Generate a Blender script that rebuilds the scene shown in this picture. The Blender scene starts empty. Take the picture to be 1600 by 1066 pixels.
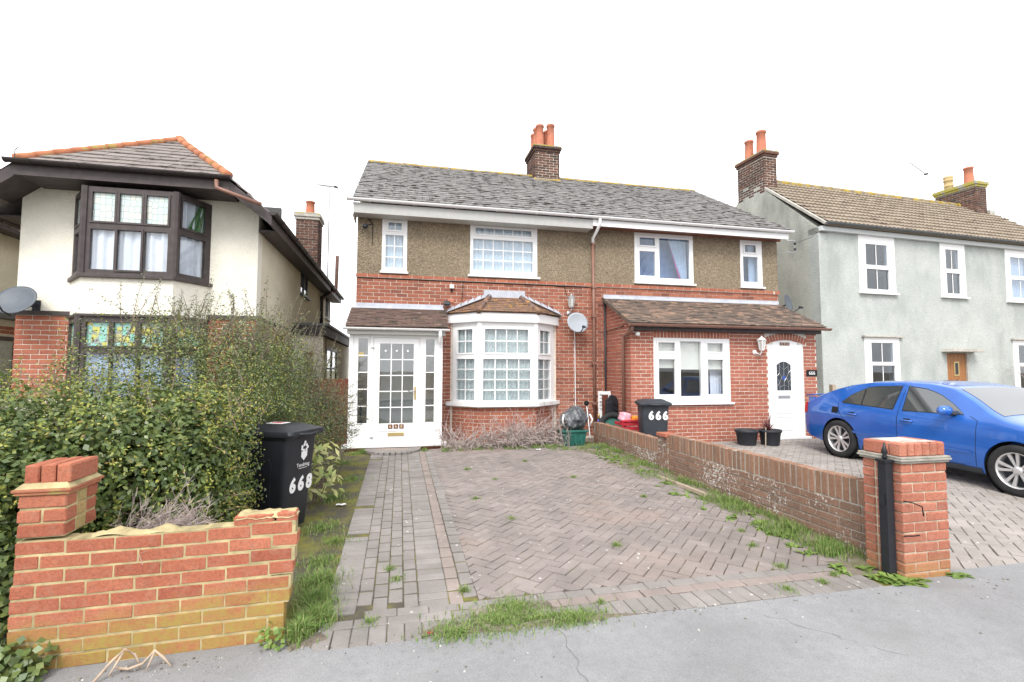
import bpy, bmesh, math, random
import numpy as np
from mathutils import Vector, Matrix
R = math.radians
random.seed(11); rng = np.random.default_rng(11)
S = bpy.context.scene
COL = S.collection

# ------------------------------------------------------------------ camera
YAW, PITCH, ROLL, FPX, CAMH = R(12.7), R(3.35), R(.15), 776.0, 1.45
fw = Vector((math.sin(YAW)*math.cos(PITCH), math.cos(YAW)*math.cos(PITCH), math.sin(PITCH)))
rt = Vector((math.cos(YAW), -math.sin(YAW), 0)); up = rt.cross(fw)
rt, up = rt*math.cos(ROLL)+up*math.sin(ROLL), up*math.cos(ROLL)-rt*math.sin(ROLL)
CAM = Vector((0, 0, CAMH))
cd = bpy.data.cameras.new('camera'); cam = bpy.data.objects.new('camera', cd); COL.objects.link(cam)
cd.sensor_width = 36; cd.lens = FPX/1600*36; cd.clip_start = .05; cd.clip_end = 2000
m = Matrix((rt, up, -fw)).transposed().to_4x4(); m.translation = CAM; cam.matrix_world = m
S.camera = cam

# ------------------------------------------------------------------ light: bright overcast day
SUN_EL, SUN_AZ = R(48), R(205)     # azimuth clockwise from +Y: behind the camera, a little to the left
w = bpy.data.worlds.new('World'); S.world = w; w.use_nodes = True
nt = w.node_tree; nt.nodes.clear()
sky = nt.nodes.new('ShaderNodeTexSky'); sky.sky_type = 'NISHITA'; sky.sun_disc = False
sky.sun_elevation = SUN_EL; sky.sun_rotation = SUN_AZ; sky.air_density = 1.0; sky.dust_density = 3.0
hs = nt.nodes.new('ShaderNodeHueSaturation'); hs.inputs['Saturation'].default_value = .15
mx = nt.nodes.new('ShaderNodeMix'); mx.data_type = 'RGBA'; mx.inputs['Factor'].default_value = .7
mx.inputs['B'].default_value = (10.0, 10.1, 10.4, 1)       # even white cloud layer over the clear sky
bg = nt.nodes.new('ShaderNodeBackground'); bg.inputs['Strength'].default_value = .1
wo = nt.nodes.new('ShaderNodeOutputWorld')
nt.links.new(sky.outputs[0], hs.inputs['Color']); nt.links.new(hs.outputs[0], mx.inputs['A'])
nt.links.new(mx.outputs['Result'], bg.inputs['Color']); nt.links.new(bg.outputs[0], wo.inputs['Surface'])
sl = bpy.data.lights.new('sun', 'SUN'); sl.energy = 1.3; sl.angle = R(22); sl.color = (1, .965, .91)
so = bpy.data.objects.new('sun', sl); COL.objects.link(so)
sd = Vector((math.sin(SUN_AZ)*math.cos(SUN_EL), math.cos(SUN_AZ)*math.cos(SUN_EL), math.sin(SUN_EL)))
so.rotation_euler = sd.to_track_quat('Z', 'Y').to_euler(); so.location = (-6, -20, 20)
vs = S.view_settings; vs.view_transform = 'Standard'; vs.look = 'None'; vs.gamma = 1
vs.exposure = 1.22

# ------------------------------------------------------------------ helpers
def gz(y):                      # the plots fall gently from the houses to the street
    return -.13 if y <= 3.15 else 0. if y >= 9.2 else -.13+.13*(y-3.15)/6.05

def srgb(*c):
    c = [x/255 for x in c]
    return tuple(x/12.92 if x <= .04045 else ((x+.055)/1.055)**2.4 for x in c)

class NT:
    def __init__(s, name):
        s.mat = bpy.data.materials.new(name); s.mat.use_nodes = True
        s.n = s.mat.node_tree.nodes; s.l = s.mat.node_tree.links
        s.b = s.n['Principled BSDF']; s.out = s.n['Material Output']
        s.b.inputs['Roughness'].default_value = .85
        s.b.inputs['Specular IOR Level'].default_value = .3
    def new(s, t, **k):
        n = s.n.new('ShaderNode'+t)
        for a, v in k.items():
            if hasattr(n, a): setattr(n, a, v)
            else: n.inputs[a].default_value = v
        return n
    def pos(s, scale=None):
        g = s.new('NewGeometry')
        if scale is None: return g.outputs['Position']
        mp = s.new('Mapping'); mp.inputs['Scale'].default_value = scale
        s.l.new(g.outputs['Position'], mp.inputs['Vector']); return mp.outputs[0]
    def noise(s, sc, det=3, rough=.55, vec=None, scale=None):
        n = s.new('TexNoise'); n.inputs['Scale'].default_value = sc; n.inputs['Detail'].default_value = det
        n.inputs['Roughness'].default_value = rough
        s.l.new(vec or s.pos(scale), n.inputs['Vector']); return n.outputs['Fac']
    def vor(s, sc, feature='F1', rand=1):
        n = s.new('TexVoronoi'); n.feature = feature; n.inputs['Scale'].default_value = sc
        n.inputs['Randomness'].default_value = rand
        s.l.new(s.pos(), n.inputs['Vector']); return n.outputs
    def island(s):              # one random number per piece, whether it is an object of its own or an island
        g = s.new('NewGeometry'); o = s.new('ObjectInfo')
        a = s.math('ADD', g.outputs['Random Per Island'], o.outputs['Random']); return s.math('FRACT', a)
    def math(s, op, a, b=0.5, c=None):
        n = s.new('Math'); n.operation = op
        for i, v in enumerate((a, b) if c is None else (a, b, c)):
            if hasattr(v, 'node'): s.l.new(v, n.inputs[i])
            else: n.inputs[i].default_value = v
        return n.outputs[0]
    def ramp(s, fac, stops, interp='LINEAR'):
        n = s.new('ValToRGB'); cr = n.color_ramp; cr.interpolation = interp
        while len(cr.elements) < len(stops): cr.elements.new(.5)
        for e, (p, c) in zip(cr.elements, stops):
            e.position = p; e.color = (*c, 1) if len(c) == 3 else c
        s.l.new(fac, n.inputs['Fac']); return n.outputs['Color']
    def mask(s, fac, lo, hi):
        n = s.new('MapRange'); n.inputs['From Min'].default_value = lo; n.inputs['From Max'].default_value = hi
        s.l.new(fac, n.inputs['Value']); return n.outputs[0]
    def mix(s, f, a, b, mode='MIX'):
        n = s.new('Mix'); n.data_type = 'RGBA'; n.blend_type = mode
        for k, v in (('Factor', f), ('A', a), ('B', b)):
            i = n.inputs[k]
            if hasattr(v, 'node'): s.l.new(v, i)
            elif k == 'Factor': i.default_value = v
            else: i.default_value = (*v, 1)
        return n.outputs['Result']
    def color(s, c):
        if hasattr(c, 'node'): s.l.new(c, s.b.inputs['Base Color'])
        else: s.b.inputs['Base Color'].default_value = (*c, 1)
        return s
    def bump(s, h, strength=.4, dist=.01):
        n = s.new('Bump'); n.inputs['Strength'].default_value = strength; n.inputs['Distance'].default_value = dist
        s.l.new(h, n.inputs['Height']); s.l.new(n.outputs[0], s.b.inputs['Normal']); return s
    def set(s, **k):
        for a, v in k.items(): s.b.inputs[a.replace('_', ' ')].default_value = v
        return s

M = {}
def plain(name, col, rough=.6, spec=.4, metal=0, var=.12, bump=0, sc=9):
    t = NT(name); n = t.noise(sc, 4)
    t.color(t.ramp(n, [(.3, tuple(x*(1-var) for x in col)), (.7, tuple(min(1, x*(1+var)) for x in col))]))
    t.set(Roughness=rough, Specular_IOR_Level=spec, Metallic=metal)
    if bump: t.bump(t.noise(sc*12, 3), bump, .004)
    M[name] = t.mat; return t

def brick_mat(name, cols, stain=None, stain_z=None, flakes=False, soot=0):
    t = NT(name); i = t.island()
    st = [(k/(len(cols)-1), c) for k, c in enumerate(cols)]
    c = t.ramp(i, st)
    n = t.noise(38, 5, .65); c = t.mix(t.mask(n, .35, .75), c, tuple(x*.62 for x in cols[0]), 'MIX') if soot else c
    n2 = t.noise(75, 5, .8); c = t.mix(.85, c, t.ramp(n2, [(.28, (.50, .50, .52)), (.5, (1, 1, 1)), (.72, (1.35, 1.30, 1.26))]), 'MULTIPLY')
    nb = t.noise(17, 5, .7); c = t.mix(t.math('MULTIPLY', t.mask(nb, .50, .70), .25), c, (.42, .30, .22))
    n3 = t.noise(2.1, 3); c = t.mix(.5, c, t.ramp(n3, [(.3, (.8, .78, .78)), (.7, (1.15, 1.12, 1.1))]), 'MULTIPLY')
    if stain:                     # green-yellow algae low on the wall
        sep = t.new('SeparateXYZ'); t.l.new(t.pos(), sep.inputs[0])
        nn = t.noise(2.6, 4, .6)
        xx = t.math('MULTIPLY', sep.outputs['X'], stain_z[2])
        h = t.math('ADD', t.math('MULTIPLY_ADD', nn, .36, sep.outputs['Z']), xx)
        f = t.mask(h, stain_z[1], stain_z[0])
        f = t.math('MULTIPLY', t.math('MULTIPLY', f, t.mask(t.noise(30, 4, .7), .1, .6)), t.mask(t.noise(7, 4, .7), .25, .5))
        c = t.mix(f, c, t.mix(t.noise(5, 3), stain, tuple(x*.7 for x in stain)))
    if flakes:                    # the remains of white paint
        nn = t.noise(26, 6, .75); n4 = t.noise(1.7, 2)
        f = t.mask(t.math('ADD', nn, t.math('MULTIPLY', n4, .45)), .80, .88)
        c = t.mix(f, c, (.62, .61, .58))
    t.color(c); t.set(Roughness=.93, Specular_IOR_Level=.15)
    t.bump(t.noise(110, 5, .8), .8, .006); M[name] = t.mat; return t

brick_mat('brick_red', [(.17, .066, .047), (.32, .117, .074), (.26, .092, .062), (.37, .143, .09), (.20, .078, .057), (.33, .122, .078)])
brick_mat('brick_new', [(.29, .10, .07), (.37, .134, .092), (.33, .115, .08), (.395, .148, .102)])
brick_mat('brick_front', [(.31, .10, .062), (.41, .145, .086), (.36, .122, .074), (.43, .16, .098)], (.40, .29, .085), (.35, .50, -.085))
brick_mat('brick_algae', [(.40, .33, .15), (.43, .31, .14), (.38, .30, .13)])
brick_mat('brick_pillar', [(.34, .125, .082), (.42, .165, .112), (.37, .14, .094), (.44, .185, .125), (.31, .115, .08)], (.40, .27, .09), (.0, .26, 0.0))
plain('mortar_buff', (.44, .37, .28), .95, .1, var=.3, bump=.5, sc=10)
brick_mat('brick_brown', [(.25, .15, .10), (.30, .17, .115), (.22, .14, .10), (.33, .19, .13)])
brick_mat('brick_flaky', [(.22, .135, .10), (.26, .16, .115), (.19, .13, .10)], flakes=True)
brick_mat('brick_dark', [(.065, .042, .036), (.115, .058, .046), (.055, .042, .04), (.15, .072, .053), (.08, .055, .05)])
brick_mat('brick_orange', [(.30, .10, .066), (.38, .14, .09), (.34, .118, .076), (.40, .15, .095)])
plain('mortar', (.57, .50, .43), .95, .1, var=.18, bump=.4, sc=14)
plain('mortar_pale', (.61, .56, .48), .95, .1, var=.18, bump=.4, sc=14)
plain('mortar_yellow', (.39, .325, .18), .95, .1, var=.35, bump=.5, sc=10)
plain('mortar_grey', (.33, .31, .27), .95, .1, var=.25, bump=.5, sc=10)

def roughcast(name, cols, sc=60, bump=.9, blot=None, dist=.012):
    t = NT(name); v = t.vor(sc)
    sep = t.new('SeparateColor'); t.l.new(v['Color'], sep.inputs[0])
    c = t.ramp(sep.outputs[0], [(k/(len(cols)-1), x) for k, x in enumerate(cols)])
    c = t.mix(.6, c, t.ramp(t.noise(1.3, 5, .6), [(.3, (.82, .82, .8)), (.7, (1.15, 1.14, 1.12))]), 'MULTIPLY')
    if blot:
        st = t.noise(1.0, 5, .62, scale=(1.2, 1.2, .55)); c = t.mix(t.mask(st, .48, .72), c, blot)
    t.color(c); t.set(Roughness=.95, Specular_IOR_Level=.1); t.bump(v['Distance'], bump, dist); M[name] = t.mat

roughcast('pebbledash', [(.16, .128, .09), (.265, .215, .155), (.215, .174, .122), (.33, .272, .20), (.185, .15, .104), (.28, .227, .163)], 40, 1.0, dist=.016)
roughcast('render_cream', [(.76, .735, .645), (.80, .775, .69), (.78, .755, .67)], 42, .6, dist=.012)
roughcast('render_pale', [(.385, .415, .40), (.455, .48, .465), (.42, .445, .43)], 36, .6, (.30, .325, .31), .014)
roughcast('render_gable', [(.40, .41, .37), (.47, .48, .44), (.44, .45, .41)], 40, .5, (.25, .26, .235), .012)
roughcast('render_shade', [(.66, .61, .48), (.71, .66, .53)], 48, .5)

def tile_mat(name, cols, blot=None, lichen=None, bl=(.56, .63), sc=5.5, li=(.62, .68)):
    t = NT(name); i = t.island()
    c = t.ramp(i, [(k/(len(cols)-1), x) for k, x in enumerate(cols)])
    c = t.mix(.6, c, t.ramp(t.noise(22, 5, .7), [(.25, (.7, .7, .7)), (.75, (1.25, 1.25, 1.25))]), 'MULTIPLY')
    if blot: c = t.mix(t.mask(t.noise(sc, 5, .6, scale=(.75, 1, 1)), *bl), c, blot)
    if lichen: c = t.mix(t.mask(t.noise(7.3, 6, .7), *li), c, lichen)
    t.color(c); t.set(Roughness=.95, Specular_IOR_Level=.12); t.bump(t.noise(70, 4, .7), .5, .005); M[name] = t.mat
tile_mat('tile_grey', [(.185, .178, .175), (.215, .207, .203), (.20, .193, .19), (.235, .226, .22), (.175, .168, .165)], (.055, .05, .046), (.34, .33, .30), (.525, .58), 7.0)
tile_mat('tile_hip', [(.19, .165, .155), (.235, .205, .19), (.21, .185, .175), (.25, .22, .205)], (.11, .095, .085), (.42, .41, .38))
tile_mat('tile_brown', [(.12, .086, .074), (.165, .112, .094), (.135, .096, .085), (.20, .135, .11)], (.09, .075, .06), (.36, .31, .27))
tile_mat('tile_bay', [(.20, .12, .085), (.25, .155, .11), (.18, .12, .09)], (.13, .105, .075), (.48, .25, .05), li=(.56, .66))
tile_mat('tile_plain', [(.125, .10, .086), (.18, .138, .112), (.15, .118, .10), (.34, .23, .17), (.115, .098, .088), (.235, .165, .13)], (.10, .085, .075), (.36, .30, .25))
tile_mat('tile_concrete', [(.235, .195, .15), (.28, .235, .185), (.255, .21, .165)], (.15, .11, .095), (.36, .33, .26), (.60, .68), 3)
tile_mat('terracotta', [(.40, .155, .085), (.45, .19, .105), (.35, .14, .085)], (.36, .28, .10), None, (.55, .62), 7)
tile_mat('ridge_lichen', [(.22, .19, .15), (.27, .23, .17)], (.38, .27, .055), None, (.45, .55), 6)
tile_mat('pot_clay', [(.46, .17, .11), (.50, .20, .13)], (.36, .16, .11), None)
tile_mat('pot_buff', [(.52, .40, .22), (.50, .38, .2)], (.36, .27, .15), None)
tile_mat('flaunching', [(.30, .30, .27), (.34, .33, .29)], (.34, .30, .07), None, (.42, .52), 6)
t = NT('lead'); t.color(t.ramp(t.noise(6, 5, .7), [(.3, (.36, .38, .43)), (.7, (.52, .545, .60))])); t.set(Roughness=.6, Metallic=.15); M['lead'] = t.mat
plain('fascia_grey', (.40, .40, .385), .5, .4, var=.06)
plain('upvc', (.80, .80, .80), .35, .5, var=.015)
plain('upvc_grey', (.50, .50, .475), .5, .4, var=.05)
plain('white_paint', (.76, .76, .75), .45, .4, var=.04)
plain('fascia_pale', (.58, .61, .61), .6, .3, var=.05)
plain('brown_plastic', (.22, .115, .085), .5, .4, var=.12)
plain('dark_wood', (.062, .050, .049), .55, .35, var=.25)
plain('dark_gutter', (.035, .028, .028), .45, .4, var=.2)
plain('grey_gutter', (.10, .11, .115), .5, .4, var=.2)
plain('black_plastic', (.014, .016, .021), .42, .45, var=.15, bump=.15)
plain('bin_grey', (.030, .036, .045), .5, .4, var=.15, bump=.15)
plain('black_matt', (.016, .016, .017), .8, .2, var=.2)
plain('rubber', (.028, .028, .029), .85, .2, var=.25)
plain('steel', (.45, .45, .46), .35, .5, .7, .08)
plain('brass', (.50, .38, .17), .35, .5, .6, .1)
plain('bronze_tile', (.13, .045, .03), .4, .5, 0, .2)
plain('white_print', (.78, .78, .78), .6, .3, var=.02)
plain('gold_print', (.70, .60, .38), .6, .3, var=.02)
plain('grey_dish', (.33, .355, .39), .5, .4, var=.06)
plain('dark_dish', (.085, .10, .12), .5, .4, var=.1)
plain('green_plastic', (.018, .105, .085), .5, .4, var=.2)
plain('red_plastic', (.46, .03, .045), .45, .4, var=.12)
plain('pot_plastic', (.030, .033, .04), .6, .3, var=.15)
plain('soil', (.085, .06, .042), .95, .1, var=.5, bump=.8, sc=30)
plain('concrete', (.42, .40, .36), .95, .1, var=.2, bump=.5, sc=8)
plain('room_dark', (.10, .10, .10), .9, .1)
t = NT('door_oak'); c = t.ramp(t.noise(9, 5, .6, scale=(14, 14, .7)), [(.3, (.20, .085, .03)), (.7, (.42, .19, .07))]); t.color(c); t.set(Roughness=.5); M['door_oak'] = t.mat
t = NT('fence_wood'); c = t.ramp(t.noise(7, 5, .6, scale=(14, 14, .7)), [(.3, (.09, .03, .02)), (.7, (.19, .065, .04))]); t.color(c); M['fence_wood'] = t.mat
t = NT('weathered_timber'); c = t.ramp(t.noise(7, 5, .6, scale=(12, 1, 12)), [(.3, (.25, .19, .14)), (.7, (.50, .42, .33))]); t.color(c); M['weathered_timber'] = t.mat
t = NT('curtain_net'); c = t.ramp(t.noise(45, 4, .7), [(.35, (.40, .49, .58)), (.7, (.60, .67, .75))]); t.color(c); t.set(Roughness=.9); M['curtain_net'] = t.mat
plain('curtain_lace', (.40, .455, .465), .9, .1, var=.35, sc=45)
plain('curtain_white', (.66, .69, .77), .9, .1, var=.05)
plain('curtain_pink', (.75, .10, .35), .9, .1, var=.1)
plain('curtain_green', (.10, .20, .09), .9, .1, var=.4, sc=30)
plain('blind_cream', (.62, .62, .58), .9, .1, var=.04)
plain('bark', (.20, .155, .125), .95, .1, var=.35, bump=.6, sc=20)
plain('dead_twig', (.36, .30, .28), .95, .1, var=.35, sc=20)
plain('pale_root', (.42, .33, .25), .9, .1, var=.25, sc=20)

def glass_mat(name, tint=(.93, .96, .95), refl=1.0, rough=.0, ior=1.5):
    t = NT(name); t.n.remove(t.b)
    tr = t.new('BsdfTransparent'); tr.inputs['Color'].default_value = (*tint, 1)
    gl = t.new('BsdfGlossy'); gl.inputs['Roughness'].default_value = rough
    fr = t.new('Fresnel'); t.l.new(t.math('MULTIPLY_ADD', t.new('NewGeometry').outputs['Backfacing'], 1/ior-ior, ior), fr.inputs['IOR'])
    f = t.math('MULTIPLY', fr.outputs[0], refl); ms = t.new('MixShader')
    nb = t.new('Bump'); nb.inputs['Strength'].default_value = .04; nb.inputs['Distance'].default_value = .02
    t.l.new(t.noise(1.6, 2), nb.inputs['Height']); t.l.new(nb.outputs[0], gl.inputs['Normal'])
    t.l.new(f, ms.inputs[0]); t.l.new(tr.outputs[0], ms.inputs[1]); t.l.new(gl.outputs[0], ms.inputs[2])
    t.l.new(ms.outputs[0], t.out.inputs[0]); M[name] = t.mat
glass_mat('glass', (.975, .99, .995), 1.3)
glass_mat('glass_strong', (.82, .88, .93), 1.7)
glass_mat('porch_glass', (.95, .975, .985), 3.2)
glass_mat('car_glass', (.22, .25, .26), 2.4)
glass_mat('screen_glass', (.45, .50, .52), 3.2)

def stained(name, cols, sc):
    t = NT(name); mp = t.new('Mapping'); mp.inputs['Scale'].default_value = (sc, sc, sc*.8)
    t.l.new(t.pos(), mp.inputs[0])
    v = t.new('TexVoronoi'); v.inputs['Scale'].default_value = 1; v.distance = 'CHEBYCHEV'; v.inputs['Randomness'].default_value = .35
    t.l.new(mp.outputs[0], v.inputs['Vector'])
    sp = t.new('SeparateColor'); t.l.new(v.outputs['Color'], sp.inputs[0])
    c = t.ramp(sp.outputs[0], [(k/len(cols), x) for k, x in enumerate(cols)], 'CONSTANT')
    v2 = t.new('TexVoronoi'); v2.feature = 'DISTANCE_TO_EDGE'; v2.inputs['Scale'].default_value = 1; v2.inputs['Randomness'].default_value = .35; t.l.new(mp.outputs[0], v2.inputs['Vector'])
    c = t.mix(t.mask(v2.outputs['Distance'], .05, .02), c, (.25, .27, .27))
    t.color(c); t.set(Roughness=.12, Specular_IOR_Level=.6); M[name] = t.mat
stained('stained_pale', [(.52, .62, .58), (.58, .64, .58), (.50, .62, .60), (.60, .63, .55), (.54, .62, .62)], 13)
stained('stained_bright', [(.22, .50, .42), (.50, .45, .08), (.24, .52, .46), (.30, .55, .50), (.46, .46, .10), (.20, .46, .40)], 10)

# pavers, ground
def paver_mat(name, cols, patch=None, pm=(.5, .62)):
    t = NT(name); i = t.island()
    c = t.ramp(i, [(k/(len(cols)-1), x) for k, x in enumerate(cols)])
    if patch: c = t.mix(t.mask(t.noise(.62, 4, .6), *pm), c, t.mix(i, patch, tuple(x*.86 for x in patch)))
    c = t.mix(.5, c, t.ramp(t.noise(150, 3, .7), [(.3, (.72, .72, .72)), (.7, (1.22, 1.22, 1.22))]), 'MULTIPLY')
    c = t.mix(.55, c, t.ramp(t.noise(3.1, 5, .65), [(.32, (.70, .70, .68)), (.68, (1.18, 1.16, 1.15))]), 'MULTIPLY')
    sp = t.vor(9); c = t.mix(t.math('MULTIPLY', t.mask(sp['Distance'], .11, .08), t.mask(t.noise(1.9, 3), .42, .56)), c, (.58, .57, .55))
    dk = t.noise(1.1, 5, .7); c = t.mix(t.math('MULTIPLY', t.mask(dk, .52, .70), .5), c, (.13, .12, .105))     # lichen dots
    t.color(c); t.set(Roughness=.95, Specular_IOR_Level=.12); t.bump(t.noise(190, 3, .7), .5, .003); M[name] = t.mat
paver_mat('paver_field', [(.215, .188, .178), (.255, .222, .208), (.23, .20, .19), (.275, .24, .225)], (.315, .245, .21), (.54, .74))
paver_mat('paver_grey', [(.215, .20, .19), (.25, .232, .22), (.23, .212, .20), (.27, .25, .24)])
paver_mat('paver_pink', [(.25, .212, .195), (.285, .24, .22), (.265, .222, .205)])
paver_mat('paver_drive', [(.29, .265, .245), (.33, .30, .28), (.30, .275, .255)])
t = NT('joint_moss'); n = t.noise(3.2, 5, .65)
t.color(t.mix(t.mask(n, .42, .62), (.075, .066, .05), (.16, .15, .03))); t.bump(t.noise(60, 4), .6, .01); M['joint_moss'] = t.mat
t = NT('joint_grey'); t.color(t.ramp(t.noise(8, 4), [(.3, (.10, .095, .085)), (.7, (.17, .16, .145))])); M['joint_grey'] = t.mat
t = NT('asphalt'); c = t.ramp(t.noise(240, 3, .8), [(.25, (.135, .136, .14)), (.5, (.24, .241, .245)), (.8, (.385, .386, .39))])
c = t.mix(.7, c, t.ramp(t.noise(1.4, 5, .6), [(.3, (.82, .82, .83)), (.7, (1.12, 1.12, 1.12))]), 'MULTIPLY')
c = t.mix(t.math('MULTIPLY', t.mask(t.noise(3.5, 6, .75), .52, .72), .55), c, (.19, .185, .18)); c = t.mix(.6, c, t.ramp(t.noise(14, 5, .7), [(.3, (.85, .85, .85)), (.7, (1.12, 1.12, 1.12))]), 'MULTIPLY')
sp = t.vor(5.0); c = t.mix(t.mask(sp['Distance'], .035, .02), c, (.66, .65, .62))
t.color(c); t.set(Roughness=.92, Specular_IOR_Level=.2); t.bump(t.noise(260, 3, .8), .55, .004); M['asphalt'] = t.mat
t = NT('road_tar'); t.color(t.ramp(t.noise(150, 3, .8), [(.3, (.045, .045, .047)), (.7, (.09, .09, .092))])); M['road_tar'] = t.mat
t = NT('earth'); n = t.noise(5, 6, .7); c = t.ramp(n, [(.3, (.11, .09, .07)), (.55, (.20, .17, .135)), (.75, (.28, .245, .20))])
c = t.mix(t.math('MULTIPLY', t.mask(t.noise(1.5, 4), .52, .70), .7), c, (.12, .125, .05)); t.color(c); t.bump(t.noise(30, 5, .7), .9, .02); M['earth'] = t.mat
t = NT('field_green'); t.color(t.ramp(t.noise(2.5, 5), [(.3, (.05, .085, .022)), (.7, (.10, .13, .04))])); M['field_green'] = t.mat

def leaf_mat(name, cols, rough=.45, spec=.4):
    t = NT(name); i = t.island(); c = t.ramp(i, [(k/(len(cols)-1), x) for k, x in enumerate(cols)])
    t.color(c); t.set(Roughness=rough, Specular_IOR_Level=spec)
    if 'Transmission Weight' in t.b.inputs: pass
    tl = t.new('BsdfTranslucent'); t.l.new(c, tl.inputs['Color']); ms = t.new('MixShader'); ms.inputs[0].default_value = .22
    t.l.new(t.b.outputs[0], ms.inputs[1]); t.l.new(tl.outputs[0], ms.inputs[2]); t.l.new(ms.outputs[0], t.out.inputs[0]); M[name] = t.mat
leaf_mat('leaf_dark', [(.06, .105, .034), (.11, .165, .046), (.155, .21, .055), (.08, .125, .045), (.20, .24, .062), (.075, .12, .04)], .36, .5)
leaf_mat('leaf_yellow', [(.22, .27, .045), (.31, .34, .06), (.40, .36, .08), (.19, .25, .04), (.42, .29, .11)])
leaf_mat('leaf_greygreen', [(.13, .155, .085), (.18, .205, .115), (.15, .17, .105), (.23, .235, .145), (.11, .135, .07)], .6, .3)
leaf_mat('leaf_fresh', [(.10, .18, .035), (.16, .25, .05), (.22, .30, .075), (.13, .21, .045)], .5)
leaf_mat('leaf_laurel', [(.34, .38, .10), (.48, .47, .19), (.24, .31, .08), (.54, .50, .25)], .35)
leaf_mat('grass_blade', [(.10, .19, .04), (.155, .265, .06), (.21, .31, .085), (.31, .31, .14), (.125, .23, .05)], .6, .25)
leaf_mat('cordyline', [(.09, .025, .03), (.14, .035, .04), (.11, .05, .045)], .4)
leaf_mat('dry_leaf', [(.22, .15, .08), (.16, .10, .06), (.28, .20, .12)], .8, .2)
# ------------------------------------------------------------------ geometry helpers
WM = {}
Zv = Vector((0, 0, 1))
def root(name, label, cat, loc=(0, 0, 0), rz=0, group=None):
    o = bpy.data.objects.new(name, None); o.empty_display_size = .2; COL.objects.link(o)
    o.location = loc; o.rotation_euler = (0, 0, rz); o['label'] = label; o['category'] = cat
    if group: o['group'] = group
    WM[o.name] = Matrix.Translation(loc) @ Matrix.Rotation(rz, 4, 'Z'); return o
def tag(o, label=None, cat=None, group=None, kind=None):
    for k, v in (('label', label), ('category', cat), ('group', group), ('kind', kind)):
        if v: o[k] = v
    return o
def wm(o): return WM[o.name] if o else Matrix.Identity(4)
def mkobj(name, mesh, mat, parent):
    if mat and not mesh.materials: mesh.materials.append(M[mat])
    o = bpy.data.objects.new(name, mesh); COL.objects.link(o); o.parent = parent
    WM[o.name] = wm(parent); return o

class Fr:                      # a wall frame: o + e*s + z + n*d, n points out of the wall
    def __init__(s, o, e, n): s.o = Vector(o); s.e = Vector(e).normalized(); s.n = Vector(n).normalized()
    def p(s, a, z, d=0): return s.o+s.e*a+Zv*z+s.n*d

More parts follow.
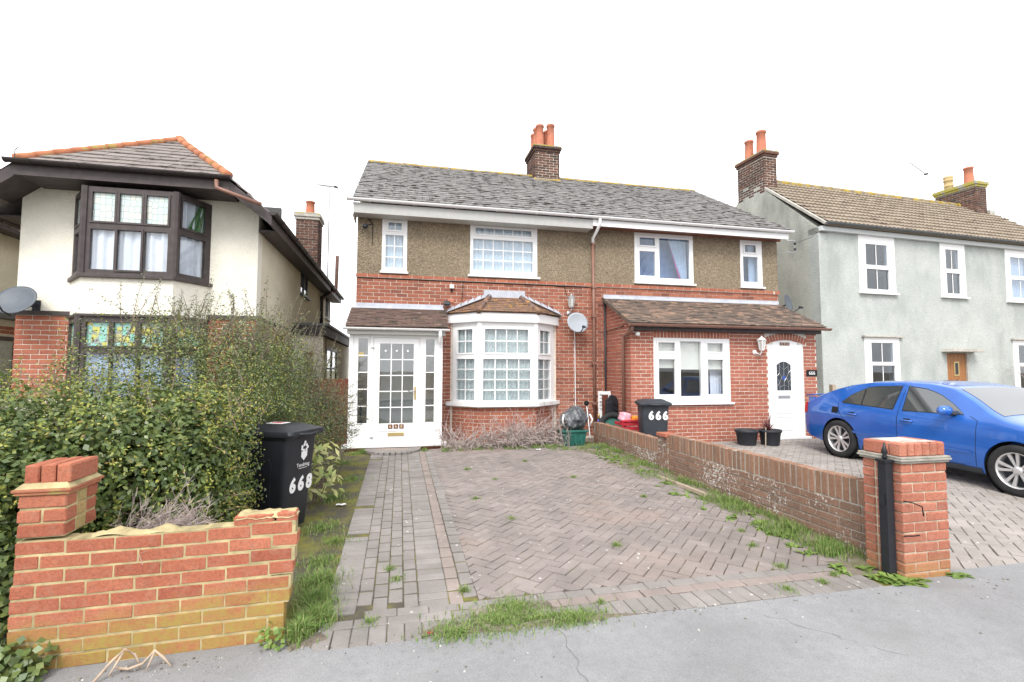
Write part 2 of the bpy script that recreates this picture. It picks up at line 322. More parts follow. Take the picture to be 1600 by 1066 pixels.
class MB:
    def __init__(s): s.v = []; s.f = []
    def add(s, vs, fs):
        b = len(s.v); s.v += [Vector(v) for v in vs]; s.f += [tuple(i+b for i in f) for f in fs]; return s
    def hexa(s, p):            # 8 points: bottom ring then top ring
        return s.add(p, [(3, 2, 1, 0), (4, 5, 6, 7), (0, 1, 5, 4), (1, 2, 6, 5), (2, 3, 7, 6), (3, 0, 4, 7)])
    def box(s, x0, x1, y0, y1, z0, z1):
        return s.hexa([(x0, y0, z0), (x1, y0, z0), (x1, y1, z0), (x0, y1, z0), (x0, y0, z1), (x1, y0, z1), (x1, y1, z1), (x0, y1, z1)])
    def fb(s, fr, a0, a1, z0, z1, d0, d1):      # box in a wall frame, d0 < d1 outward
        return s.hexa([fr.p(a0, z0, d1), fr.p(a1, z0, d1), fr.p(a1, z0, d0), fr.p(a0, z0, d0),
                       fr.p(a0, z1, d1), fr.p(a1, z1, d1), fr.p(a1, z1, d0), fr.p(a0, z1, d0)])
    def ob(s, c, ax, l, w, h):                  # oriented box, ax = 3 axes
        c = Vector(c); a, b, d = [Vector(x) for x in ax]; q = []
        for k in (-.5, .5):
            for i, j in ((-.5, -.5), (.5, -.5), (.5, .5), (-.5, .5)): q.append(c+a*(l*i)+b*(w*j)+d*(h*k))
        return s.hexa(q)
    def prism(s, bot, top):
        n = len(bot)
        return s.add(list(bot)+list(top), [tuple(range(n))[::-1], tuple(range(n, 2*n))]+[(i, (i+1) % n, n+(i+1) % n, n+i) for i in range(n)])
    def fprism(s, fr, poly, d0, d1):            # polygon of (s, z) extruded along the normal
        return s.prism([fr.p(a, z, d0) for a, z in poly], [fr.p(a, z, d1) for a, z in poly])
    def tube(s, pts, r, n=8, cap=True):
        pts = [Vector(p) for p in pts]; rs = r if isinstance(r, (list, tuple)) else [r]*len(pts)
        b = len(s.v); ref = None
        for i, p in enumerate(pts):
            t = ((pts[min(i+1, len(pts)-1)]-p).normalized()+(p-pts[max(i-1, 0)]).normalized())
            if t.length < 1e-6: t = Zv.copy()
            t.normalize()
            if ref is None: ref = Vector((1, 0, 0)) if abs(t.x) < .8 else Vector((0, 1, 0))
            u = t.cross(ref).normalized(); v = t.cross(u); ref = -v if False else ref
            for k in range(n):
                a = 2*math.pi*k/n; s.v.append(p+(u*math.cos(a)+v*math.sin(a))*rs[i])
        for i in range(len(pts)-1):
            for k in range(n):
                a, c = b+i*n+k, b+i*n+(k+1) % n; s.f.append((a, c, c+n, a+n))
        if cap: s.f.append(tuple(b+k for k in range(n))[::-1]); e = b+(len(pts)-1)*n; s.f.append(tuple(e+k for k in range(n)))
        return s
    def lathe(s, prof, c, axis=(0, 0, 1), n=20, cap=True):   # prof: (radius, height)
        c = Vector(c); t = Vector(axis).normalized(); u = t.orthogonal().normalized(); v = t.cross(u); b = len(s.v)
        for r, h in prof:
            for k in range(n):
                a = 2*math.pi*k/n; s.v.append(c+t*h+(u*math.cos(a)+v*math.sin(a))*r)
        for i in range(len(prof)-1):
            for k in range(n):
                a, d = b+i*n+k, b+i*n+(k+1) % n; s.f.append((a, d, d+n, a+n))
        if cap: s.f.append(tuple(b+k for k in range(n))[::-1]); e = b+(len(prof)-1)*n; s.f.append(tuple(e+k for k in range(n)))
        return s
    def grid(s, fn, nu, nv):
        b = len(s.v)
        for i in range(nu+1):
            for j in range(nv+1): s.v.append(Vector(fn(i/nu, j/nv)))
        for i in range(nu):
            for j in range(nv):
                a = b+i*(nv+1)+j; s.f.append((a, a+nv+1, a+nv+2, a+1))
        return s
    def build(s, name, mat, parent=None, smooth=False, bevel=0, fix=True, sub=0):
        inv = wm(parent).inverted(); me = bpy.data.meshes.new(name)
        me.from_pydata([inv @ v for v in s.v], [], s.f); me.update()
        if fix or bevel:
            bm = bmesh.new(); bm.from_mesh(me)
            if fix: bmesh.ops.recalc_face_normals(bm, faces=bm.faces)
            if bevel: bmesh.ops.bevel(bm, geom=list(bm.edges), offset=bevel, segments=2, affect='EDGES', profile=.6, clamp_overlap=True)
            bm.to_mesh(me); bm.free()
        if smooth:
            for p in me.polygons: p.use_smooth = True
        o = mkobj(name, me, mat, parent)
        if sub:
            md = o.modifiers.new('s', 'SUBSURF'); md.levels = md.render_levels = sub
        return o

def smooth_by_angle(o, ang=40):
    me = o.data
    for p in me.polygons: p.use_smooth = True
    bm = bmesh.new(); bm.from_mesh(me)
    for e in bm.edges:
        if len(e.link_faces) == 2 and e.calc_face_angle(0) > R(ang): e.smooth = False
    bm.to_mesh(me); bm.free()

def project(p):
    v = Vector(p)-CAM; z = v.dot(fw)
    if z < .1: return None
    return 800+FPX*v.dot(rt)/z, 533-FPX*v.dot(up)/z, z

_cb = {}
def chamfer_box(l, w, h, c):
    k = (round(l, 3), round(w, 3), round(h, 3), c)
    if k in _cb: return _cb[k]
    me = bpy.data.meshes.new('piece'); bm = bmesh.new(); bmesh.ops.create_cube(bm, size=1)
    for v in bm.verts: v.co = Vector((v.co.x*l, v.co.y*w, v.co.z*h))
    if c: bmesh.ops.bevel(bm, geom=list(bm.edges), offset=c, segments=1, affect='EDGES', clamp_overlap=True)
    bm.to_mesh(me); bm.free(); _cb[k] = me; return me

_mm = {}
def pieces(parent, name, specs, mat, limit=300, c=.004, rest='brickwork', shade=None):
    """specs: (centre, (ax, ay, az), (l, w, h)) with axes as unit vectors; big ones become objects, the rest one mesh of kind stuff"""
    def size(sp):
        q = project(sp[0])
        if q is None or not (-60 < q[0] < 1660 and -60 < q[1] < 1126): return 0
        return sp[2][0]*sp[2][2]/q[2]**2
    specs = sorted(specs, key=size, reverse=True); inv = wm(parent).inverted(); mb = MB()
    for k, (ctr, ax, dim) in enumerate(specs):
        if k < limit and size((ctr, ax, dim)) > 0:
            dim = tuple(round(x*200)/200 if x > .03 else x for x in dim)
            key = (tuple(round(x, 3) for x in dim), c, mat, k % 5 if c else 0)
            if key not in _mm:
                me = chamfer_box(*dim, c).copy(); me.materials.append(M[mat]); _mm[key] = me
                if c:
                    for v in me.vertices: v.co += Vector((max(-.003, min(.003, random.gauss(0, c*.35))), 0, max(-.003, min(.003, random.gauss(0, c*.30)))))      # no two bricks quite alike
            o = bpy.data.objects.new(name, _mm[key]); COL.objects.link(o); o.parent = parent
            x, y, z = [Vector(a) for a in ax]
            mt = Matrix((x, y, z)).transposed().to_4x4(); mt.translation = Vector(ctr)
            o.matrix_local = inv @ mt; WM[o.name] = mt
        else: mb.ob(ctr, ax, *dim)
    if mb.v: tag(mb.build(rest, mat, parent, fix=False), kind='stuff')

def sub_iv(ivs, a, b):
    out = []
    for x, y in ivs:
        if b <= x or a >= y: out.append((x, y)); continue
        if a > x: out.append((x, a))
        if b < y: out.append((b, y))
    return out
def courses(s0, s1, z0, z1, holes=(), bl=.215, bh=.065, j=.010, off=0, top=None):
    """running bond; holes = (s0, s1, z0, z1); top(z) may return a narrower (s0, s1)"""
    out = []; n = int((z1-z0)/(bh+j)+.3)
    for r in range(n):
        z = z0+r*(bh+j); zc = z+bh/2; a, b = (s0, s1) if top is None else top(zc)
        if b-a < .03: continue
        iv = [(a, b)]
        for h in holes:
            if h[2] < z+bh-.012 and h[3] > z+.012: iv = sub_iv(iv, h[0]-.004, h[1]+.004)
        st = (bl+j)*(.5 if (r+off) % 2 else 0)
        for x, y in iv:
            k = math.floor((x-s0-st)/(bl+j)); p = s0+st+k*(bl+j)
            while p < y:
                u, v = max(p, x), min(p+bl, y)
                if v-u > .025: out.append(((u+v)/2, zc, v-u, r))
                p += bl+j
    return out
def brick_wall(parent, fr, cs, mat, d=.006, bh=.065, depth=.05, limit=300, jit=.0015, c=.004, rest='brickwork'):
    sp = []
    for s, z, l, r in cs:
        a = random.gauss(0, .004); e = fr.e*math.cos(a)+Zv*math.sin(a); zz = Zv*math.cos(a)-fr.e*math.sin(a)
        sp.append((fr.p(s, z, d-depth/2+random.uniform(-jit, jit)), (e, -fr.n, zz), (l, depth, bh)))
    pieces(parent, 'brick', sp, mat, limit, c, rest)

def slab(mb, fr, s0, s1, z0, z1, th, holes=(), d=0):
    ss = sorted({s0, s1, *[min(max(h[i], s0), s1) for h in holes for i in (0, 1)]})
    zs = sorted({z0, z1, *[min(max(h[i], z0), z1) for h in holes for i in (2, 3)]})
    for i in range(len(ss)-1):
        run = None
        for k in range(len(zs)):
            solid = False
            if k < len(zs)-1:
                cx, cz = (ss[i]+ss[i+1])/2, (zs[k]+zs[k+1])/2
                solid = not any(h[0] < cx < h[1] and h[2] < cz < h[3] for h in holes)
            if solid and run is None: run = zs[k]
            if not solid and run is not None:
                mb.fb(fr, ss[i], ss[i+1], run, zs[k], d-th, d); run = None
    return mb

def tiles(parent, o, u, v, span, length, gauge, tw, mat, th=.014, limit=300, half=True, name='tile', rest='tiling', roll=None, gap=.004):
    """tile rows from the eave point o; u along the eave, v up the slope; span(t) gives (u0, u1) at distance t up the slope"""
    o, u, v = Vector(o), Vector(u).normalized(), Vector(v).normalized(); n = u.cross(v).normalized(); sp = []
    rows = int(length/gauge+.5); ln = gauge*1.12; tilt = math.atan2(th*1.02, gauge)
    vv = v*math.cos(tilt)-n*math.sin(tilt); nn = n*math.cos(tilt)+v*math.sin(tilt)
    for r in range(rows):
        t = r*gauge; a, b = span(t+gauge*.45)
        if b-a < .03: continue
        p = a-(tw*.5 if (half and r % 2) else 0)
        while p < b:
            x, y = max(p+gap/2, a), min(p+tw-gap/2, b)
            if y-x > .02:
                j = random.gauss(0, .0025); ra = random.gauss(0, .006)
                uu = u*math.cos(ra)+vv*math.sin(ra); v2 = vv*math.cos(ra)-u*math.sin(ra)
                sp.append((o+u*((x+y)/2)+v*(t+ln/2+random.gauss(0, .003))+n*(th*1.0+j), (uu, v2, nn), (y-x, ln, th)))
            p += tw
    # the visible size of a tile is its face, so sort by l*w
    sp2 = [(c, (ax[0], -ax[2], ax[1]), (d[0], d[2], d[1])) for c, ax, d in sp]
    pieces(parent, name, sp2, mat, limit, 0, rest)

def curtain(fr, s0, s1, z0, z1, d, amp=.012, waves=9, seed=0):
    r = random.Random(seed); ph = r.random()*6; mb = MB()
    def f(a, b):
        x = s0+(s1-s0)*a
        return fr.p(x, z0+(z1-z0)*b, d+amp*math.sin(a*waves*6.28+ph)+amp*.5*math.sin(a*waves*2.3*6.28+ph*2+b))
    return mb.grid(f, max(16, int(waves*8)), 3)

def window(parent, fr, s0, s1, z0, z1, lights, fm='upvc', fd=.07, out=.012, glass='glass', sill=None, bars=None, name='window', barw=.018, sash=.035, label=None, frame=.05):
    """lights: (a0, a1, z0, z1, cols, rows, opening) = the visible glass; the outer frame fills the rest"""
    holes = [(l[0]-(sash if l[6] else 0), l[1]+(sash if l[6] else 0), l[2]-(sash if l[6] else 0), l[3]+(sash if l[6] else 0)) for l in lights]
    mb = MB(); slab(mb, fr, s0, s1, z0, z1, fd, holes, d=out); w_ = mb.build(name, fm, parent)
    if label: w_['label'] = label
    for l, h in zip(lights, holes):
        if l[6]:
            mb = MB(); slab(mb, fr, h[0]+.002, h[1]-.002, h[2]+.002, h[3]-.002, .05, [(l[0], l[1], l[2], l[3])], d=out+.014); mb.build('sash', fm, w_)
        MB().fb(fr, l[0], l[1], l[2], l[3], out-.030, out-.024).build('pane', l[7] if len(l) > 7 else glass, w_)
        for k in range(1, l[4]):
            a = l[0]+(l[1]-l[0])*k/l[4]; MB().fb(fr, a-barw/2, a+barw/2, l[2], l[3], out-.023, out-.014).build('glazing_bar', bars or fm, w_)
        for k in range(1, l[5]):
            a = l[2]+(l[3]-l[2])*k/l[5]; MB().fb(fr, l[0], l[1], a-barw/2, a+barw/2, out-.0225, out-.0145).build('glazing_bar', bars or fm, w_)
    if sill:
        MB().fb(fr, s0-sill, s1+sill, z0-.045, z0-.002, -.03, out+.075).build('sill', fm, w_, bevel=.006)
    return w_

def text(name, s, size, loc, xa, ya, mat, parent, ext=.0008, off=0, align='CENTER', sx=1.0):
    cu = bpy.data.curves.new(name, 'FONT'); cu.body = s; cu.size = size; cu.extrude = ext; cu.offset = off; cu.align_x = align; cu.align_y = 'CENTER'
    cu.resolution_u = 3
    tmp = bpy.data.objects.new('tmp', cu); COL.objects.link(tmp)
    dg = bpy.context.evaluated_depsgraph_get(); me = bpy.data.meshes.new_from_object(tmp.evaluated_get(dg)); bpy.data.objects.remove(tmp)
    x, y = Vector(xa).normalized(), Vector(ya).normalized(); z = x.cross(y)
    mt = Matrix((x*sx, y, z)).transposed().to_4x4(); mt.translation = Vector(loc); me.transform(wm(parent).inverted() @ mt)
    me.materials.clear(); return mkobj(name, me, mat, parent)

def leaves(name, P, N, L, W, mat, parent, fold=True):
    """P points, N facing directions, L/W sizes: one small four-point leaf each"""
    n = len(P); P = np.asarray(P, float); N = np.asarray(N, float)
    N /= np.linalg.norm(N, axis=1)[:, None]+1e-9
    t = rng.normal(size=(n, 3)); t -= (t*N).sum(1)[:, None]*N; t /= np.linalg.norm(t, axis=1)[:, None]+1e-9
    b = np.cross(N, t); L = np.broadcast_to(L, n)[:, None]; W = np.broadcast_to(W, n)[:, None]
    V = np.empty((n, 4, 3)); V[:, 0] = P-t*L*.5; V[:, 1] = P+b*W*.5+N*W*.12; V[:, 2] = P+t*L*.5-N*L*.10; V[:, 3] = P-b*W*.5+N*W*.12
    return quads(name, V.reshape(-1, 3), n, mat, parent)
def quads(name, V, n, mat, parent):
    inv = np.array(wm(parent).inverted()); V = V @ inv[:3, :3].T+inv[:3, 3]
    me = bpy.data.meshes.new(name); me.vertices.add(4*n); me.loops.add(4*n); me.polygons.add(n)
    me.vertices.foreach_set('co', V.astype(np.float32).ravel()); me.loops.foreach_set('vertex_index', np.arange(4*n, dtype=np.int32))
    me.polygons.foreach_set('loop_start', np.arange(0, 4*n, 4, dtype=np.int32)); me.update(calc_edges=True); me.validate()
    return mkobj(name, me, mat, parent)

def grass(name, pts, mat, parent, hmin=.03, hmax=.10, wid=.005, lean=.5):
    """blades as bent strips: two quads each"""
    pts = np.asarray(pts, float); n = len(pts); h = rng.uniform(hmin, hmax, n); a = rng.uniform(0, 6.283, n); ln = rng.uniform(.1, 1, n)*lean
    d = np.stack([np.cos(a), np.sin(a), 0*a], 1); s = np.stack([-np.sin(a), np.cos(a), 0*a], 1); z = np.array([0, 0, 1.])
    w2 = (wid*rng.uniform(.6, 1.4, n))[:, None]/2; h = h[:, None]; ln = ln[:, None]
    p1 = pts+z*h*.6+d*h*ln*.35; p2 = pts+z*h*(1-ln*.35)+d*h*ln
    V = np.empty((n, 2, 4, 3)); V[:, 0, 0] = pts-s*w2; V[:, 0, 1] = pts+s*w2; V[:, 0, 2] = p1+s*w2*.8; V[:, 0, 3] = p1-s*w2*.8
    V[:, 1, 0] = p1-s*w2*.8; V[:, 1, 1] = p1+s*w2*.8; V[:, 1, 2] = p2+s*w2*.1; V[:, 1, 3] = p2-s*w2*.1
    return quads(name, V.reshape(-1, 3), 2*n, mat, parent)
# ------------------------------------------------------------------ the setting
def sheet(name, rows, x0, x1, mat, kind='structure'):
    mb = MB(); n = len(rows)
    for y, z in rows: mb.v += [Vector((x0, y, z)), Vector((x1, y, z))]
    for i in range(n-1): mb.f.append((2*i, 2*i+1, 2*i+3, 2*i+2))
    return tag(mb.build(name, mat, fix=False), kind=kind)
sheet('ground', [(-500, -.42), (3.0, -.42), (3.03, -.17), (9.2, -.035), (700, -.035)], -600, 600, 'earth')
mb = MB(); pv = [(-60, -.3), (60, -.3), (60, 3.17), (3.72, 3.17), (3.66, 3.05), (-.45, 3.05), (-.55, 3.24), (-60, 3.24)]
mb.prism([(x, y, -.24) for x, y in pv], [(x, y, -.127) for x, y in pv])
pave = tag(mb.build('pavement', 'asphalt'), kind='structure')
mb = MB()
for i in range(66): mb.box(-30+i*.915, -30+i*.915+.905, -.43, -.302, -.36, -.125)
tag(mb.build('kerb', 'concrete', bevel=0), kind='structure')
sheet('road', [(-8.4, -.245), (-.43, -.245)], -80, 80, 'road_tar')
mb = MB(); mb.box(-80, 80, -10.4, -8.4, -.36, -.13); tag(mb.build('opposite_pavement', 'asphalt'), kind='structure')
def crack(pts, w0):
    mb = MB(); b = 0
    for i, (x, y) in enumerate(pts):
        ww = w0*random.uniform(.4, 1.3); mb.v += [Vector((x-ww, y, -.1255)), Vector((x+ww, y, -.1255))]
        if i: mb.f.append((2*i-2, 2*i-1, 2*i+1, 2*i))
    return mb.build('crack', 'joint_grey', pave, fix=False)
def wig(a, b, n, s): return [(a[0]+(b[0]-a[0])*k/n+random.gauss(0, s), a[1]+(b[1]-a[1])*k/n) for k in range(n+1)]
crack(wig((.98, 2.98), (.93, 2.2), 16, .012), .0026)
crack(wig((2.32, 2.86), (2.75, 2.3), 18, .014), .002)

# driveway: every paver is a block; joints show the moss between them
def dz(y): return -.13+.0215*(y-3.15)
sv = Vector((0, math.cos(.0215), math.sin(.0215))); sn = Vector((0, -math.sin(.0215), math.cos(.0215))); sx = Vector((1, 0, 0))
def lay(parent, base, mats):
    mb = MB(); b = base; mb.add([(b[0], b[2], dz(b[2])-.010), (b[1], b[2], dz(b[2])-.010), (b[1], b[3], dz(b[3])-.010), (b[0], b[3], dz(b[3])-.010)], [(0, 1, 2, 3)])
    return mb
def pav(x, y, l, wd, ang=0, jl=.006):
    tz = random.gauss(0, .0016)+.006*math.sin(x*1.9+.4)*math.sin(y*1.4); ra = random.gauss(0, .006); a = ang+ra
    e = sx*math.cos(a)+sv*math.sin(a); f = sv*math.cos(a)-sx*math.sin(a)
    tl = random.gauss(0, .006); e = (e+sn*tl).normalized(); nn = e.cross(f).normalized(); f = nn.cross(e)
    return (Vector((x, y, dz(y)))+sn*(tz-.024), (e, f, nn), (l-jl, wd-(.006 if jl < .009 else .008), .05))
def clip(poly, x0, x1, y0, y1):
    for ax, lim, sg in ((0, x0, 1), (0, x1, -1), (1, y0, 1), (1, y1, -1)):
        out = []
        for i, p in enumerate(poly):
            q = poly[(i+1) % len(poly)]; a, b = sg*(p[ax]-lim), sg*(q[ax]-lim)
            if a >= 0: out.append(p)
            if (a >= 0) != (b >= 0): k = a/(a-b); out.append((p[0]+(q[0]-p[0])*k, p[1]+(q[1]-p[1])*k))
        poly = out
        if not poly: return []
    return poly
def area(p): return abs(sum(p[i][0]*p[(i+1) % len(p)][1]-p[(i+1) % len(p)][0]*p[i][1] for i in range(len(p))))/2
def herring(x0, x1, y0, y1, w_=.102, ang=R(45)):
    full, cut = [], []; n = int(max(x1-x0, y1-y0)/w_*1.5)+4; ca, sa = math.cos(ang), math.sin(ang); cx, cy = (x0+x1)/2, (y0+y1)/2
    for i in range(-n, n):
        for j in range(-n, n):
            c = (i-j) % 4
            if c == 0: a, b, l, h, o = i+1, j+.5, 2, 1, 0
            elif c == 3: a, b, l, h, o = i+.5, j+1, 2, 1, R(90)
            else: continue
            X, Y = cx+w_*(a*ca-b*sa), cy+w_*(a*sa+b*ca)
            if not (x0-.2 < X < x1+.2 and y0-.2 < Y < y1+.2): continue
            t_ = ang+o; ct, st = math.cos(t_), math.sin(t_); hl, hw = w_-.004, w_/2-.004
            q = [(X+u*hl*ct-v*hw*st, Y+u*hl*st+v*hw*ct) for u, v in ((-1, -1), (1, -1), (1, 1), (-1, 1))]
            k = clip(q, x0, x1, y0, y1)
            if not k: continue
            if area(k) > .97*area(q): full.append(pav(X, Y, 2*w_, w_, t_))
            elif area(k) > .002: cut.append(k)
    return full, cut
drv = tag(lay(None, (-.95, 3.87, 3.045, 9.62), None).build('driveway', 'joint_moss', fix=False), kind='structure')
P3 = lambda sp: [(c, (a[0], -a[2], a[1]), (d[0], d[2], d[1])) for c, a, d in sp]
full, cut = herring(.555, 3.84, 3.475, 9.3)
pieces(drv, 'paver', P3(full), 'paver_field', 170, .005, 'paver_field')
mb = MB()
for k in cut: mb.prism([(x, y, dz(y)-.05) for x, y in k], [(x, y, dz(y)+random.gauss(0, .001)) for x, y in k])
tag(mb.build('cut_pavers', 'paver_field', drv, fix=True), kind='stuff')
sp = []; pk = []
yy = 3.05
for r in range(28):                                   # stretcher columns beside the field
    y = 3.55+r*.204; pk.append(pav(.405, y, .204, .102, R(90), .02)); sp.append(pav(.507, y+.08, .204, .102, R(90), .02))
for r in range(57):                                   # header column
    sp.append(pav(.253, 3.50+r*.102, .204, .102))
for cidx in range(4):                                 # running bond path up to the porch
    for r in range(27):
        y = 3.55+r*.204+(.102 if cidx % 2 else 0)
        if y < 9.1: sp.append(pav(.10-cidx*.102, y, .204, .102, R(90), .022))
for r in range(54):
    if random.random() < .93: sp.append(pav(-.358, 3.50+r*.102, .204, .102))
for r in range(21): sp.append(pav(.555+.10+r*.204, 3.424, .204, .102) if .655+r*.204 < 3.75 else pav(-.30+(r-15)*.204, 3.424, .204, .102))
for r in range(16): pk.append(pav(.555+.02+r*.204, 3.322, .204, .102))
for r in range(38):
    x = -.42+r*.105
    if x < 3.55: sp.append(pav(x, 3.165, .204, .105, R(90)))
for r in range(5): sp.append(pav(-.36+r*.204, 3.322, .204, .102))
pieces(drv, 'paver', P3(sp), 'paver_grey', 110, .005, 'paver_path')
pieces(drv, 'paver', P3(pk), 'paver_pink', 30, .005, 'paver_rows')
# porch step: a half-round of pavers on edge
st = []
for k in range(15):
    a = R(188+k*11.8); st.append(pav(-.10+.40*math.cos(a), 9.30+.40*math.sin(a), .20, .09, a))
MB().prism([(-.10+.36*math.cos(R(180+k*12)), 9.34+.36*math.sin(R(180+k*12)), -.02) for k in range(16)], [(-.10+.36*math.cos(R(180+k*12)), 9.34+.36*math.sin(R(180+k*12)), .045) for k in range(16)]).build('step_infill', 'paver_pink', drv)
pieces(drv, 'paver', P3([(c+Vector((0, 0, .045)), a, d) for c, a, d in st]), 'paver_grey', 60, .006)

nd = tag(lay(None, (4.0, 16, 3.17, 9.15), None).build('neighbour_driveway', 'joint_grey', fix=False), kind='structure')
full, cut = herring(4.01, 10.2, 3.175, 9.1, ang=R(45))
pieces(nd, 'paver', P3(full), 'paver_drive', 300, .005, 'paver_field')
mb = MB()
for k in cut: mb.prism([(x, y, dz(y)-.05) for x, y in k], [(x, y, dz(y)) for x, y in k])
tag(mb.build('cut_pavers', 'paver_drive', nd), kind='stuff')
full, cut = herring(10.2, 15.9, 3.175, 9.1, ang=R(45))
mb = MB()
for c, a, d in full: mb.ob(c, a, *d)
tag(mb.build('paver_far_field', 'paver_drive', nd, fix=False), kind='stuff')

# ------------------------------------------------------------------ front walls
def zcurve(x, t):            # the courses of the old front wall: bottom follows the pavement, top sags
    return 0
fw_l = root('front_garden_wall', 'low red brick front wall with stepped pillar, lower courses stained yellow green', 'garden wall', (-1.27, 3.2, -.127))
LW0, LW1, LY = -1.95, -.585, 3.2
frL = Fr((0, LY, 0), (1, 0, 0), (0, -1, 0))
sp = []; core = MB()
base = -.127
def lw_x1(r): return -.56-.009*(9-r) if r > 2 else -.64
for r in range(9):
    z = base+r*.0748+.035
    x = LW0-(.012 if r < 6 else 0); st = .1025 if r % 2 == 0 else 0
    xe = lw_x1(r); p = x-(.1125 if r % 2 else 0)
    if r == 8: xe = -.575
    while p < xe-.03:
        a, b = max(p, x), min(p+.215, xe)
        if b-a > .04:
            sag = -.018*math.sin(math.pi*(a-LW0)/1.4)*(r/8) + .030*((a-LW0)/1.4)*(r/8) if r > 4 else 0
            cant = random.gauss(0, .003)+.012*(1-r/9)-.004
            e = Vector((math.cos(cant), 0, math.sin(cant))); zz = Vector((-math.sin(cant), 0, math.cos(cant)))
            sp.append((Vector(((a+b)/2, LY+.051+random.gauss(0, .0009), z+sag)), (e, Vector((0, 1, 0)), zz), (b-a+.003, .1025, .067)))
            _y = LY+.0035+random.uniform(-.0009, .0009); core.box(max(a-.02, x+.003), min(b+.02, xe-.003), _y, LY+.099, z+sag-.042, z+sag+.039)
        p += .225
core.build('mortar', 'mortar_yellow', fw_l)
pieces(fw_l, 'brick', sp, 'brick_front', 300, .0035)
# broken mortar bed on top and the end brick that still stands up
mb = MB()
def bed(u, v):
    x = -1.62+u*1.02; z = .549+.012*math.sin(u*9)+.010*math.sin(u*23)-.016*math.sin(math.pi*u)+.03*u
    return (x, LY+.004+v*.1, z+(.010*math.sin(u*31+v*5)+random.uniform(-.006, .006) if 0 < v < 1 else -.012))
mb.grid(bed, 40, 5).build('mortar_bed', 'mortar_yellow', fw_l, smooth=True)
pieces(fw_l, 'brick', [(Vector((-.815, LY+.055, .576)), ((1, 0, .02), (0, 1, 0), (-.02, 0, 1)), (.21, .10, .06)), (Vector((-.64, LY+.055, .579)), ((1, 0, .02), (0, 1, 0), (-.02, 0, 1)), (.11, .10, .06))], 'brick_front', 10, .008)
MB().grid(lambda u, v: (-.915+u*.335, LY+.002+v*.105, .611+.004*math.sin(u*14)+random.uniform(-.004, .006)-(.03 if v in (0, 1) or u in (0, 1) else 0)), 18, 6).build('mortar_cap', 'mortar_yellow', fw_l, smooth=True)
# pillar, 330 square, above the wall
def pillar(parent, x0, x1, y0, y1, zb, n, mat, mort, side_mat=None, lim=300, ht=.075):
    MB().box(x0+.008, x1-.008, y0+.008, y1-.008, zb, zb+n*ht).build('mortar', mort, parent)
    sp = []; sd_ = []
    for r in range(n):
        z = zb+r*ht+ht*.5; odd = r % 2
        def run(a0, a1, fn, lst, start):
            p = a0; first = True
            while p < a1-.02:
                l = (start if first else .215); first = False; q = min(p+l, a1); lst.append(fn(p, q)); p = q+.010
        f = lambda a, b, z=z: (Vector(((a+b)/2, y0+.051, z+random.gauss(0, .001))), (Vector((1, 0, random.gauss(0, .006))).normalized(), Vector((0, 1, 0)), Zv), (b-a, .1025, .065))
        g = lambda a, b, z=z: (Vector((x0+.051, (a+b)/2, z)), (Vector((0, -1, 0)), Vector((1, 0, 0)), Zv), (b-a, .1025, .065))
        h = lambda a, b, z=z: (Vector((x1-.051, (a+b)/2, z)), (Vector((0, 1, 0)), Vector((-1, 0, 0)), Zv), (b-a, .1025, .065))
        k = lambda a, b, z=z: (Vector(((a+b)/2, y1-.051, z)), (Vector((-1, 0, 0)), Vector((0, -1, 0)), Zv), (b-a, .1025, .065))
        run(x0, x1, f, sp, .1025 if odd else .215); run(y0+.1125, y1-.1125, g, sd_, .1025); run(y0+.1125, y1-.1125, h, sd_, .1025); run(x0, x1, k, sp, .215 if odd else .1025)
    pieces(parent, 'brick', sp, mat, lim, .006); pieces(parent, 'brick', sd_, side_mat or mat, lim, .006)
pillar(fw_l, -1.95, -1.73, 3.197, 3.50, .560, 3, 'brick_front', 'mortar_yellow', 'brick_algae')
MB().box(-1.962, -1.718, 3.187, 3.51, .786, .800).build('creasing_tile', 'terracotta', fw_l, bevel=.004)
MB().box(-1.972, -1.708, 3.178, 3.52, .802, .817).build('creasing_tile', 'terracotta', fw_l, bevel=.004)
mb = MB(); mb.hexa([(-1.965, 3.188, .818), (-1.715, 3.188, .818), (-1.715, 3.51, .818), (-1.965, 3.51, .818), (-1.938, 3.212, .845), (-1.742, 3.212, .845), (-1.742, 3.49, .845), (-1.938, 3.49, .845)]); mb.build('mortar_fillet', 'mortar_yellow', fw_l)
MB().box(-1.925, -1.755, 3.232, 3.467, .842, .93).build('mortar', 'mortar_yellow', fw_l)
sp = [(Vector((-1.94+.036+k*.072, 3.35, .888)), (Vector((0, -1, 0)), Vector((1, 0, 0)), Zv), (.275, .064, .100)) for k in range(3)]
pieces(fw_l, 'brick', sp, 'brick_front', 10, .007)
fw_l.rotation_euler = (0, 0, R(2.3)); fw_l.location = (-1.27, 3.19, -.130)

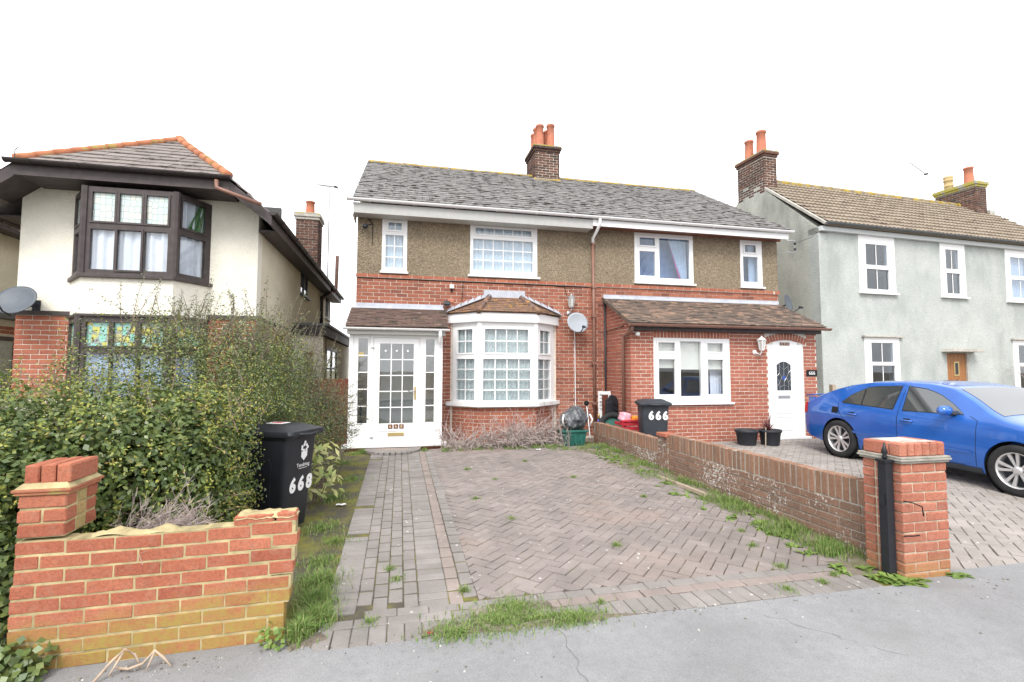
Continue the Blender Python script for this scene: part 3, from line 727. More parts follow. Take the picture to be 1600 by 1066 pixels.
# right-hand low wall between the two drives: stretcher courses with a soldier course on top
gw = root('low_boundary_wall', 'long low brown brick wall with flaking white paint and upright bricks along its top', 'garden wall', (3.93, 6.3, -.06))
frG = Fr((3.885, 0, 0), (0, -1, 0), (-1, 0, 0))
WX0, WX1 = 3.885, 3.99
def gtop(y): return .505 if y < 6.75 else .40
for y0, y1, top in ((3.46, 6.72, .510), (6.98, 9.62, .402)):
    mb = MB(); mb.hexa([(WX0+.006, y0, -.16), (WX1-.006, y0, -.16), (WX1-.006, y1, -.05), (WX0+.006, y1, -.05), (WX0+.006, y0, top-.006), (WX1-.006, y0, top-.006), (WX1-.006, y1, top-.006), (WX0+.006, y1, top-.006)]); mb.build('mortar', 'mortar_grey', gw)
    sp = []; n = int((y1-y0)/.0757)
    for k in range(n):
        a = random.gauss(0, .012); e = Vector((0, -math.cos(a), math.sin(a))); zz = Vector((0, math.sin(a), math.cos(a)))
        sp.append((Vector(((WX0+WX1)/2+random.gauss(0, .003), y0+.038+k*.0757, top-.1075+random.gauss(0, .003))), (e, Vector((1, 0, 0)), zz), (.066, .105, .215)))
    pieces(gw, 'brick', sp, 'brick_brown', 300, .006)
    cs = courses(-y1, -y0, top-.217-6*.075, top-.217, off=1); cs = [c for c in cs if c[1] > gz(-c[0])-.03]
    brick_wall(gw, frG, cs, 'brick_flaky', d=.001, depth=.104, limit=150, jit=.003)
MB().box(WX0-.012, WX1+.10, 6.72, 6.98, -.1, .455).build('mortar', 'mortar_grey', gw)
frP = Fr((WX0-.016, 0, 0), (0, -1, 0), (-1, 0, 0))
brick_wall(gw, frP, courses(-6.98, -6.72, -.07, .46), 'brick_flaky', d=.004, limit=30)
pieces(gw, 'brick', [(Vector((3.94, 6.85, .485)), ((0, 1, 0), (-1, 0, 0), (0, 0, 1)), (.27, .215, .055))], 'brick_orange', 5, .006)

pr = root('gate_pillar', 'square red brick gate pillar with soldier brick cap beside the black gate post', 'pillar', (3.97, 3.27, -.13))
pillar(pr, 3.755, 4.195, 3.1, 3.43, -.16, 12, 'brick_pillar', 'mortar_buff')
for k in range(3):
    e = .014+.012*k if k < 2 else .020
    MB().box(3.755-e, 4.195+e, 3.1-e, 3.43+e, .742+k*.017, .757+k*.017).build('creasing_tile', 'mortar_grey', pr, bevel=.004)
MB().box(3.775, 4.175, 3.12, 3.41, .79, .885).build('mortar', 'concrete', pr)
sp = [(Vector((3.755+.036+k*.0735, 3.15, .842)), (Vector((1, 0, random.gauss(0, .01))).normalized(), Vector((0, 1, 0)), Zv), (.064, .10, .105)) for k in range(6)]
sp += [(Vector((3.806, 3.315, .842)), (Vector((0, -1, 0)), Vector((1, 0, 0)), Zv), (.215, .1025, .105)), (Vector((4.144, 3.315, .842)), (Vector((0, 1, 0)), Vector((-1, 0, 0)), Zv), (.215, .1025, .105))]
pieces(pr, 'brick', sp, 'brick_pillar', 20, .010)
MB().box(3.80, 4.15, 3.14, 3.40, .80, .896).build('mortar_cap', 'concrete', pr)
for pts in ([(3.76, 3.098, .46), (3.80, 3.06, .455), (3.85, 3.03, .43), (3.865, 3.035, .36)], [(3.75, 3.10, .20), (3.79, 3.06, .21), (3.84, 3.05, .215)]):
    MB().tube(pts, .005, 6).build('iron_wire', 'black_matt', pr, smooth=True)
gp = root('gate_post', 'black square metal gate post with pointed finial against the brick pillar', 'gate post', (3.70, 3.18, -.13))
MB().box(3.665, 3.735, 3.15, 3.22, -.2, .745).build('post', 'black_plastic', gp, bevel=.004)
MB().box(3.655, 3.745, 3.14, 3.23, .745, .765).build('cap', 'black_plastic', gp, bevel=.003)
MB().lathe([(.012, .765), (.022, .785), (.012, .80), (.024, .815), (.014, .85), (.002, .90)], (3.70, 3.185, 0), n=12).build('finial', 'black_plastic', gp, smooth=True)
MB().box(3.652, 3.667, 3.165, 3.20, .42, .50).build('latch_keep', 'black_plastic', gp)
# ------------------------------------------------------------------ the pair of houses
def gutter(parent, p0, p1, r, mat, nb=6, name='gutter'):
    p0, p1 = Vector(p0), Vector(p1); e = (p1-p0).normalized(); n = e.cross(Zv).normalized(); mb = MB(); k = 8
    prof = [(math.cos(math.pi+math.pi*i/k)*r, math.sin(math.pi+math.pi*i/k)*r*.9) for i in range(k+1)]
    prof = prof+[(x*.86, z*.86) for x, z in prof[::-1]]
    mb.prism([p0+n*x+Zv*z for x, z in prof], [p1+n*x+Zv*z for x, z in prof])
    g = mb.build(name, mat, parent)
    for i in range(nb):
        c = p0.lerp(p1, (i+.5)/nb); mb = MB()
        q = [(x*1.13, z*1.13) for x, z in prof[:k+1]]+[(x*1.0, z*1.0) for x, z in prof[:k+1][::-1]]
        mb.prism([c-e*.02+n*x+Zv*z for x, z in q], [c+e*.02+n*x+Zv*z for x, z in q]); mb.build('bracket', mat, g)
    for c, s_ in ((p0, -1), (p1, 1)):
        mb = MB(); q = [(x*1.08, z*1.08) for x, z in prof[:k+1]]
        mb.prism([c+n*x+Zv*z for x, z in q], [c+e*(.012*s_)+n*x+Zv*z for x, z in q]); mb.build('stop_end', mat, g)
    return g
def pot(parent, c, r, h, mat, lean=(0, 0), rings=False):
    ax = Vector((lean[0], lean[1], 1))
    pf = [(r*1.12, 0), (r*1.05, h*.1), (r*.98, h*.5), (r*.92, h*.88), (r*1.08, h*.90), (r*1.10, h*.97), (r*.98, h), (r*.8, h), (r*.78, h*.6)]
    if rings: pf = [(r, 0), (r, h*.25), (r*1.12, h*.28), (r*1.12, h*.33), (r*.98, h*.35), (r*.96, h*.62), (r*1.14, h*.65), (r*1.14, h*.72), (r*.95, h*.74), (r*1.1, h*.86), (r*1.1, h*.97), (r*.9, h), (r*.75, h), (r*.7, h*.6)]
    o = MB().lathe(pf, c, ax, 20, cap=False).build('chimney_pot', mat, parent, smooth=True); return o
def chimney(parent, x0, x1, y0, y1, z0, z1, mat, mort, pots, rot=0, piv=(0, 0), cap='flaunching', oversail=2, corb='brick_dark', lim=150):
    """a brick stack with an oversailing head; returns the part"""
    def T(p): 
        v = Vector(p)-Vector((*piv, 0)); return Matrix.Rotation(rot, 3, 'Z') @ v+Vector((*piv, 0))
    hd = z1-.075*oversail-.06
    mb = MB(); mb.box(x0+.006, x1-.006, y0+.006, y1-.006, z0, hd); mb.v = [T(v) for v in mb.v]; ch = mb.build('chimney', mort, parent)
    rx = Matrix.Rotation(rot, 3, 'Z'); ex, ey = rx @ Vector((1, 0, 0)), rx @ Vector((0, 1, 0))
    for o, e, n, L in ((T((x0, y0, 0)), ex, -ey, x1-x0), (T((x1, y0, 0)), ey, ex, y1-y0), (T((x0, y1, 0)), -ey, -ex, y1-y0), (T((x1, y1, 0)), -ex, ey, x1-x0)):
        fr = Fr(o, e, n); lims = lim if n.dot(Vector((x0, y0, 0))) < 0 else 0
        brick_wall(ch, fr, courses(0, L, z0, hd-.02), mat, d=.002, limit=lims, c=.006, jit=.003)
    for k in range(oversail):
        g = .03*(k+1); mb = MB(); mb.box(x0-g, x1+g, y0-g, y1+g, hd+k*.075-.012, hd+(k+1)*.075-.014); mb.v = [T(v) for v in mb.v]; mb.build('corbel', corb, ch, bevel=.006)
    g = .03*oversail-.01; mb = MB(); zz = hd+.075*oversail-.013
    q = [(x0-g, y0-g), (x1+g, y0-g), (x1+g, y1+g), (x0-g, y1+g)]; i = .13
    mb.prism([T((x, y, zz)) for x, y in q], [T((x, y, zz+.035)) for x, y in q])
    mb.hexa([T((x, y, zz+.035)) for x, y in q]+[T((x0+i, y0+i, zz+.10)), T((x1-i, y0+i, zz+.10)), T((x1-i, y1-i, zz+.10)), T((x0+i, y1-i, zz+.10))])
    mb.build('flaunching', cap, ch, fix=True)
    for (x, y, r, h, m_, lean, rings) in pots: pot(ch, T((x, y, zz+.05)), r, h, m_, lean, rings)
    return ch

F = 10.37; HX0, HX1 = -.88, 9.03
house = root('semi_detached_houses', 'brown pebbledash and red brick pair of houses with white porch, bay and lean-to extension', 'house', (4.07, F, 0))
frM = Fr((0, F, 0), (1, 0, 0), (0, -1, 0))
W1, W2, W3, W4 = (-.396, .108, 3.46, 4.615), (1.42, 2.90, 3.468, 4.621), (5.214, 6.72, 3.475, 4.625), (7.99, 8.602, 3.48, 4.615)
mb = MB(); slab(mb, frM, HX0, HX1, 3.39, 4.72, .25, [W1, W2, W3, W4]); mb.build('rendered_wall', 'pebbledash', house)
# lower wall backing with openings behind the bay and the extension window
mb = MB(); slab(mb, frM, HX0+.004, HX1-.004, -.1, 3.388, .25, [(1.25, 3.1, .75, 2.4), (-.36, .36, .0, 2.0)], d=-.004); bw = mb.build('brick_wall', 'mortar', house)
holes = [(-.93, .83, -1, 2.68), (1.03, 3.32, -1, 2.60), (1.2, 3.15, 2.5, 2.75), (1.45, 2.9, 2.7, 2.95), (4.49, 8.95, -1, 3.06)]
brick_wall(bw, frM, courses(HX0, HX1, .02, 3.31, holes), 'brick_red', d=.003, limit=300)
# string course: one projecting course of bricks, dark drip below
sp = []; x = HX0-.01; odd = 0
while x < HX1:
    l = .215; sp.append((frM.p(x+l/2, 3.357, .010), (frM.e, -frM.n, Zv), (min(l, HX1-x), .05, .065))); x += .222
sc_ = MB().fb(frM, HX0-.01, HX1+.01, 3.318, 3.388, -.02, .030).build('string_course', 'mortar', house)
pieces(sc_, 'brick', sp, 'brick_orange', 60, .004)
# sides and back of the building
mb = MB(); mb.box(HX0, HX0+.25, F+.25, 17.5, -.1, 4.9); mb.box(HX1-.25, HX1, F+.25, 17.5, -.1, 4.9); mb.box(HX0, HX1, 17.5, 17.75, -.1, 4.9); mb.build('outer_wall', 'pebbledash', house)
mb = MB(); mb.box(HX0+.25, HX1-.25, F+.3, 17.5, 2.55, 2.7); mb.box(3.95, 4.2, F+.25, 17.5, -.1, 4.8); mb.box(HX0+.25, HX1-.25, F+3.2, F+3.3, 0, 4.8); mb.build('inner_wall', 'room_dark', house)
EV = (9.95, 4.80); RG = (13.95, 7.18)
for X0, X1 in ((HX0, HX0+.25), (HX1-.25, HX1)):
    MB().prism([(X0, F, 4.7), (X0, 13.95, 6.95), (X0, 17.75, 4.7)], [(X1, F, 4.7), (X1, 13.95, 6.95), (X1, 17.75, 4.7)]).build('gable', 'pebbledash', house)
slope = Vector((0, RG[0]-EV[0], RG[1]-EV[1])); RL = slope.length; sv1 = slope.normalized(); rn = Vector((0, -sv1.z, sv1.y))
mb = MB(); x0, x1 = -.93, 9.08
a, b = Vector((0, *EV)), Vector((0, *RG)); c = Vector((0, 17.95, 4.80))
for p, q, n in ((a, b, rn), (b, c, Vector((0, -rn.y, rn.z)))):
    mb.hexa([Vector((x0, 0, 0))+p-n*.07, Vector((x1, 0, 0))+p-n*.07, Vector((x1, 0, 0))+p, Vector((x0, 0, 0))+p, Vector((x0, 0, 0))+q-n*.07, Vector((x1, 0, 0))+q-n*.07, Vector((x1, 0, 0))+q, Vector((x0, 0, 0))+q])
roof = mb.build('roof', 'tile_grey', house)
tiles(roof, (x0, *EV), (1, 0, 0), sv1, lambda t: (-.02, x1-x0+.02), RL, .205, .30, 'tile_grey', th=.014)
x = x0
while x < x1:
    l = min(.45, x1-x); mb = MB()
    pf = [(.13*math.cos(R(180-k*22.5)), .10*math.sin(R(180-k*22.5))) for k in range(9)]
    dz_ = random.gauss(0, .004)
    mb.prism([(x, RG[0]+u, RG[1]-.055+v+dz_) for u, v in pf], [(x+l-.008, RG[0]+u, RG[1]-.055+v+dz_) for u, v in pf]); mb.build('ridge_tile', 'ridge_lichen', roof); x += .45
# eaves: boxed white fascia on one half, open white fascia on the other
fy = F-.335
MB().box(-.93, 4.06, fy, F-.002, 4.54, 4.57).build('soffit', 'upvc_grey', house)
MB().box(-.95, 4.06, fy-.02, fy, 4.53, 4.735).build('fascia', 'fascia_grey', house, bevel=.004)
MB().box(-.955, -.93, fy-.022, F+.3, 4.50, 4.735).build('box_end', 'upvc', house)
MB().box(4.063, 9.06, fy-.016, fy+.006, 4.60, 4.745).build('fascia', 'upvc', house, bevel=.004)
MB().box(4.063, 9.05, fy+.01, F-.002, 4.655, 4.68).build('soffit', 'brown_plastic', house)
g = gutter(house, (-1.05, fy-.07, 4.80), (9.13, fy-.07, 4.79), .056, 'upvc', 12)
for s0, s1 in ((-.52, .25), (1.30, 3.05), (4.2, 9.0)):
    cs = []; x = s0
    while x < s1: cs.append((x+.1075, 4.66 if s0 > 4 else 4.655, .215, 0)); x += .225
    brick_wall(bw, frM, cs, 'brick_red', d=.010, depth=.03, bh=.05, limit=60)
window(house, frM, *W1, [(-.272, -.006, 4.325, 4.48, 2, 1, True), (-.325, .03, 3.54, 4.22, 2, 3, False)], sill=.03, out=-.004)
window(house, frM, *W2, [(1.533, 2.766, 4.36, 4.49, 6, 1, True), (1.485, 2.80, 3.575, 4.25, 6, 3, False)], sill=.05, out=-.004)
window(house, frM, *W3, [(5.34, 5.73, 4.335, 4.515, 1, 1, True), (5.34, 5.73, 3.63, 4.20, 1, 1, False), (5.845, 6.62, 3.59, 4.53, 1, 1, False)], sill=.03, glass='glass_strong', out=-.004)
window(house, frM, *W4, [(8.115, 8.43, 4.32, 4.50, 1, 1, True), (8.07, 8.48, 3.60, 4.215, 1, 1, False)], sill=.03, glass='glass_strong', out=-.004)
plain('room_blue', (.34, .45, .70), .9, .1)
def drape(fr, s0, s1, z0, z1, d, mat, parent, waves, amp=.012, name='curtain', seed=1): return curtain(fr, s0, s1, z0, z1, d, amp, waves, seed).build(name, mat, parent, smooth=True, fix=False)
drape(frM, W1[0]+.04, W1[1]-.04, W1[2]+.03, W1[3]-.03, -.085, 'curtain_net', house, 5)
drape(frM, W2[0]+.04, W2[1]-.04, W2[2]+.03, W2[3]-.03, -.085, 'curtain_net', house, 13)
MB().fb(frM, 4.3, 8.75, 2.9, 4.7, -.50, -.45).build('room_wall', 'room_blue', house)
mb = MB(); mb.grid(lambda a, b: frM.p(6.66-(.12+.40*b)*(1-a)-.0*a, 3.5+1.1*b, -.17+.012*math.sin(a*30)), 40, 4); mb.build('curtain', 'curtain_white', house, smooth=True, fix=False)
mb = MB(); mb.grid(lambda a, b: frM.p(6.66-(.12+.40*b)-.05*a*(1-b)-.01, 3.5+1.1*b, -.165), 4, 4); mb.build('curtain_edge', 'curtain_pink', house, fix=False)
drape(frM, 8.33, 8.56, 3.5, 4.6, -.17, 'curtain_white', house, 4)
# downpipes
mb = MB(); mb.tube([(4.205, fy-.07, 4.75), (4.205, fy-.06, 4.66), (4.19, fy+.0, 4.56), (4.17, F-.07, 4.40), (4.17, F-.07, 4.28)], .034, 10); mb.build('downpipe_neck', 'upvc', house, smooth=True)
dp = MB().tube([(4.17, F-.06, 4.30), (4.185, F-.06, 2.4), (4.195, F-.06, .05)], .033, 10).build('downpipe', 'brown_plastic', house, smooth=True)
for z in (4.28, 3.3, 2.65, 1.6, .72): MB().box(4.14, 4.235, F-.10, F, z-.03, z+.03).build('clip', 'brown_plastic', dp, bevel=.008)
# chimney with six pots
chimney(house, 3.72, 4.46, 13.55, 14.5, 6.6, 8.02, 'brick_dark', 'mortar_pale', [(3.92+.33*i, 13.74+.30*j, .115, .66+.05*((i+j) % 2), 'pot_clay', (0, 0), False) for i in range(2) for j in range(3)])
MB().hexa([(3.66, 13.42, 6.84), (4.52, 13.42, 6.84), (4.52, 13.56, 6.93), (3.66, 13.56, 6.93), (3.70, 13.45, 6.90), (4.48, 13.45, 6.90), (4.48, 13.56, 7.02), (3.70, 13.56, 7.02)]).build('chimney_apron', 'ridge_lichen', house)

# ---- porch
PY = 9.4; frP = Fr((0, PY, 0), (1, 0, 0), (0, -1, 0))
porch = MB(); slab(porch, frP, -.90, .78, .12, 2.12, .07, [(-.74, -.57, .48, 2.02), (.47, .63, .48, 2.02), (-.475, .36, .10, 2.04)])
porch.box(-.90, -.83, PY+.07, F-.01, .12, 2.3); porch.box(.71, .78, PY+.07, F-.01, .12, 2.3)
porch = porch.build('porch', 'upvc', house)
for a0, a1, sd_ in ((-.74, -.57, 0), (.47, .63, 1)):
    MB().fb(frP, a0, a1, .48, 2.02, -.035, -.029).build('pane', 'porch_glass', porch)
    for k in range(1, 5): MB().fb(frP, a0, a1, .48+1.54*k/5-.009, .48+1.54*k/5+.009, -.028, -.018).build('glazing_bar', 'upvc', porch)
    mb = MB(); slab(mb, frP, a0-.03, a1+.03, .19, .40, .012, [(a0, a1, .22, .37)], d=.010); mb.build('panel_moulding', 'upvc', porch)
MB().box(-.99, .86, PY-.11, PY+.06, .055, .118).build('sill', 'upvc', porch, bevel=.01)
MB().box(-.90, .78, PY-.02, F-.02, -.05, .05).build('base', 'brick_red', porch)
for x in (-.54, -.82): 
    MB().fb(frP, x-.004, x+.004, .13, 2.1, -.001, .004).build('joint_trim', 'upvc_grey', porch)
pd = MB(); slab(pd, frP, -.47, .355, .125, 2.035, .05, [(-.36, .25, .47, 1.93)], d=-.004); pd = pd.build('porch_door', 'upvc', house)
MB().fb(frP, -.36, .25, .47, 1.93, -.035, -.029).build('pane', 'porch_glass', pd)
for k in (1, 2): x = -.36+.61*k/3; MB().fb(frP, x-.009, x+.009, .47, 1.93, -.028, -.0135).build('glazing_bar', 'upvc', pd)
for k in range(1, 5): z = .47+1.46*k/5; MB().fb(frP, -.36, .25, z-.009, z+.009, -.028, -.0145).build('glazing_bar', 'upvc', pd)
mb = MB(); slab(mb, frP, -.38, .27, .16, .36, .012, [(-.355, .245, .185, .335)], d=.008); mb.build('panel_moulding', 'upvc', pd)
MB().fb(frP, -.20, .09, .245, .305, .0, .014).build('letter_plate', 'brass', pd, bevel=.004)
for k, ch in enumerate('668'):
    x = -.155+k*.10; tl = MB().fb(frP, x-.04, x+.04, .375, .455, -.004, .006).build('number_tile', 'bronze_tile', pd, bevel=.003)
    text('numeral', ch, .075, frP.p(x, .415, .0065), (1, 0, 0), (0, 0, 1), 'gold_print', tl, .0005)
MB().fb(frP, .265, .30, .90, 1.14, -.004, .010).build('handle_plate', 'brass', pd, bevel=.004)
MB().tube([frP.p(.28, 1.06, .008), frP.p(.28, 1.06, .05), frP.p(.22, 1.06, .052), frP.p(.15, 1.058, .05)], .010, 8).build('door_handle', 'steel', pd, smooth=True)
for k in range(3):
    MB().lathe([(.018, 0), (.018, .003)], frP.p(-.26+.2*k, 1.80, -.028), (0, -1, 0), 14).build('suction_hook', 'white_print', pd)
MB().fb(frP, -.735, -.645, 1.68, 1.77, -.028, -.026).build('sticker', 'brass', porch)
for z in (.22, 1.85): MB().fb(frP, -.515, -.455, z-.015, z+.015, -.002, .012).build('hinge', 'steel', pd, bevel=.003)
MB().box(-.36, .36, F-.06, F-.02, .06, 1.98).build('inner_door', 'upvc_grey', house)
MB().box(-.88, .76, PY+.075, F-.02, .05, .058).build('porch_floor', 'bin_grey', house)
MB().box(-.70, -.665, PY+.05, PY+.09, .4, .80).build('umbrella_stand', 'bin_grey', house)
pe, pt = Vector((-.95, 9.20, 2.215)), Vector((-.95, F, 2.70)); pv_ = pt-pe
mb = MB(); pn = Vector((0, -pv_.z, pv_.y)).normalized()
mb.hexa([pe-pn*.05, pe-pn*.05+Vector((1.82, 0, 0)), pe+Vector((1.82, 0, 0)), pe, pt-pn*.05, pt-pn*.05+Vector((1.86, 0, 0)), pt+Vector((1.86, 0, 0)), pt])
pr_ = mb.build('porch_roof', 'tile_brown', house)
tiles(pr_, pe, (1, 0, 0), pv_, lambda t: (-.01, 1.83+.03*t), pv_.length, .10, .165, 'tile_brown', th=.016)
MB().fb(frM, -.885, .86, 2.69, 2.80, -.0, .012).build('flashing', 'lead', pr_)
mb = MB(); q = [pt+Vector((.0, .0, 0)), pt+Vector((1.82, 0, 0))]; mb.hexa([q[0]+pn*.028-pv_.normalized()*.12, q[1]+pn*.028-pv_.normalized()*.12, q[1]+pn*.032-pv_.normalized()*.12, q[0]+pn*.032-pv_.normalized()*.12, q[0]+pn*.03, q[1]+pn*.03, q[1]+pn*.036, q[0]+pn*.036]); mb.build('flashing_apron', 'lead', pr_)
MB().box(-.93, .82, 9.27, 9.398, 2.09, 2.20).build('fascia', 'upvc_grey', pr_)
MB().prism([(-.92, 9.39, 2.12), (-.92, F, 2.12), (-.92, F, 2.66)], [(-.88, 9.39, 2.12), (-.88, F, 2.12), (-.88, F, 2.66)]).build('cheek', 'upvc', pr_)
MB().prism([(.77, 9.39, 2.12), (.77, F, 2.12), (.77, F, 2.66)], [(.81, 9.39, 2.12), (.81, F, 2.12), (.81, F, 2.66)]).build('cheek', 'upvc', pr_)
gutter(pr_, (-.98, 9.20, 2.205), (.88, 9.20, 2.20), .045, 'upvc', 4)
MB().tube([(.72, 9.20, 2.17), (.72, 9.21, 2.06), (.72, 9.33, 1.98), (.72, 9.33, 1.93)], .032, 10).build('downpipe_neck', 'upvc', pr_, smooth=True)

# ---- bay window
BL, BR, BY = 1.56, 2.72, 9.85
fA = Fr((1.07, F, 0), (BL-1.07, BY-F, 0), (-(F-BY), -(BL-1.07), 0)); LA = math.hypot(BL-1.07, BY-F)
fB = Fr((BL, BY, 0), (1, 0, 0), (0, -1, 0)); LB = BR-BL
fC = Fr((BR, BY, 0), (3.27-BR, F-BY, 0), (F-BY, -(3.27-BR), 0)); LC = math.hypot(3.27-BR, F-BY)
bayw = MB()
for fr, L in ((fA, LA), (fB, LB), (fC, LC)): bayw.fb(fr, .0, L, -.1, .72, -.12, -.005)
bayw = bayw.build('bay_wall', 'mortar', house)
for fr, L, o in ((fA, LA, 0), (fB, LB, 1), (fC, LC, 0)): brick_wall(bayw, fr, courses(0, L, .02, .72, off=o), 'brick_orange', d=.002, limit=100)
bay = window(house, fB, 0, LB, .80, 2.44, [(.10, 1.0, 1.80, 2.28, 4, 2, True), (.07, 1.05, .84, 1.675, 4, 4, False)], name='bay_window', out=.0, barw=.02)
for fr, L, (u0, u1), (l0, l1) in ((fA, LA, (.13, .53), (.095, .575)), (fC, LC, (.16, .57), (.10, .62))):
    b2 = window(house, fr, 0, L, .80, 2.44, [(u0, u1, 1.80, 2.28, 2, 2, True), (l0, l1, .84, 1.675, 2, 4, False)], name='bay_side_window', out=.0, barw=.02)
for x in (BL, BR): MB().lathe([(.062, .80), (.062, 2.44)], (x, BY+.02, 0), n=8).build('corner_post', 'upvc', bay)
def off(d): # the plan of the bay, pushed outwards by d
    k = d*.42; return [(1.07-d*1.35, F-.002), (BL-k, BY-d), (BR+k, BY-d), (3.27+d*1.35, F-.002)]
for z0, z1, d, nm in ((.715, .80, .10, 'sill'), (2.42, 2.605, .085, 'head_fascia')):
    p = off(d); MB().prism([(x, y, z0) for x, y in p], [(x, y, z1) for x, y in p]).build(nm, 'upvc', bay, bevel=.006)
drape(fB, .03, LB-.03, .82, 2.4, -.085, 'curtain_lace', bay, 11)
drape(fA, .03, LA-.03, .82, 2.4, -.075, 'curtain_lace', bay, 6); drape(fC, .03, LC+.0, .82, 2.4, -.075, 'curtain_lace', bay, 6)
e = off(.12); Tl, Tr = Vector((1.84, F, 2.99)), Vector((2.53, F, 2.99)); e = [Vector((x, y, 2.612)) for x, y in e]
bro = MB().add([*e, Tl, Tr], [(0, 1, 4), (1, 2, 5, 4), (2, 3, 5), (0, 3, 2, 1)]).build('bay_roof', 'tile_bay', house)
def plane_tiles(parent, a, b, tl, tr, gauge, tw, mat, th=.014):
    a, b, tl, tr = map(Vector, (a, b, tl, tr)); u = (b-a).normalized(); L = (b-a).length
    h = (tl-a)-u*(tl-a).dot(u); H = h.length; v = h.normalized(); s0, s1 = (tl-a).dot(u), (tr-a).dot(u)
    tiles(parent, a, u, v, lambda t: (s0*min(t/H, 1), L+(s1-L)*min(t/H, 1)), H, gauge, tw, mat, th)
plane_tiles(bro, e[1], e[2], Tl, Tr, .095, .165, 'tile_bay'); plane_tiles(bro, e[0], e[1], Tl, Tl, .095, .165, 'tile_bay'); plane_tiles(bro, e[2], e[3], Tr, Tr, .095, .165, 'tile_bay')
for a, b in ((e[1], Tl), (e[2], Tr)):
    for k in range(4):
        p, q = a.lerp(b, k/4), a.lerp(b, (k+1)/4-.01); MB().tube([p+Vector((0, -.01, .012)), q+Vector((0, -.01, .030))], [.062, .052], 8).build('hip_tile', 'tile_brown' if k % 2 else 'tile_bay', bro, smooth=True)
MB().fb(frM, 1.72, 2.62, 2.97, 3.15, .002, .022).build('flashing', 'lead', bro)
for sgn, x0, x1 in ((1, .94, 1.80), (-1, 3.43, 2.55)):
    for k in range(6):
        a = x0+(x1-x0)*k/6; b = x0+(x1-x0)*(k+1)/6; z0 = 2.615+.375*k/6; 
        MB().fprism(frM, [(a, z0-.02), (b, z0+.045), (b, z0+.18), (a+(b-a)*.15, z0+.10)] if sgn > 0 else [(b, z0+.045), (a, z0-.02), (a+(b-a)*.15, z0+.10), (b, z0+.18)], .001+.002*k, .010+.002*k).build('flashing_step', 'lead', bro)
    mb = MB(); p, q = (e[0], Tl) if sgn > 0 else (e[3], Tr); w_ = Vector((sgn*.0, -.11, .03))
    mb.hexa([p, p+w_, p+w_+Vector((0, 0, .012)), p+Vector((0, 0, .03)), q, q+w_, q+w_+Vector((0, 0, .012)), q+Vector((0, 0, .03))]); mb.build('flashing_soaker', 'lead', bro)

# ---- lean-to extension
EY, EX0, EX1 = 9.15, 4.49, 8.90; frE = Fr((0, EY, 0), (1, 0, 0), (0, -1, 0)); frS = Fr((EX0, F, 0), (0, -1, 0), (-1, 0, 0)); frR = Fr((EX1, EY, 0), (0, 1, 0), (1, 0, 0))
WE = (4.995, 6.745, .80, 2.11); DE = (7.665, 8.565, .02, 2.10)
ext = MB(); slab(ext, frE, EX0+.005, EX1-.005, -.1, 2.36, .20, [WE, (DE[0], DE[1], -.1, 2.02), (7.80, 8.43, 2.0, 2.10)], d=-.005)
for fr, d_ in ((frS, 1), (frR, -1)):
    q = [(.0, -.1), (1.02, -.1), (1.02, 2.42), (0, 3.02)] if d_ > 0 else [(.2, -.1), (1.22, -.1), (1.22, 3.02), (.2, 2.42)]
    ext.fprism(fr, q, -.2, -.005)
ext = ext.build('extension_wall', 'mortar_pale', house)
def archz(x): # door head
    return 2.03+.075*(1-((x-8.115)/.45)**2)
hol = [WE, (DE[0], DE[1], -1, 2.12), (WE[0]-.0, WE[1]+.0, 2.09, 2.285), (7.60, 8.63, 1.99, 2.28)]
brick_wall(ext, frE, courses(EX0, EX1, -.03, 2.30, hol), 'brick_new', d=.001, limit=300)
sp = []; n = 23
for k in range(n): sp.append((frE.p(WE[0]+.038+k*.0761, 2.20, -.024), (frE.e, -frE.n, Zv), (.066, .05, .165)))
for k in range(15):
    a = R(-23+k*46/14); c = Vector((8.115, EY, 0)); rr = 1.27; p = Vector((8.115+rr*math.sin(a), EY+.024, .915+rr*math.cos(a)))
    e_ = Vector((math.cos(a), 0, -math.sin(a))); z_ = Vector((math.sin(a), 0, math.cos(a))); sp.append((p, (e_, Vector((0, 1, 0)), z_), (.062, .05, .145)))
pieces(ext, 'brick', sp, 'brick_orange', 60, .004)
cs = courses(0, 1.22, -.03, 3.08, top=lambda z: (0, min(1.22, 1.44*(1-(z-2.36)/.74)-.10 if z > 2.36 else 1.22)), off=1); brick_wall(ext, frS, cs, 'brick_new', d=.0, limit=80)
we = window(house, frE, *WE, [(5.10, 5.475, 1.84, 2.02, 1, 1, True), (5.105, 5.47, .965, 1.68, 1, 1, True), (5.60, 6.075, .925, 2.05, 1, 1, False), (6.215, 6.585, 1.84, 2.02, 1, 1, True), (6.22, 6.585, .96, 1.68, 1, 1, True)], sill=.045, out=-.012, name='extension_window', glass='glass')
for a, b, z in ((5.06, 5.53, 1.50), (5.57, 6.10, 1.47), (6.18, 6.63, 1.475)): MB().fb(frE, a, b, z, 2.08, -.115, -.11).build('roller_blind', 'blind_cream', we)
drape(frE, 6.42, 6.70, .84, 1.6, -.25, 'curtain_white', we, 4, name='curtain', seed=4)
MB().box(4.7, 8.7, 10.2, 10.25, 0, 2.3).build('inner_partition', 'room_dark', house)
dr = MB(); q = [(7.665, .045), (8.565, .045)]+[(8.565-.9*k/12, archz(8.565-.9*k/12)) for k in range(13)]
dr.fprism(frE, q, -.075, -.018); dr = dr.build('entrance_door', 'upvc', house)
def mould(a0, a1, z0, z1, w_=.016, d=-.008):
    mb = MB(); slab(mb, frE, a0, a1, z0, z1, .012, [(a0+w_, a1-w_, z0+w_, z1-w_)], d=d); return mb
mould(7.755, 8.475, .10, 1.975, .012, -.012).build('leaf_edge', 'upvc', dr)
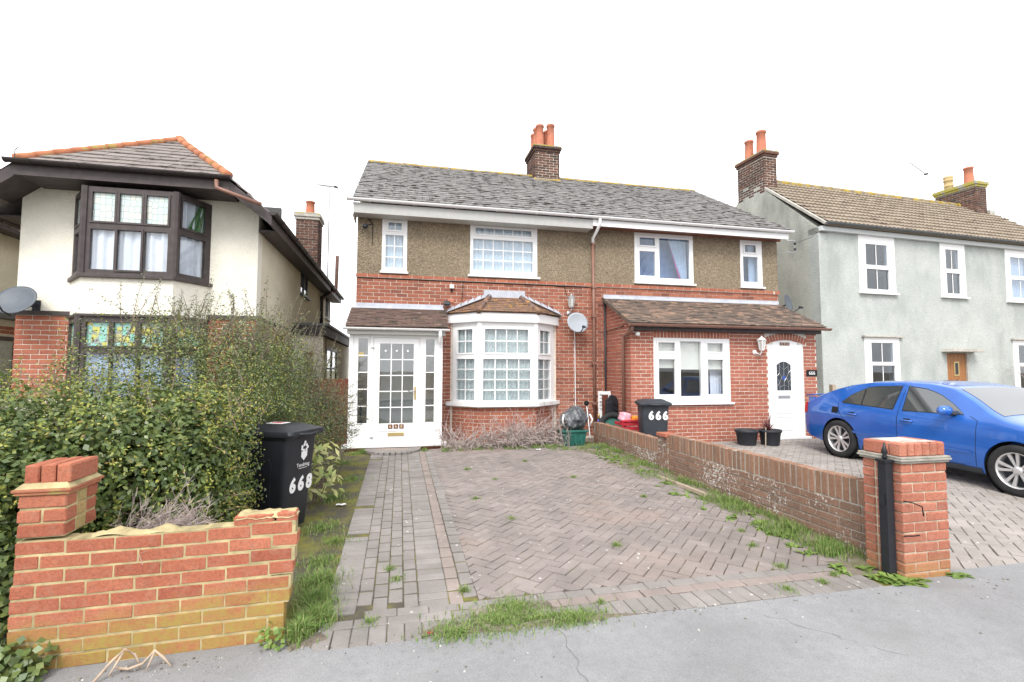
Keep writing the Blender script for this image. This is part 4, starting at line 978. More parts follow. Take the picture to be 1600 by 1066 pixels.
gp_ = [(7.885, 1.03), (8.235, 1.03)]+[(8.235-.35*k/8, 1.575+.075*math.sin(math.pi*k/8)) for k in range(9)]
MB().fprism(frE, [(8.06+(x-8.06)*1.14, 1.32+(z-1.32)*1.10) for x, z in gp_], -.02, -.010).build('glass_surround', 'upvc', dr)
dpn = MB().fprism(frE, gp_, -.012, -.007).build('door_pane', 'stained_dark' if 'stained_dark' in M else 'bin_grey', dr)
for pts in ([(7.95, 1.03), (7.95, 1.20), (8.0, 1.30), (7.95, 1.40), (7.95, 1.63)], [(8.17, 1.03), (8.17, 1.20), (8.12, 1.30), (8.17, 1.40), (8.17, 1.63)], [(7.89, 1.12), (7.95, 1.20), (7.89, 1.28)], [(8.23, 1.12), (8.17, 1.20), (8.23, 1.28)], [(7.89, 1.46), (7.95, 1.40), (7.89, 1.34)], [(8.23, 1.46), (8.17, 1.40), (8.23, 1.34)], [(8.0, 1.30), (8.06, 1.38), (8.12, 1.30), (8.06, 1.22), (8.0, 1.30)], [(8.06, 1.03), (8.06, 1.22)], [(8.06, 1.38), (8.06, 1.64)], [(7.95, 1.55), (8.06, 1.47), (8.17, 1.55)], [(7.95, 1.10), (8.06, 1.15), (8.17, 1.10)]):
    MB().tube([frE.p(x, z, -.006) for x, z in pts], .0045, 5).build('lead_came', 'steel', dr)
plain('blue_glass', (.03, .08, .40), .1, .6); MB().fprism(frE, [(8.02, 1.30), (8.06, 1.355), (8.10, 1.30), (8.06, 1.245)], -.0065, -.004).build('blue_glass', 'blue_glass', dr)
MB().fb(frE, 7.91, 8.21, .865, .925, -.018, -.004).build('letter_plate', 'steel', dr, bevel=.004)
for z0, z1 in ((.55, .78), (.18, .48)): mould(7.86, 8.27, z0, z1, .014, -.008).build('panel_moulding', 'upvc', dr)
MB().fb(frE, 7.62, 8.62, .0, .05, -.1, .10).build('threshold', 'upvc', dr, bevel=.008)
for k in range(3):
    x = 8.02+k*.085; tl = MB().fb(frE, x-.036, x+.036, 1.995, 2.062, -.018, -.008).build('number_tile', 'bronze_tile', dr, bevel=.002); text('numeral', '6', .065, frE.p(x, 2.029, -.0078), (1, 0, 0), (0, 0, 1), 'gold_print', tl, .0005)
ee, et = Vector((4.40, 8.93, 2.375)), Vector((4.40, F, 3.07)); ev = et-ee; en = Vector((0, -ev.z, ev.y)).normalized(); ew = Vector((4.57, 0, 0))
ero = MB().hexa([ee-en*.05, ee-en*.05+ew, ee+ew, ee, et-en*.05, et-en*.05+ew, et+ew, et]).build('extension_roof', 'tile_plain', house)
tiles(ero, ee, (1, 0, 0), ev, lambda t: (-.01, 4.58), ev.length, .10, .165, 'tile_plain', th=.016)
MB().fb(frM, 4.44, 9.03, 3.06, 3.15, .001, .014).build('flashing', 'lead', ero)
d_ = ev.normalized(); mb = MB(); q0, q1 = et+Vector((.02, 0, 0)), et+ew-Vector((.05, 0, 0)); mb.hexa([q0+en*.028-d_*.13, q1+en*.028-d_*.13, q1+en*.034-d_*.13, q0+en*.034-d_*.13, q0+en*.03, q1+en*.03, q1+en*.038, q0+en*.038]); mb.build('flashing_apron', 'lead', ero)
MB().box(4.46, 8.93, 9.03, 9.145, 2.25, 2.345).build('fascia', 'dark_wood', ero)
gutter(ero, (4.36, 8.90, 2.365), (9.02, 8.90, 2.36), .055, 'brown_plastic', 6)
MB().tube([(4.43, 8.93, 2.33), (4.43, 8.97, 2.24), (4.43, 9.30, 2.16), (4.43, 9.36, 2.08), (4.43, 9.36, .05)], .033, 10).build('downpipe', 'brown_plastic', ero, smooth=True)
MB().tube([(4.455, F-.05, 3.0), (4.455, F-.05, .1)], .02, 8).build('waste_pipe', 'bin_grey', ero, smooth=True)
MB().tube([(4.46, F-.05, 2.30), (4.46, 9.9, 2.33), (4.47, 9.4, 2.36)], .008, 6).build('cable', 'black_matt', ero)
# cables on the brickwork
MB().tube([frM.p(-.86, 3.31, .012), frM.p(1.0, 3.305, .012), frM.p(2.9, 3.305, .012), frM.p(4.1, 3.30, .012)], .008, 6).build('cable', 'black_matt', house)
MB().tube([frM.p(3.2, 3.305, .012), frM.p(3.52, 3.28, .012), frM.p(3.57, 3.1, .012)], .006, 6).build('cable', 'black_matt', house)
MB().tube([frM.p(1.27, 3.30, .012), frM.p(1.25, 2.9, .012)], .006, 6).build('cable', 'black_matt', house)
# ------------------------------------------------------------------ cream house with the half-hipped gable
lh = root('cream_house', 'cream rendered house with dark timber bay windows and half-hipped roof edged in orange tiles', 'house', (-4.06, 9.0, 0))
LX0, LX1, LYf = -5.72, -2.36, 9.0; CX = -4.06
frF = Fr((0, LYf, 0), (1, 0, 0), (0, -1, 0)); frD = Fr((LX1, LYf, 0), (0, 1, 0), (1, 0, 0))
def rz_(x): return 3.92+.875*(2.0-abs(x-CX))
mb = MB(); mb.fprism(frF, [(LX0, 2.33), (-5.02, 2.33), (-5.02, 4.28), (CX-1.55, 4.28), (LX0, rz_(LX0)-.12)], -.25, 0)
mb.fprism(frF, [(-3.08, 2.33), (LX1, 2.33), (LX1, rz_(LX1)-.12), (CX+1.55, 4.28), (-3.08, 4.28)], -.25, 0)
mb.fb(frF, -5.02, -3.08, 4.16, 4.32, -.25, 0); mb.build('rendered_wall', 'render_cream', lh)
for x0, x1, o in ((LX0, -5.02, 0), (-3.08, LX1, 1)):
    p = MB().fb(frF, x0+.006, x1-.006, -.1, 2.29, -.25, -.006).build('pier', 'mortar_pale', lh)
    brick_wall(p, frF, courses(x0, x1, 1.0, 2.29, off=o), 'brick_orange', d=.001, limit=150)
    MB().fb(frF, x0-.02, x1+.02, 2.275, 2.34, -.24, .03).build('band', 'dark_wood', lh, bevel=.005)
# side wall with brick base, upper window and door opening
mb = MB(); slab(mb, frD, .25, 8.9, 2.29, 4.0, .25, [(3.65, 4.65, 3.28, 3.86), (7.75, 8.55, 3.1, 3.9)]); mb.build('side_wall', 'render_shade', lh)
sb = MB().fb(frD, 0.0, 8.9, -.1, 2.285, -.25, -.008).build('side_base', 'mortar', lh)
brick_wall(sb, frD, courses(0, 2.9, 1.2, 2.28), 'brick_orange', d=.001, limit=60)
MB().fb(frD, .02, 2.95, 2.285, 2.34, -.2, .03).build('band', 'dark_wood', lh)
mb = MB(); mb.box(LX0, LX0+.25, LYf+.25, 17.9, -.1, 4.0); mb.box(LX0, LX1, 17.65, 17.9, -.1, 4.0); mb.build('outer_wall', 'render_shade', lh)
MB().box(LX0+.25, LX1-.25, 11.6, 11.7, 0, 5.0).build('inner_wall', 'room_dark', lh)
for a, b, z0, z1 in ((3.65, 4.65, 3.28, 3.86), (7.75, 8.55, 3.1, 3.9)):
    window(lh, frD, a, b, z0, z1, [(a+.06, (a+b)/2-.03, z0+.06, z1-.06, 1, 1, False), ((a+b)/2+.03, b-.06, z0+.06, z1-.06, 1, 1, False)], fm='grey_gutter', glass='glass_strong', sill=.04, name='side_window', out=.0)
# bays: three facets on two floors
A0, A1, A2, A3 = (-5.02, 9.0), (-4.60, 8.45), (-3.39, 8.45), (-3.08, 9.0)
def facet(p, q):
    e = Vector((q[0]-p[0], q[1]-p[1], 0)); return Fr((*p, 0), e, (e.y, -e.x, 0)), e.length
facs = [facet(A0, A1), facet(A1, A2), facet(A2, A3)]
def plan(d):
    return [(A0[0]-d*.9, 9.0), (A1[0]-d*.45, A1[1]-d), (A2[0]+d*.45, A2[1]-d), (A3[0]+d*.9, 9.0)]
MB().prism([(x, y, 2.26) for x, y in plan(0)], [(x, y, 2.80) for x, y in plan(0)]).build('bay_spandrel', 'render_cream', lh)
for z0, z1, d in ((2.80, 2.855, .06), (2.225, 2.262, .035)):
    MB().prism([(x, y, z0) for x, y in plan(d)], [(x, y, z1) for x, y in plan(d)]).build('bay_sill', 'dark_wood', lh, bevel=.005)
mb = MB()
for fr, L in facs: mb.fb(fr, 0.01, L-.01, -.1, .95, -.2, -.005)
mb.build('bay_base', 'mortar_pale', lh)
def bay_win(z0, zt0, zt1, z1, sg, gl, cols, nm):
    out = []
    for k, (fr, L) in enumerate(facs):
        n = cols[k]; li = []; m_ = .075
        for i in range(n):
            a, b = m_+(L-2*m_)*i/n+.03, m_+(L-2*m_)*(i+1)/n-.03
            li.append((a, b, zt1+.05, z1-.085, 1, 1, True, sg[k]))
            li.append((a-.01, b+.01, z0+.07, zt0-.03, 1, 1, n == 3 and i == 1, gl))
        out.append(window(lh, fr, 0, L, z0, z1, li, fm='dark_wood', name=nm, out=.0, sash=.03, fd=.08))
    return out
b1 = bay_win(2.857, 3.56, 3.60, 4.17, ['stained_pale', 'stained_pale', 'glass'], 'glass', (1, 3, 1), 'upper_bay_window')
b2 = bay_win(.95, 1.70, 1.74, 2.224, ['stained_bright', 'stained_bright', 'stained_bright'], 'glass_strong', (1, 3, 1), 'lower_bay_window')
for x, y in (A1, A2):
    for z0, z1, p in ((2.857, 4.17, b1[1]), (.95, 2.224, b2[1])): MB().lathe([(.055, z0), (.055, z1)], (x, y+.02, 0), n=8).build('corner_post', 'dark_wood', p)
for k, (fr, L) in enumerate(facs):
    drape(fr, .03, L-.03, 2.87, 4.12 if k == 2 else 3.60, -.075, 'curtain_white', b1[k], 7 if k == 1 else 4, .02, seed=k)
    drape(fr, .03, L-.03, .97, 1.72, -.075, 'curtain_white', b2[k], 7 if k == 1 else 4, .02, seed=k+5)
fr, L = facs[2]
mb = MB(); mb.grid(lambda a, b: fr.p(.22+.36*(1-(1-a)*(1-.65*b)), 3.60+.52*b, -.055+.012*math.sin(a*22)), 30, 4); mb.build('curtain', 'curtain_green', b1[2], smooth=True, fix=False)
# roof
y0, yb = 8.4, 18.2; hw, hz = 1.40, 4.40; ez = 3.92; AP = Vector((CX, 10.13, 5.67))
r_ = MB(); c0, c1 = Vector((CX-2.0, y0, ez)), Vector((CX+2.0, y0, ez)); h0, h1 = Vector((CX-hw, y0, hz+.05)), Vector((CX+hw, y0, hz+.05))
bk0, bk1, rb = Vector((CX-2.0, yb, ez)), Vector((CX+2.0, yb, ez)), Vector((CX, yb, 5.67)); dn = Vector((0, 0, -.06))
r_.add([c0, h0, AP, rb, bk0, c1, h1, bk1], [(0, 1, 2, 3, 4), (5, 7, 3, 2, 6), (1, 6, 2)])
r_.add([v+dn for v in (c0, h0, AP, rb, bk0, c1, h1, bk1)], [(4, 3, 2, 1, 0), (6, 2, 3, 7, 5), (2, 6, 1), (3, 4, 0), (3, 7, 5)][:3])
lroof = r_.build('roof', 'tile_hip', lh, fix=False)
plane_tiles(lroof, h0, h1, AP, AP, .205, .26, 'tile_hip', .016)
sv2 = Vector((CX-(CX+2), 0, 1.75)).normalized()
def sp_r(t):  # right-hand slope seen almost edge on
    return (0, yb-y0)
tiles(lroof, c1, (0, 1, 0), sv2, lambda t: (max(0, (t*.7526+ez-4.44)/.74 if t*.7526+ez > 4.44 else 0)*1.0, yb-y0), 2.64, .205, .26, 'tile_hip', .016, limit=80)
for a, n in ((h0, 10), (h1, 8)):
    for k in range(n):
        p, q = a.lerp(AP, k/n), a.lerp(AP, (k+1)/n); o_ = Vector((0, 0, .030)); MB().tube([p+o_, p.lerp(q, .9)+o_], [.066, .058], 10).build('hip_tile', 'terracotta', lroof, smooth=True)
for k in range(17):
    p = AP.lerp(rb, k/17); q = AP.lerp(rb, (k+1)/17); MB().tube([p+Vector((0, 0, .02)), p.lerp(q, .97)+Vector((0, 0, .02))], .10, 10).build('ridge_tile', 'terracotta', lroof, smooth=True)
# eaves timber: hip fascia and soffit, sloping barge boards, side eaves
MB().box(CX-hw-.02, CX+hw+.02, y0-.012, y0+.02, hz-.16, hz+.02).build('hip_fascia', 'dark_wood', lh)
MB().box(CX-hw+.02, CX+hw-.02, y0+.022, LYf, hz-.15, hz-.12).build('hip_soffit', 'dark_wood', lh)
gutter(lh, (CX-hw-.06, y0-.075, hz+.045), (CX+hw+.05, y0-.075, hz+.04), .06, 'dark_gutter', 5)
for sg in (-1, 1):
    a, b = Vector((CX+sg*(hw-.02), y0, hz+.0)), Vector((CX+sg*2.04, y0, ez-.035)); d = (b-a).normalized(); n_ = Vector((-d.z*sg, 0, d.x*sg))*1.0
    MB().hexa([a+dn*2.6, b+dn*2.6, b+dn*2.6+Vector((0, .03, 0)), a+dn*2.6+Vector((0, .03, 0)), a+Vector((0, -.01, .02)), b+Vector((0, -.01, .02)), b+Vector((0, .03, .02)), a+Vector((0, .03, .02))]).build('bargeboard', 'dark_wood', lh)
    b = a.lerp(b, .62)
    MB().hexa([a+dn*1.6+Vector((0, .035, 0)), b+dn*1.6+Vector((0, .035, 0)), b+dn*1.6+Vector((0, .62, 0)), a+dn*1.6+Vector((0, .62, 0)), a+dn*1.2+Vector((0, .035, 0)), b+dn*1.2+Vector((0, .035, 0)), b+dn*1.2+Vector((0, .62, 0)), a+dn*1.2+Vector((0, .62, 0))]).build('verge_soffit', 'dark_wood', lh)
    X = CX+sg*2.0; MB().box(min(X, X+sg*.02), max(X, X+sg*.02), y0, yb, ez-.17, ez-.01).build('side_fascia', 'dark_wood', lh)
    w0, w1 = sorted((X, LX1 if sg > 0 else LX0)); MB().box(w0+.001, w1-.001, LYf-.02, yb, ez-.15, ez-.12).build('side_soffit', 'dark_wood', lh)
    gutter(lh, (X+sg*.065, y0-.02, ez+.02), (X+sg*.065, yb, ez+.02), .055, 'dark_gutter', 9)
MB().tube([(-2.80, 8.31, 4.36), (-2.79, 8.30, 4.24), (-2.70, 8.28, 4.20), (-2.15, 8.28, 4.02)], .032, 8).build('gutter_link', 'brown_plastic', lh, smooth=True)
MB().tube([(-2.0, 15.6, 3.86), (-2.12, 15.6, 3.72), (-2.30, 15.6, 3.60), (-2.30, 15.6, 2.4)], .05, 8).build('downpipe', 'dark_gutter', lh, smooth=True)
MB().tube([(-2.30, 15.62, 3.55), (-2.24, 15.9, 3.72), (-1.98, 16.2, 3.9), (-1.96, 16.2, 5.0)], .055, 8).build('soil_pipe', 'brown_plastic', lh, smooth=True)
chimney(lh, -2.94, -2.34, 14.9, 15.6, 4.0, 5.95, 'brick_dark', 'mortar_grey', [(-2.62, 15.2, .12, .42, 'pot_clay', (0, 0), False)], oversail=2, corb='concrete')
# flat-roofed side porch
sp_ = MB(); frQ = Fr((0, 12.0, 0), (1, 0, 0), (0, -1, 0)); slab(sp_, frQ, -2.36, -1.72, 0, 2.22, .1, [(-2.12, -1.92, 0, 1.86)])
frQs = Fr((-1.72, 12.0, 0), (0, 1, 0), (1, 0, 0)); slab(sp_, frQs, .1, 6.0, 0, 2.2, .1, [(.55, 2.6, .9, 2.0)]); spo = sp_.build('side_porch', 'render_cream', lh)
MB().box(-2.36, -1.64, 11.9, 18.0, 2.222, 2.44).build('porch_fascia', 'dark_wood', spo)
MB().box(-2.36, -1.60, 11.87, 18.0, 2.442, 2.50).build('flat_roof', 'grey_gutter', spo)
MB().box(-2.12, -1.92, 12.03, 12.07, 0, 1.86).build('side_door', 'brown_plastic', spo)
window(lh, frQs, .55, 2.6, .9, 2.0, [(.63, 1.52, .98, 1.45, 1, 1, False), (.63, 1.52, 1.5, 1.92, 1, 1, False), (1.6, 2.5, .98, 1.45, 1, 1, False), (1.6, 2.5, 1.5, 1.92, 1, 1, False)], fm='black_plastic', glass='glass_strong', name='porch_window', bars='black_plastic')
MB().box(-1.735, -1.70, 12.1, 12.5, .1, 2.2).build('corner_board', 'weathered_timber', spo)

# ------------------------------------------------------------------ house beyond, only a strip in view
fh = root('far_left_house', 'cream house with grey roof, only a strip seen past the cream half-hipped house', 'house', (-9.6, 12.5, 0))
frW = Fr((-7.2, 9.2, 0), (0, 1, 0), (1, 0, 0))
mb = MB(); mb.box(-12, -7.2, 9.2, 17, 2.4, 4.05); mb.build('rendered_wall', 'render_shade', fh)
fb_ = MB().box(-12, -7.206, 9.206, 17, -.1, 2.4).build('brick_base', 'mortar_pale', fh); brick_wall(fb_, frW, courses(0, 4, 1.2, 2.3, [(.9, 2.2, 1.0, 2.05)]), 'brick_orange', d=.001, limit=60)
window(fh, frW, .9, 2.2, 1.0, 2.05, [(.98, 1.5, 1.08, 1.97, 1, 1, False), (1.6, 2.12, 1.08, 1.97, 1, 1, False)], fm='dark_wood', glass='glass_strong', out=.02)
MB().box(-7.2, -6.95, 9.0, 17, 2.36, 2.46).build('band', 'grey_gutter', fh)
a, b, c, d = Vector((-6.9, 8.8, 4.08)), Vector((-6.9, 17.3, 4.08)), Vector((-9.6, 17.3, 6.3)), Vector((-9.6, 8.8, 6.3))
fr_ = MB().add([a, b, c, d, Vector((-12.3, 8.8, 4.08)), Vector((-12.3, 17.3, 4.08)), a+dn, b+dn], [(0, 1, 2, 3), (3, 2, 5, 4), (0, 6, 7, 1), (0, 3, 4)]).build('roof', 'tile_hip', fh, fix=False)
tiles(fr_, a, (0, 1, 0), d-a, lambda t: (0, 8.5), (d-a).length, .22, .28, 'tile_hip', .016, limit=60)
gutter(fh, (-6.84, 8.8, 4.09), (-6.84, 17.2, 4.09), .055, 'dark_gutter', 6)
MB().box(-7.19, -6.9, 8.85, 17.2, 3.93, 3.98).build('soffit', 'dark_wood', fh)

# ------------------------------------------------------------------ pale rendered cottage
th = R(3); RP = Vector((10.466, 10.57, 0)); e1 = Vector((math.cos(th), math.sin(th), 0)); e2 = Vector((-math.sin(th), math.cos(th), 0))
rh = root('pale_cottage', 'pale grey-green rendered cottage with brown ribbed tiles and two brick chimneys', 'house', tuple(RP), th)
frH = Fr(RP, e1, -e2); frHL = Fr(RP+e2*4.6, -e2, -e1); SL = 9.75
Wn = [(1.31, 2.57, 3.53, 5.05), (4.26, 5.23, 3.54, 5.07), (6.89, 8.15, 3.51, 5.05), (1.39, 2.60, .85, 2.335), (7.03, 8.28, .85, 2.36)]
DN = (4.35, 5.19, 0, 1.955)
mb = MB(); slab(mb, frH, 0, SL, -.1, 5.16, .3, Wn+[DN]); mb.build('front_wall', 'render_pale', rh)
Q = lambda s_, d, z: RP+e1*s_+e2*d+Zv*z
gsl = (7.25-5.12)/2.3
def gable_wall(s0, s1, m_):
    pl = [(.3, -.1), (4.6, -.1), (4.6, 5.16), (2.75, 6.85), (2.75, 7.12), (1.80, 7.12), (1.80, 6.85), (0.02, 5.16), (.3, 5.16)]
    pl = [(.3, -.1), (4.6, -.1), (4.6, 5.12), (2.80, 6.79), (2.80, 7.13), (1.78, 7.03), (1.78, 6.77), (.0, 5.12), (.0, 5.0), (.3, 5.0)]
    return MB().prism([Q(s0, d, z) for d, z in pl], [Q(s1, d, z) for d, z in pl]).build('gable_wall', m_, rh)
gable_wall(.0, .28, 'render_gable'); gable_wall(SL-.28, SL, 'render_gable')
mb = MB(); mb.prism([Q(.28, 4.3, -.1), Q(SL-.28, 4.3, -.1), Q(SL-.28, 4.6, -.1), Q(.28, 4.6, -.1)], [Q(.28, 4.3, 5.1), Q(SL-.28, 4.3, 5.1), Q(SL-.28, 4.6, 5.1), Q(.28, 4.6, 5.1)]); mb.build('back_wall', 'render_gable', rh)
mb = MB(); mb.prism([Q(.28, .3, 2.55), Q(SL-.28, .3, 2.55), Q(SL-.28, 4.3, 2.55), Q(.28, 4.3, 2.55)], [Q(.28, .3, 2.7), Q(SL-.28, .3, 2.7), Q(SL-.28, 4.3, 2.7), Q(.28, 4.3, 2.7)]); mb.build('floor_slab', 'room_dark', rh)
el, et_ = Q(.10, -.20, 5.20), Q(.10, 2.30, 7.24); v_ = et_-el; er = Q(SL+.02, -.20, 5.20)
nn_ = e1.cross(v_).normalized(); bk = Q(.10, 4.85, 5.20); bkr = Q(SL+.02, 4.85, 5.20); etr = Q(SL+.02, 2.30, 7.24)
rr_ = MB().hexa([el-nn_*.05, er-nn_*.05, er, el, et_-nn_*.05, etr-nn_*.05, etr, et_]); rr_.add([et_, etr, bkr, bk], [(0, 1, 2, 3)]); rro = rr_.build('roof', 'tile_concrete', rh, fix=False)
# ribbed concrete tiles: each with two rolls
def rib_mesh(w_, l, th_):
    mb = MB(); n = 12; pts = []; th_ = .034
    for i in range(n+1):
        u = i/n; pts.append((-w_/2+w_*u, .022*abs(math.sin(u*2*math.pi))**1.5))
    k = len(pts); vs_ = []
    for y in (-l/2, l/2):
        vs_ += [(x, y, z+th_/2) for x, z in pts]
    vs_ += [(x, -l/2, -th_/2) for x, z in pts]
    fs = [(i, i+1, k+i+1, k+i) for i in range(k-1)]+[(2*k+i, 2*k+i+1, i+1, i) for i in range(k-1)]
    me = bpy.data.meshes.new('tile'); me.from_pydata(vs_, [], fs); me.materials.append(M['tile_concrete']); return me
gauge, tw = .262, .30; rows = int(v_.length/gauge); cnt = int((SL-.05)/tw); ribm = rib_mesh(tw, gauge*1.14, .018); inv = wm(rh).inverted(); vn = v_.normalized()
tl_ = math.atan2(.042, gauge); v2 = vn*math.cos(tl_)-nn_*math.sin(tl_); n2 = nn_*math.cos(tl_)+vn*math.sin(tl_); lo = []
for r in range(rows):
    for k in range(cnt): lo.append((r, k))
for q, (r, k) in enumerate(lo):
    o = bpy.data.objects.new('tile', ribm); COL.objects.link(o); o.parent = rro
    mt = Matrix((e1, v2, n2)).transposed().to_4x4(); mt.translation = el+e1*(k*tw+tw/2)+vn*(r*gauge+gauge*.57+random.gauss(0, .003))+nn_*(.030+random.gauss(0, .003)); o.matrix_local = inv @ mt
for k in range(21):
    a = Q(.5+k*.43, 2.30, 7.235); b = Q(.5+(k+1)*.43-.01, 2.30, 7.235+random.gauss(0, .004)); MB().tube([a, b], .115, 10).build('ridge_tile', 'ridge_lichen', rro, smooth=True)
mb = MB(); mb.hexa([el+e1*-.10-nn_*.03, el-nn_*.03, el+nn_*.03, el+e1*-.10+nn_*.03, et_+e1*-.10-nn_*.03-vn*.5, et_-nn_*.03-vn*.5, et_+nn_*.03-vn*.5, et_+e1*-.10+nn_*.03-vn*.5]); mb.build('verge_mortar', 'concrete', rro)
MB().fb(frH, .02, SL, 5.05, 5.17, .001, .10).build('fascia', 'fascia_pale', rh)
gutter(rh, frH.p(.05, 5.235, .235), frH.p(SL, 5.225, .235), .055, 'grey_gutter', 9)
def rwin(W_, g, zs, k):
    li = [(g[0], g[1], zs[0], zs[1], 2, 1, False), (g[0]-.01, g[1]+.03, zs[2], zs[3], 2, 1, True)]
    w_ = window(rh, frH, *W_, li, sill=.035, glass='glass_strong', name='sash_window', out=.012, barw=.02)
    return w_
rw = [rwin(Wn[0], (1.55, 2.30), (4.27, 4.83, 3.62, 4.16), 0), rwin(Wn[1], (4.47, 4.97), (4.33, 4.88, 3.63, 4.21), 1), rwin(Wn[2], (7.10, 7.9), (4.27, 4.83, 3.62, 4.16), 2),
      rwin(Wn[3], (1.62, 2.38), (1.69, 2.20, .95, 1.60), 3), rwin(Wn[4], (7.25, 8.05), (1.70, 2.22, .95, 1.60), 4)]
drape(frH, 6.95, 8.1, 3.55, 5.0, -.14, 'curtain_white', rw[2], 10)
for s0, s1, z in ((1.30, 2.70, 2.365), (6.95, 8.36, 2.39)): MB().fb(frH, s0, s1, z-.025, z+.02, -.01, .09).build('window_ledge', 'concrete', rh, bevel=.006)
MB().fprism(frH, [(4.14, 1.985), (5.40, 1.985), (5.40, 2.045), (5.30, 2.075), (4.2, 2.075)], .0, .28).build('door_canopy', 'concrete', rh, bevel=.008)
do = MB().fb(frH, 4.40, 5.14, .0, 1.95, -.12, -.06).build('plank_door', 'door_oak', rh)
for k in range(5): MB().fb(frH, 4.405+k*.1475, 4.405+k*.1475+.142, .02, 1.94, -.06, -.048).build('plank', 'door_oak', do, bevel=.003)
mb = MB(); slab(mb, frH, 4.67, 4.87, 1.32, 1.72, .02, [(4.71, 4.83, 1.36, 1.68)], d=-.036); mb.build('light_frame', 'brass', do)
MB().fb(frH, 4.71, 4.83, 1.36, 1.68, -.05, -.044).build('pane', 'bin_grey', do)
MB().lathe([(.045, 0), (.05, .012), (.03, .03)], frH.p(4.77, 1.18, -.048), tuple(frH.n), 14).build('knocker', 'bronze_tile', do, smooth=True)
MB().fb(frH, 5.14, 5.19, 0, 1.955, -.25, -.004).build('door_frame', 'concrete', rh); MB().fb(frH, 4.35, 4.40, 0, 1.955, -.25, -.004).build('door_frame', 'door_oak', rh)
chimney(rh, RP.x+.0, RP.x+.45, RP.y+1.76, RP.y+2.85, 6.7, 8.0, 'brick_dark', 'mortar_pale', [(RP.x+.22, RP.y+2.08, .135, .72, 'pot_clay', (0, 0), False), (RP.x+.22, RP.y+2.58, .125, .64, 'pot_clay', (0, 0), False)], rot=th, piv=(RP.x, RP.y), oversail=2)
c2 = chimney(rh, RP.x+8.75, RP.x+9.27, RP.y+1.74, RP.y+3.0, 6.7, 8.0, 'brick_dark', 'mortar_grey', [(RP.x+9.0, RP.y+2.06, .135, .60, 'pot_clay', (-.03, 0), False), (RP.x+9.0, RP.y+2.70, .13, .52, 'pot_buff', (-.03, 0), True)], rot=th, piv=(RP.x, RP.y), oversail=2, corb='flaunching')
# ------------------------------------------------------------------ blue car
def car_paint():
    t = NT('car_blue'); t.color((.014, .115, .46)); t.set(Roughness=.25, Metallic=.2, Specular_IOR_Level=.5)
    t.b.inputs['Coat Weight'].default_value = 1.0; t.b.inputs['Coat Roughness'].default_value = .025
    n = t.noise(3, 4); c = t.mix(t.mask(n, .3, .75), (.012, .10, .43), (.024, .14, .52)); t.color(c); M['car_blue'] = t.mat
car_paint()
t = NT('dark_glass'); t.color((.05, .058, .06)); t.set(Roughness=.02, Specular_IOR_Level=1.0, IOR=1.75); M['dark_glass'] = t.mat
t = NT('screen'); t.color((.05, .055, .06)); t.set(Roughness=.03, Specular_IOR_Level=1.0, IOR=2.3); M['screen'] = t.mat
plain('alloy', (.62, .62, .63), .3, .5, .6, .05); plain('tail_red', (.45, .012, .015), .15, .5, 0, .05); plain('headlamp', (.6, .62, .64), .08, .6, .3, .05)
CXc, YR = 8.335, 8.25
car = root('parked_car', 'blue five-door saloon parked nose to the street behind the low wall', 'car', (CXc, YR-2.28, dz(YR-2.28)))
PT = [(.10, .60), (.13, .80), (.22, .93), (.42, 1.02), (.75, 1.17), (1.1, 1.275), (1.5, 1.345), (2.0, 1.375), (2.4, 1.37), (2.75, 1.315), (3.0, 1.19), (3.25, 1.03), (3.42, .955), (3.7, .905), (4.1, .82), (4.35, .72), (4.5, .58), (4.56, .44)]
tx, tzz = np.array([p[0] for p in PT]), np.array([p[1] for p in PT])
def lerp(x, xs, ys): return float(np.interp(x, xs, ys))
def zt(t): return sum(lerp(t+d, tx, tzz) for d in (-.05, -.025, 0, .025, .05))/5 if .15 < t < 4.5 else lerp(t, tx, tzz)
def taper(t): return lerp(t, [.10, .16, .3, .6, 1.0, 3.6, 4.0, 4.3, 4.5, 4.56], [.80, .875, .93, .97, 1, 1, .965, .89, .76, .66])
def zb(t): return lerp(t, [.10, .3, .6, 1, 3.6, 4.2, 4.56], [.38, .26, .20, .18, .18, .20, .30])
def hw(t, z):
    w_ = .885*taper(t); k = lerp(z, [.15, .22, .32, .50, .72, .80, .90], [.90, .945, .975, 1.0, .995, .985, .95])
    h = w_*k
    if z > .90: h = w_*.95-(z-.90)*.44
    return max(h, .2)
def crown(t): return lerp(t, [.1, .5, 1.2, 2.6, 3.4, 3.8, 4.56], [.05, .06, .05, .05, .07, .09, .10])
def CP(t, y, z): return Vector((CXc+y, YR-t, dz(YR-t)+z))       # y < 0 is the side towards the wall
def topz(t, y):
    ze = zt(t)-crown(t); h = hw(t, ze); return ze+crown(t)*max(0, 1-(abs(y)/h)**3.2)**(1/2.2) if abs(y) < h else ze
NZ, NTp = 14, 12
def section(t):
    b, ze = zb(t), zt(t)-crown(t); h0 = hw(t, b+.02); pts = [(0, b), (h0*.85, b)]
    for k in range(NZ+1):
        z = b+.02+(ze-b-.02)*k/NZ; pts.append((hw(t, z), z))
    h = hw(t, ze)
    for k in range(1, NTp+1):
        a = R(90*k/NTp); y = h*math.cos(a)**.75 if k < NTp else 0; pts.append((y, topz(t, y)))
    return pts
ts = sorted(set([.10, .105, .12, .14, .17]+[round(.2+.06*k, 3) for k in range(72)]+[4.52, 4.545, 4.56])); mb = MB(); prev = None
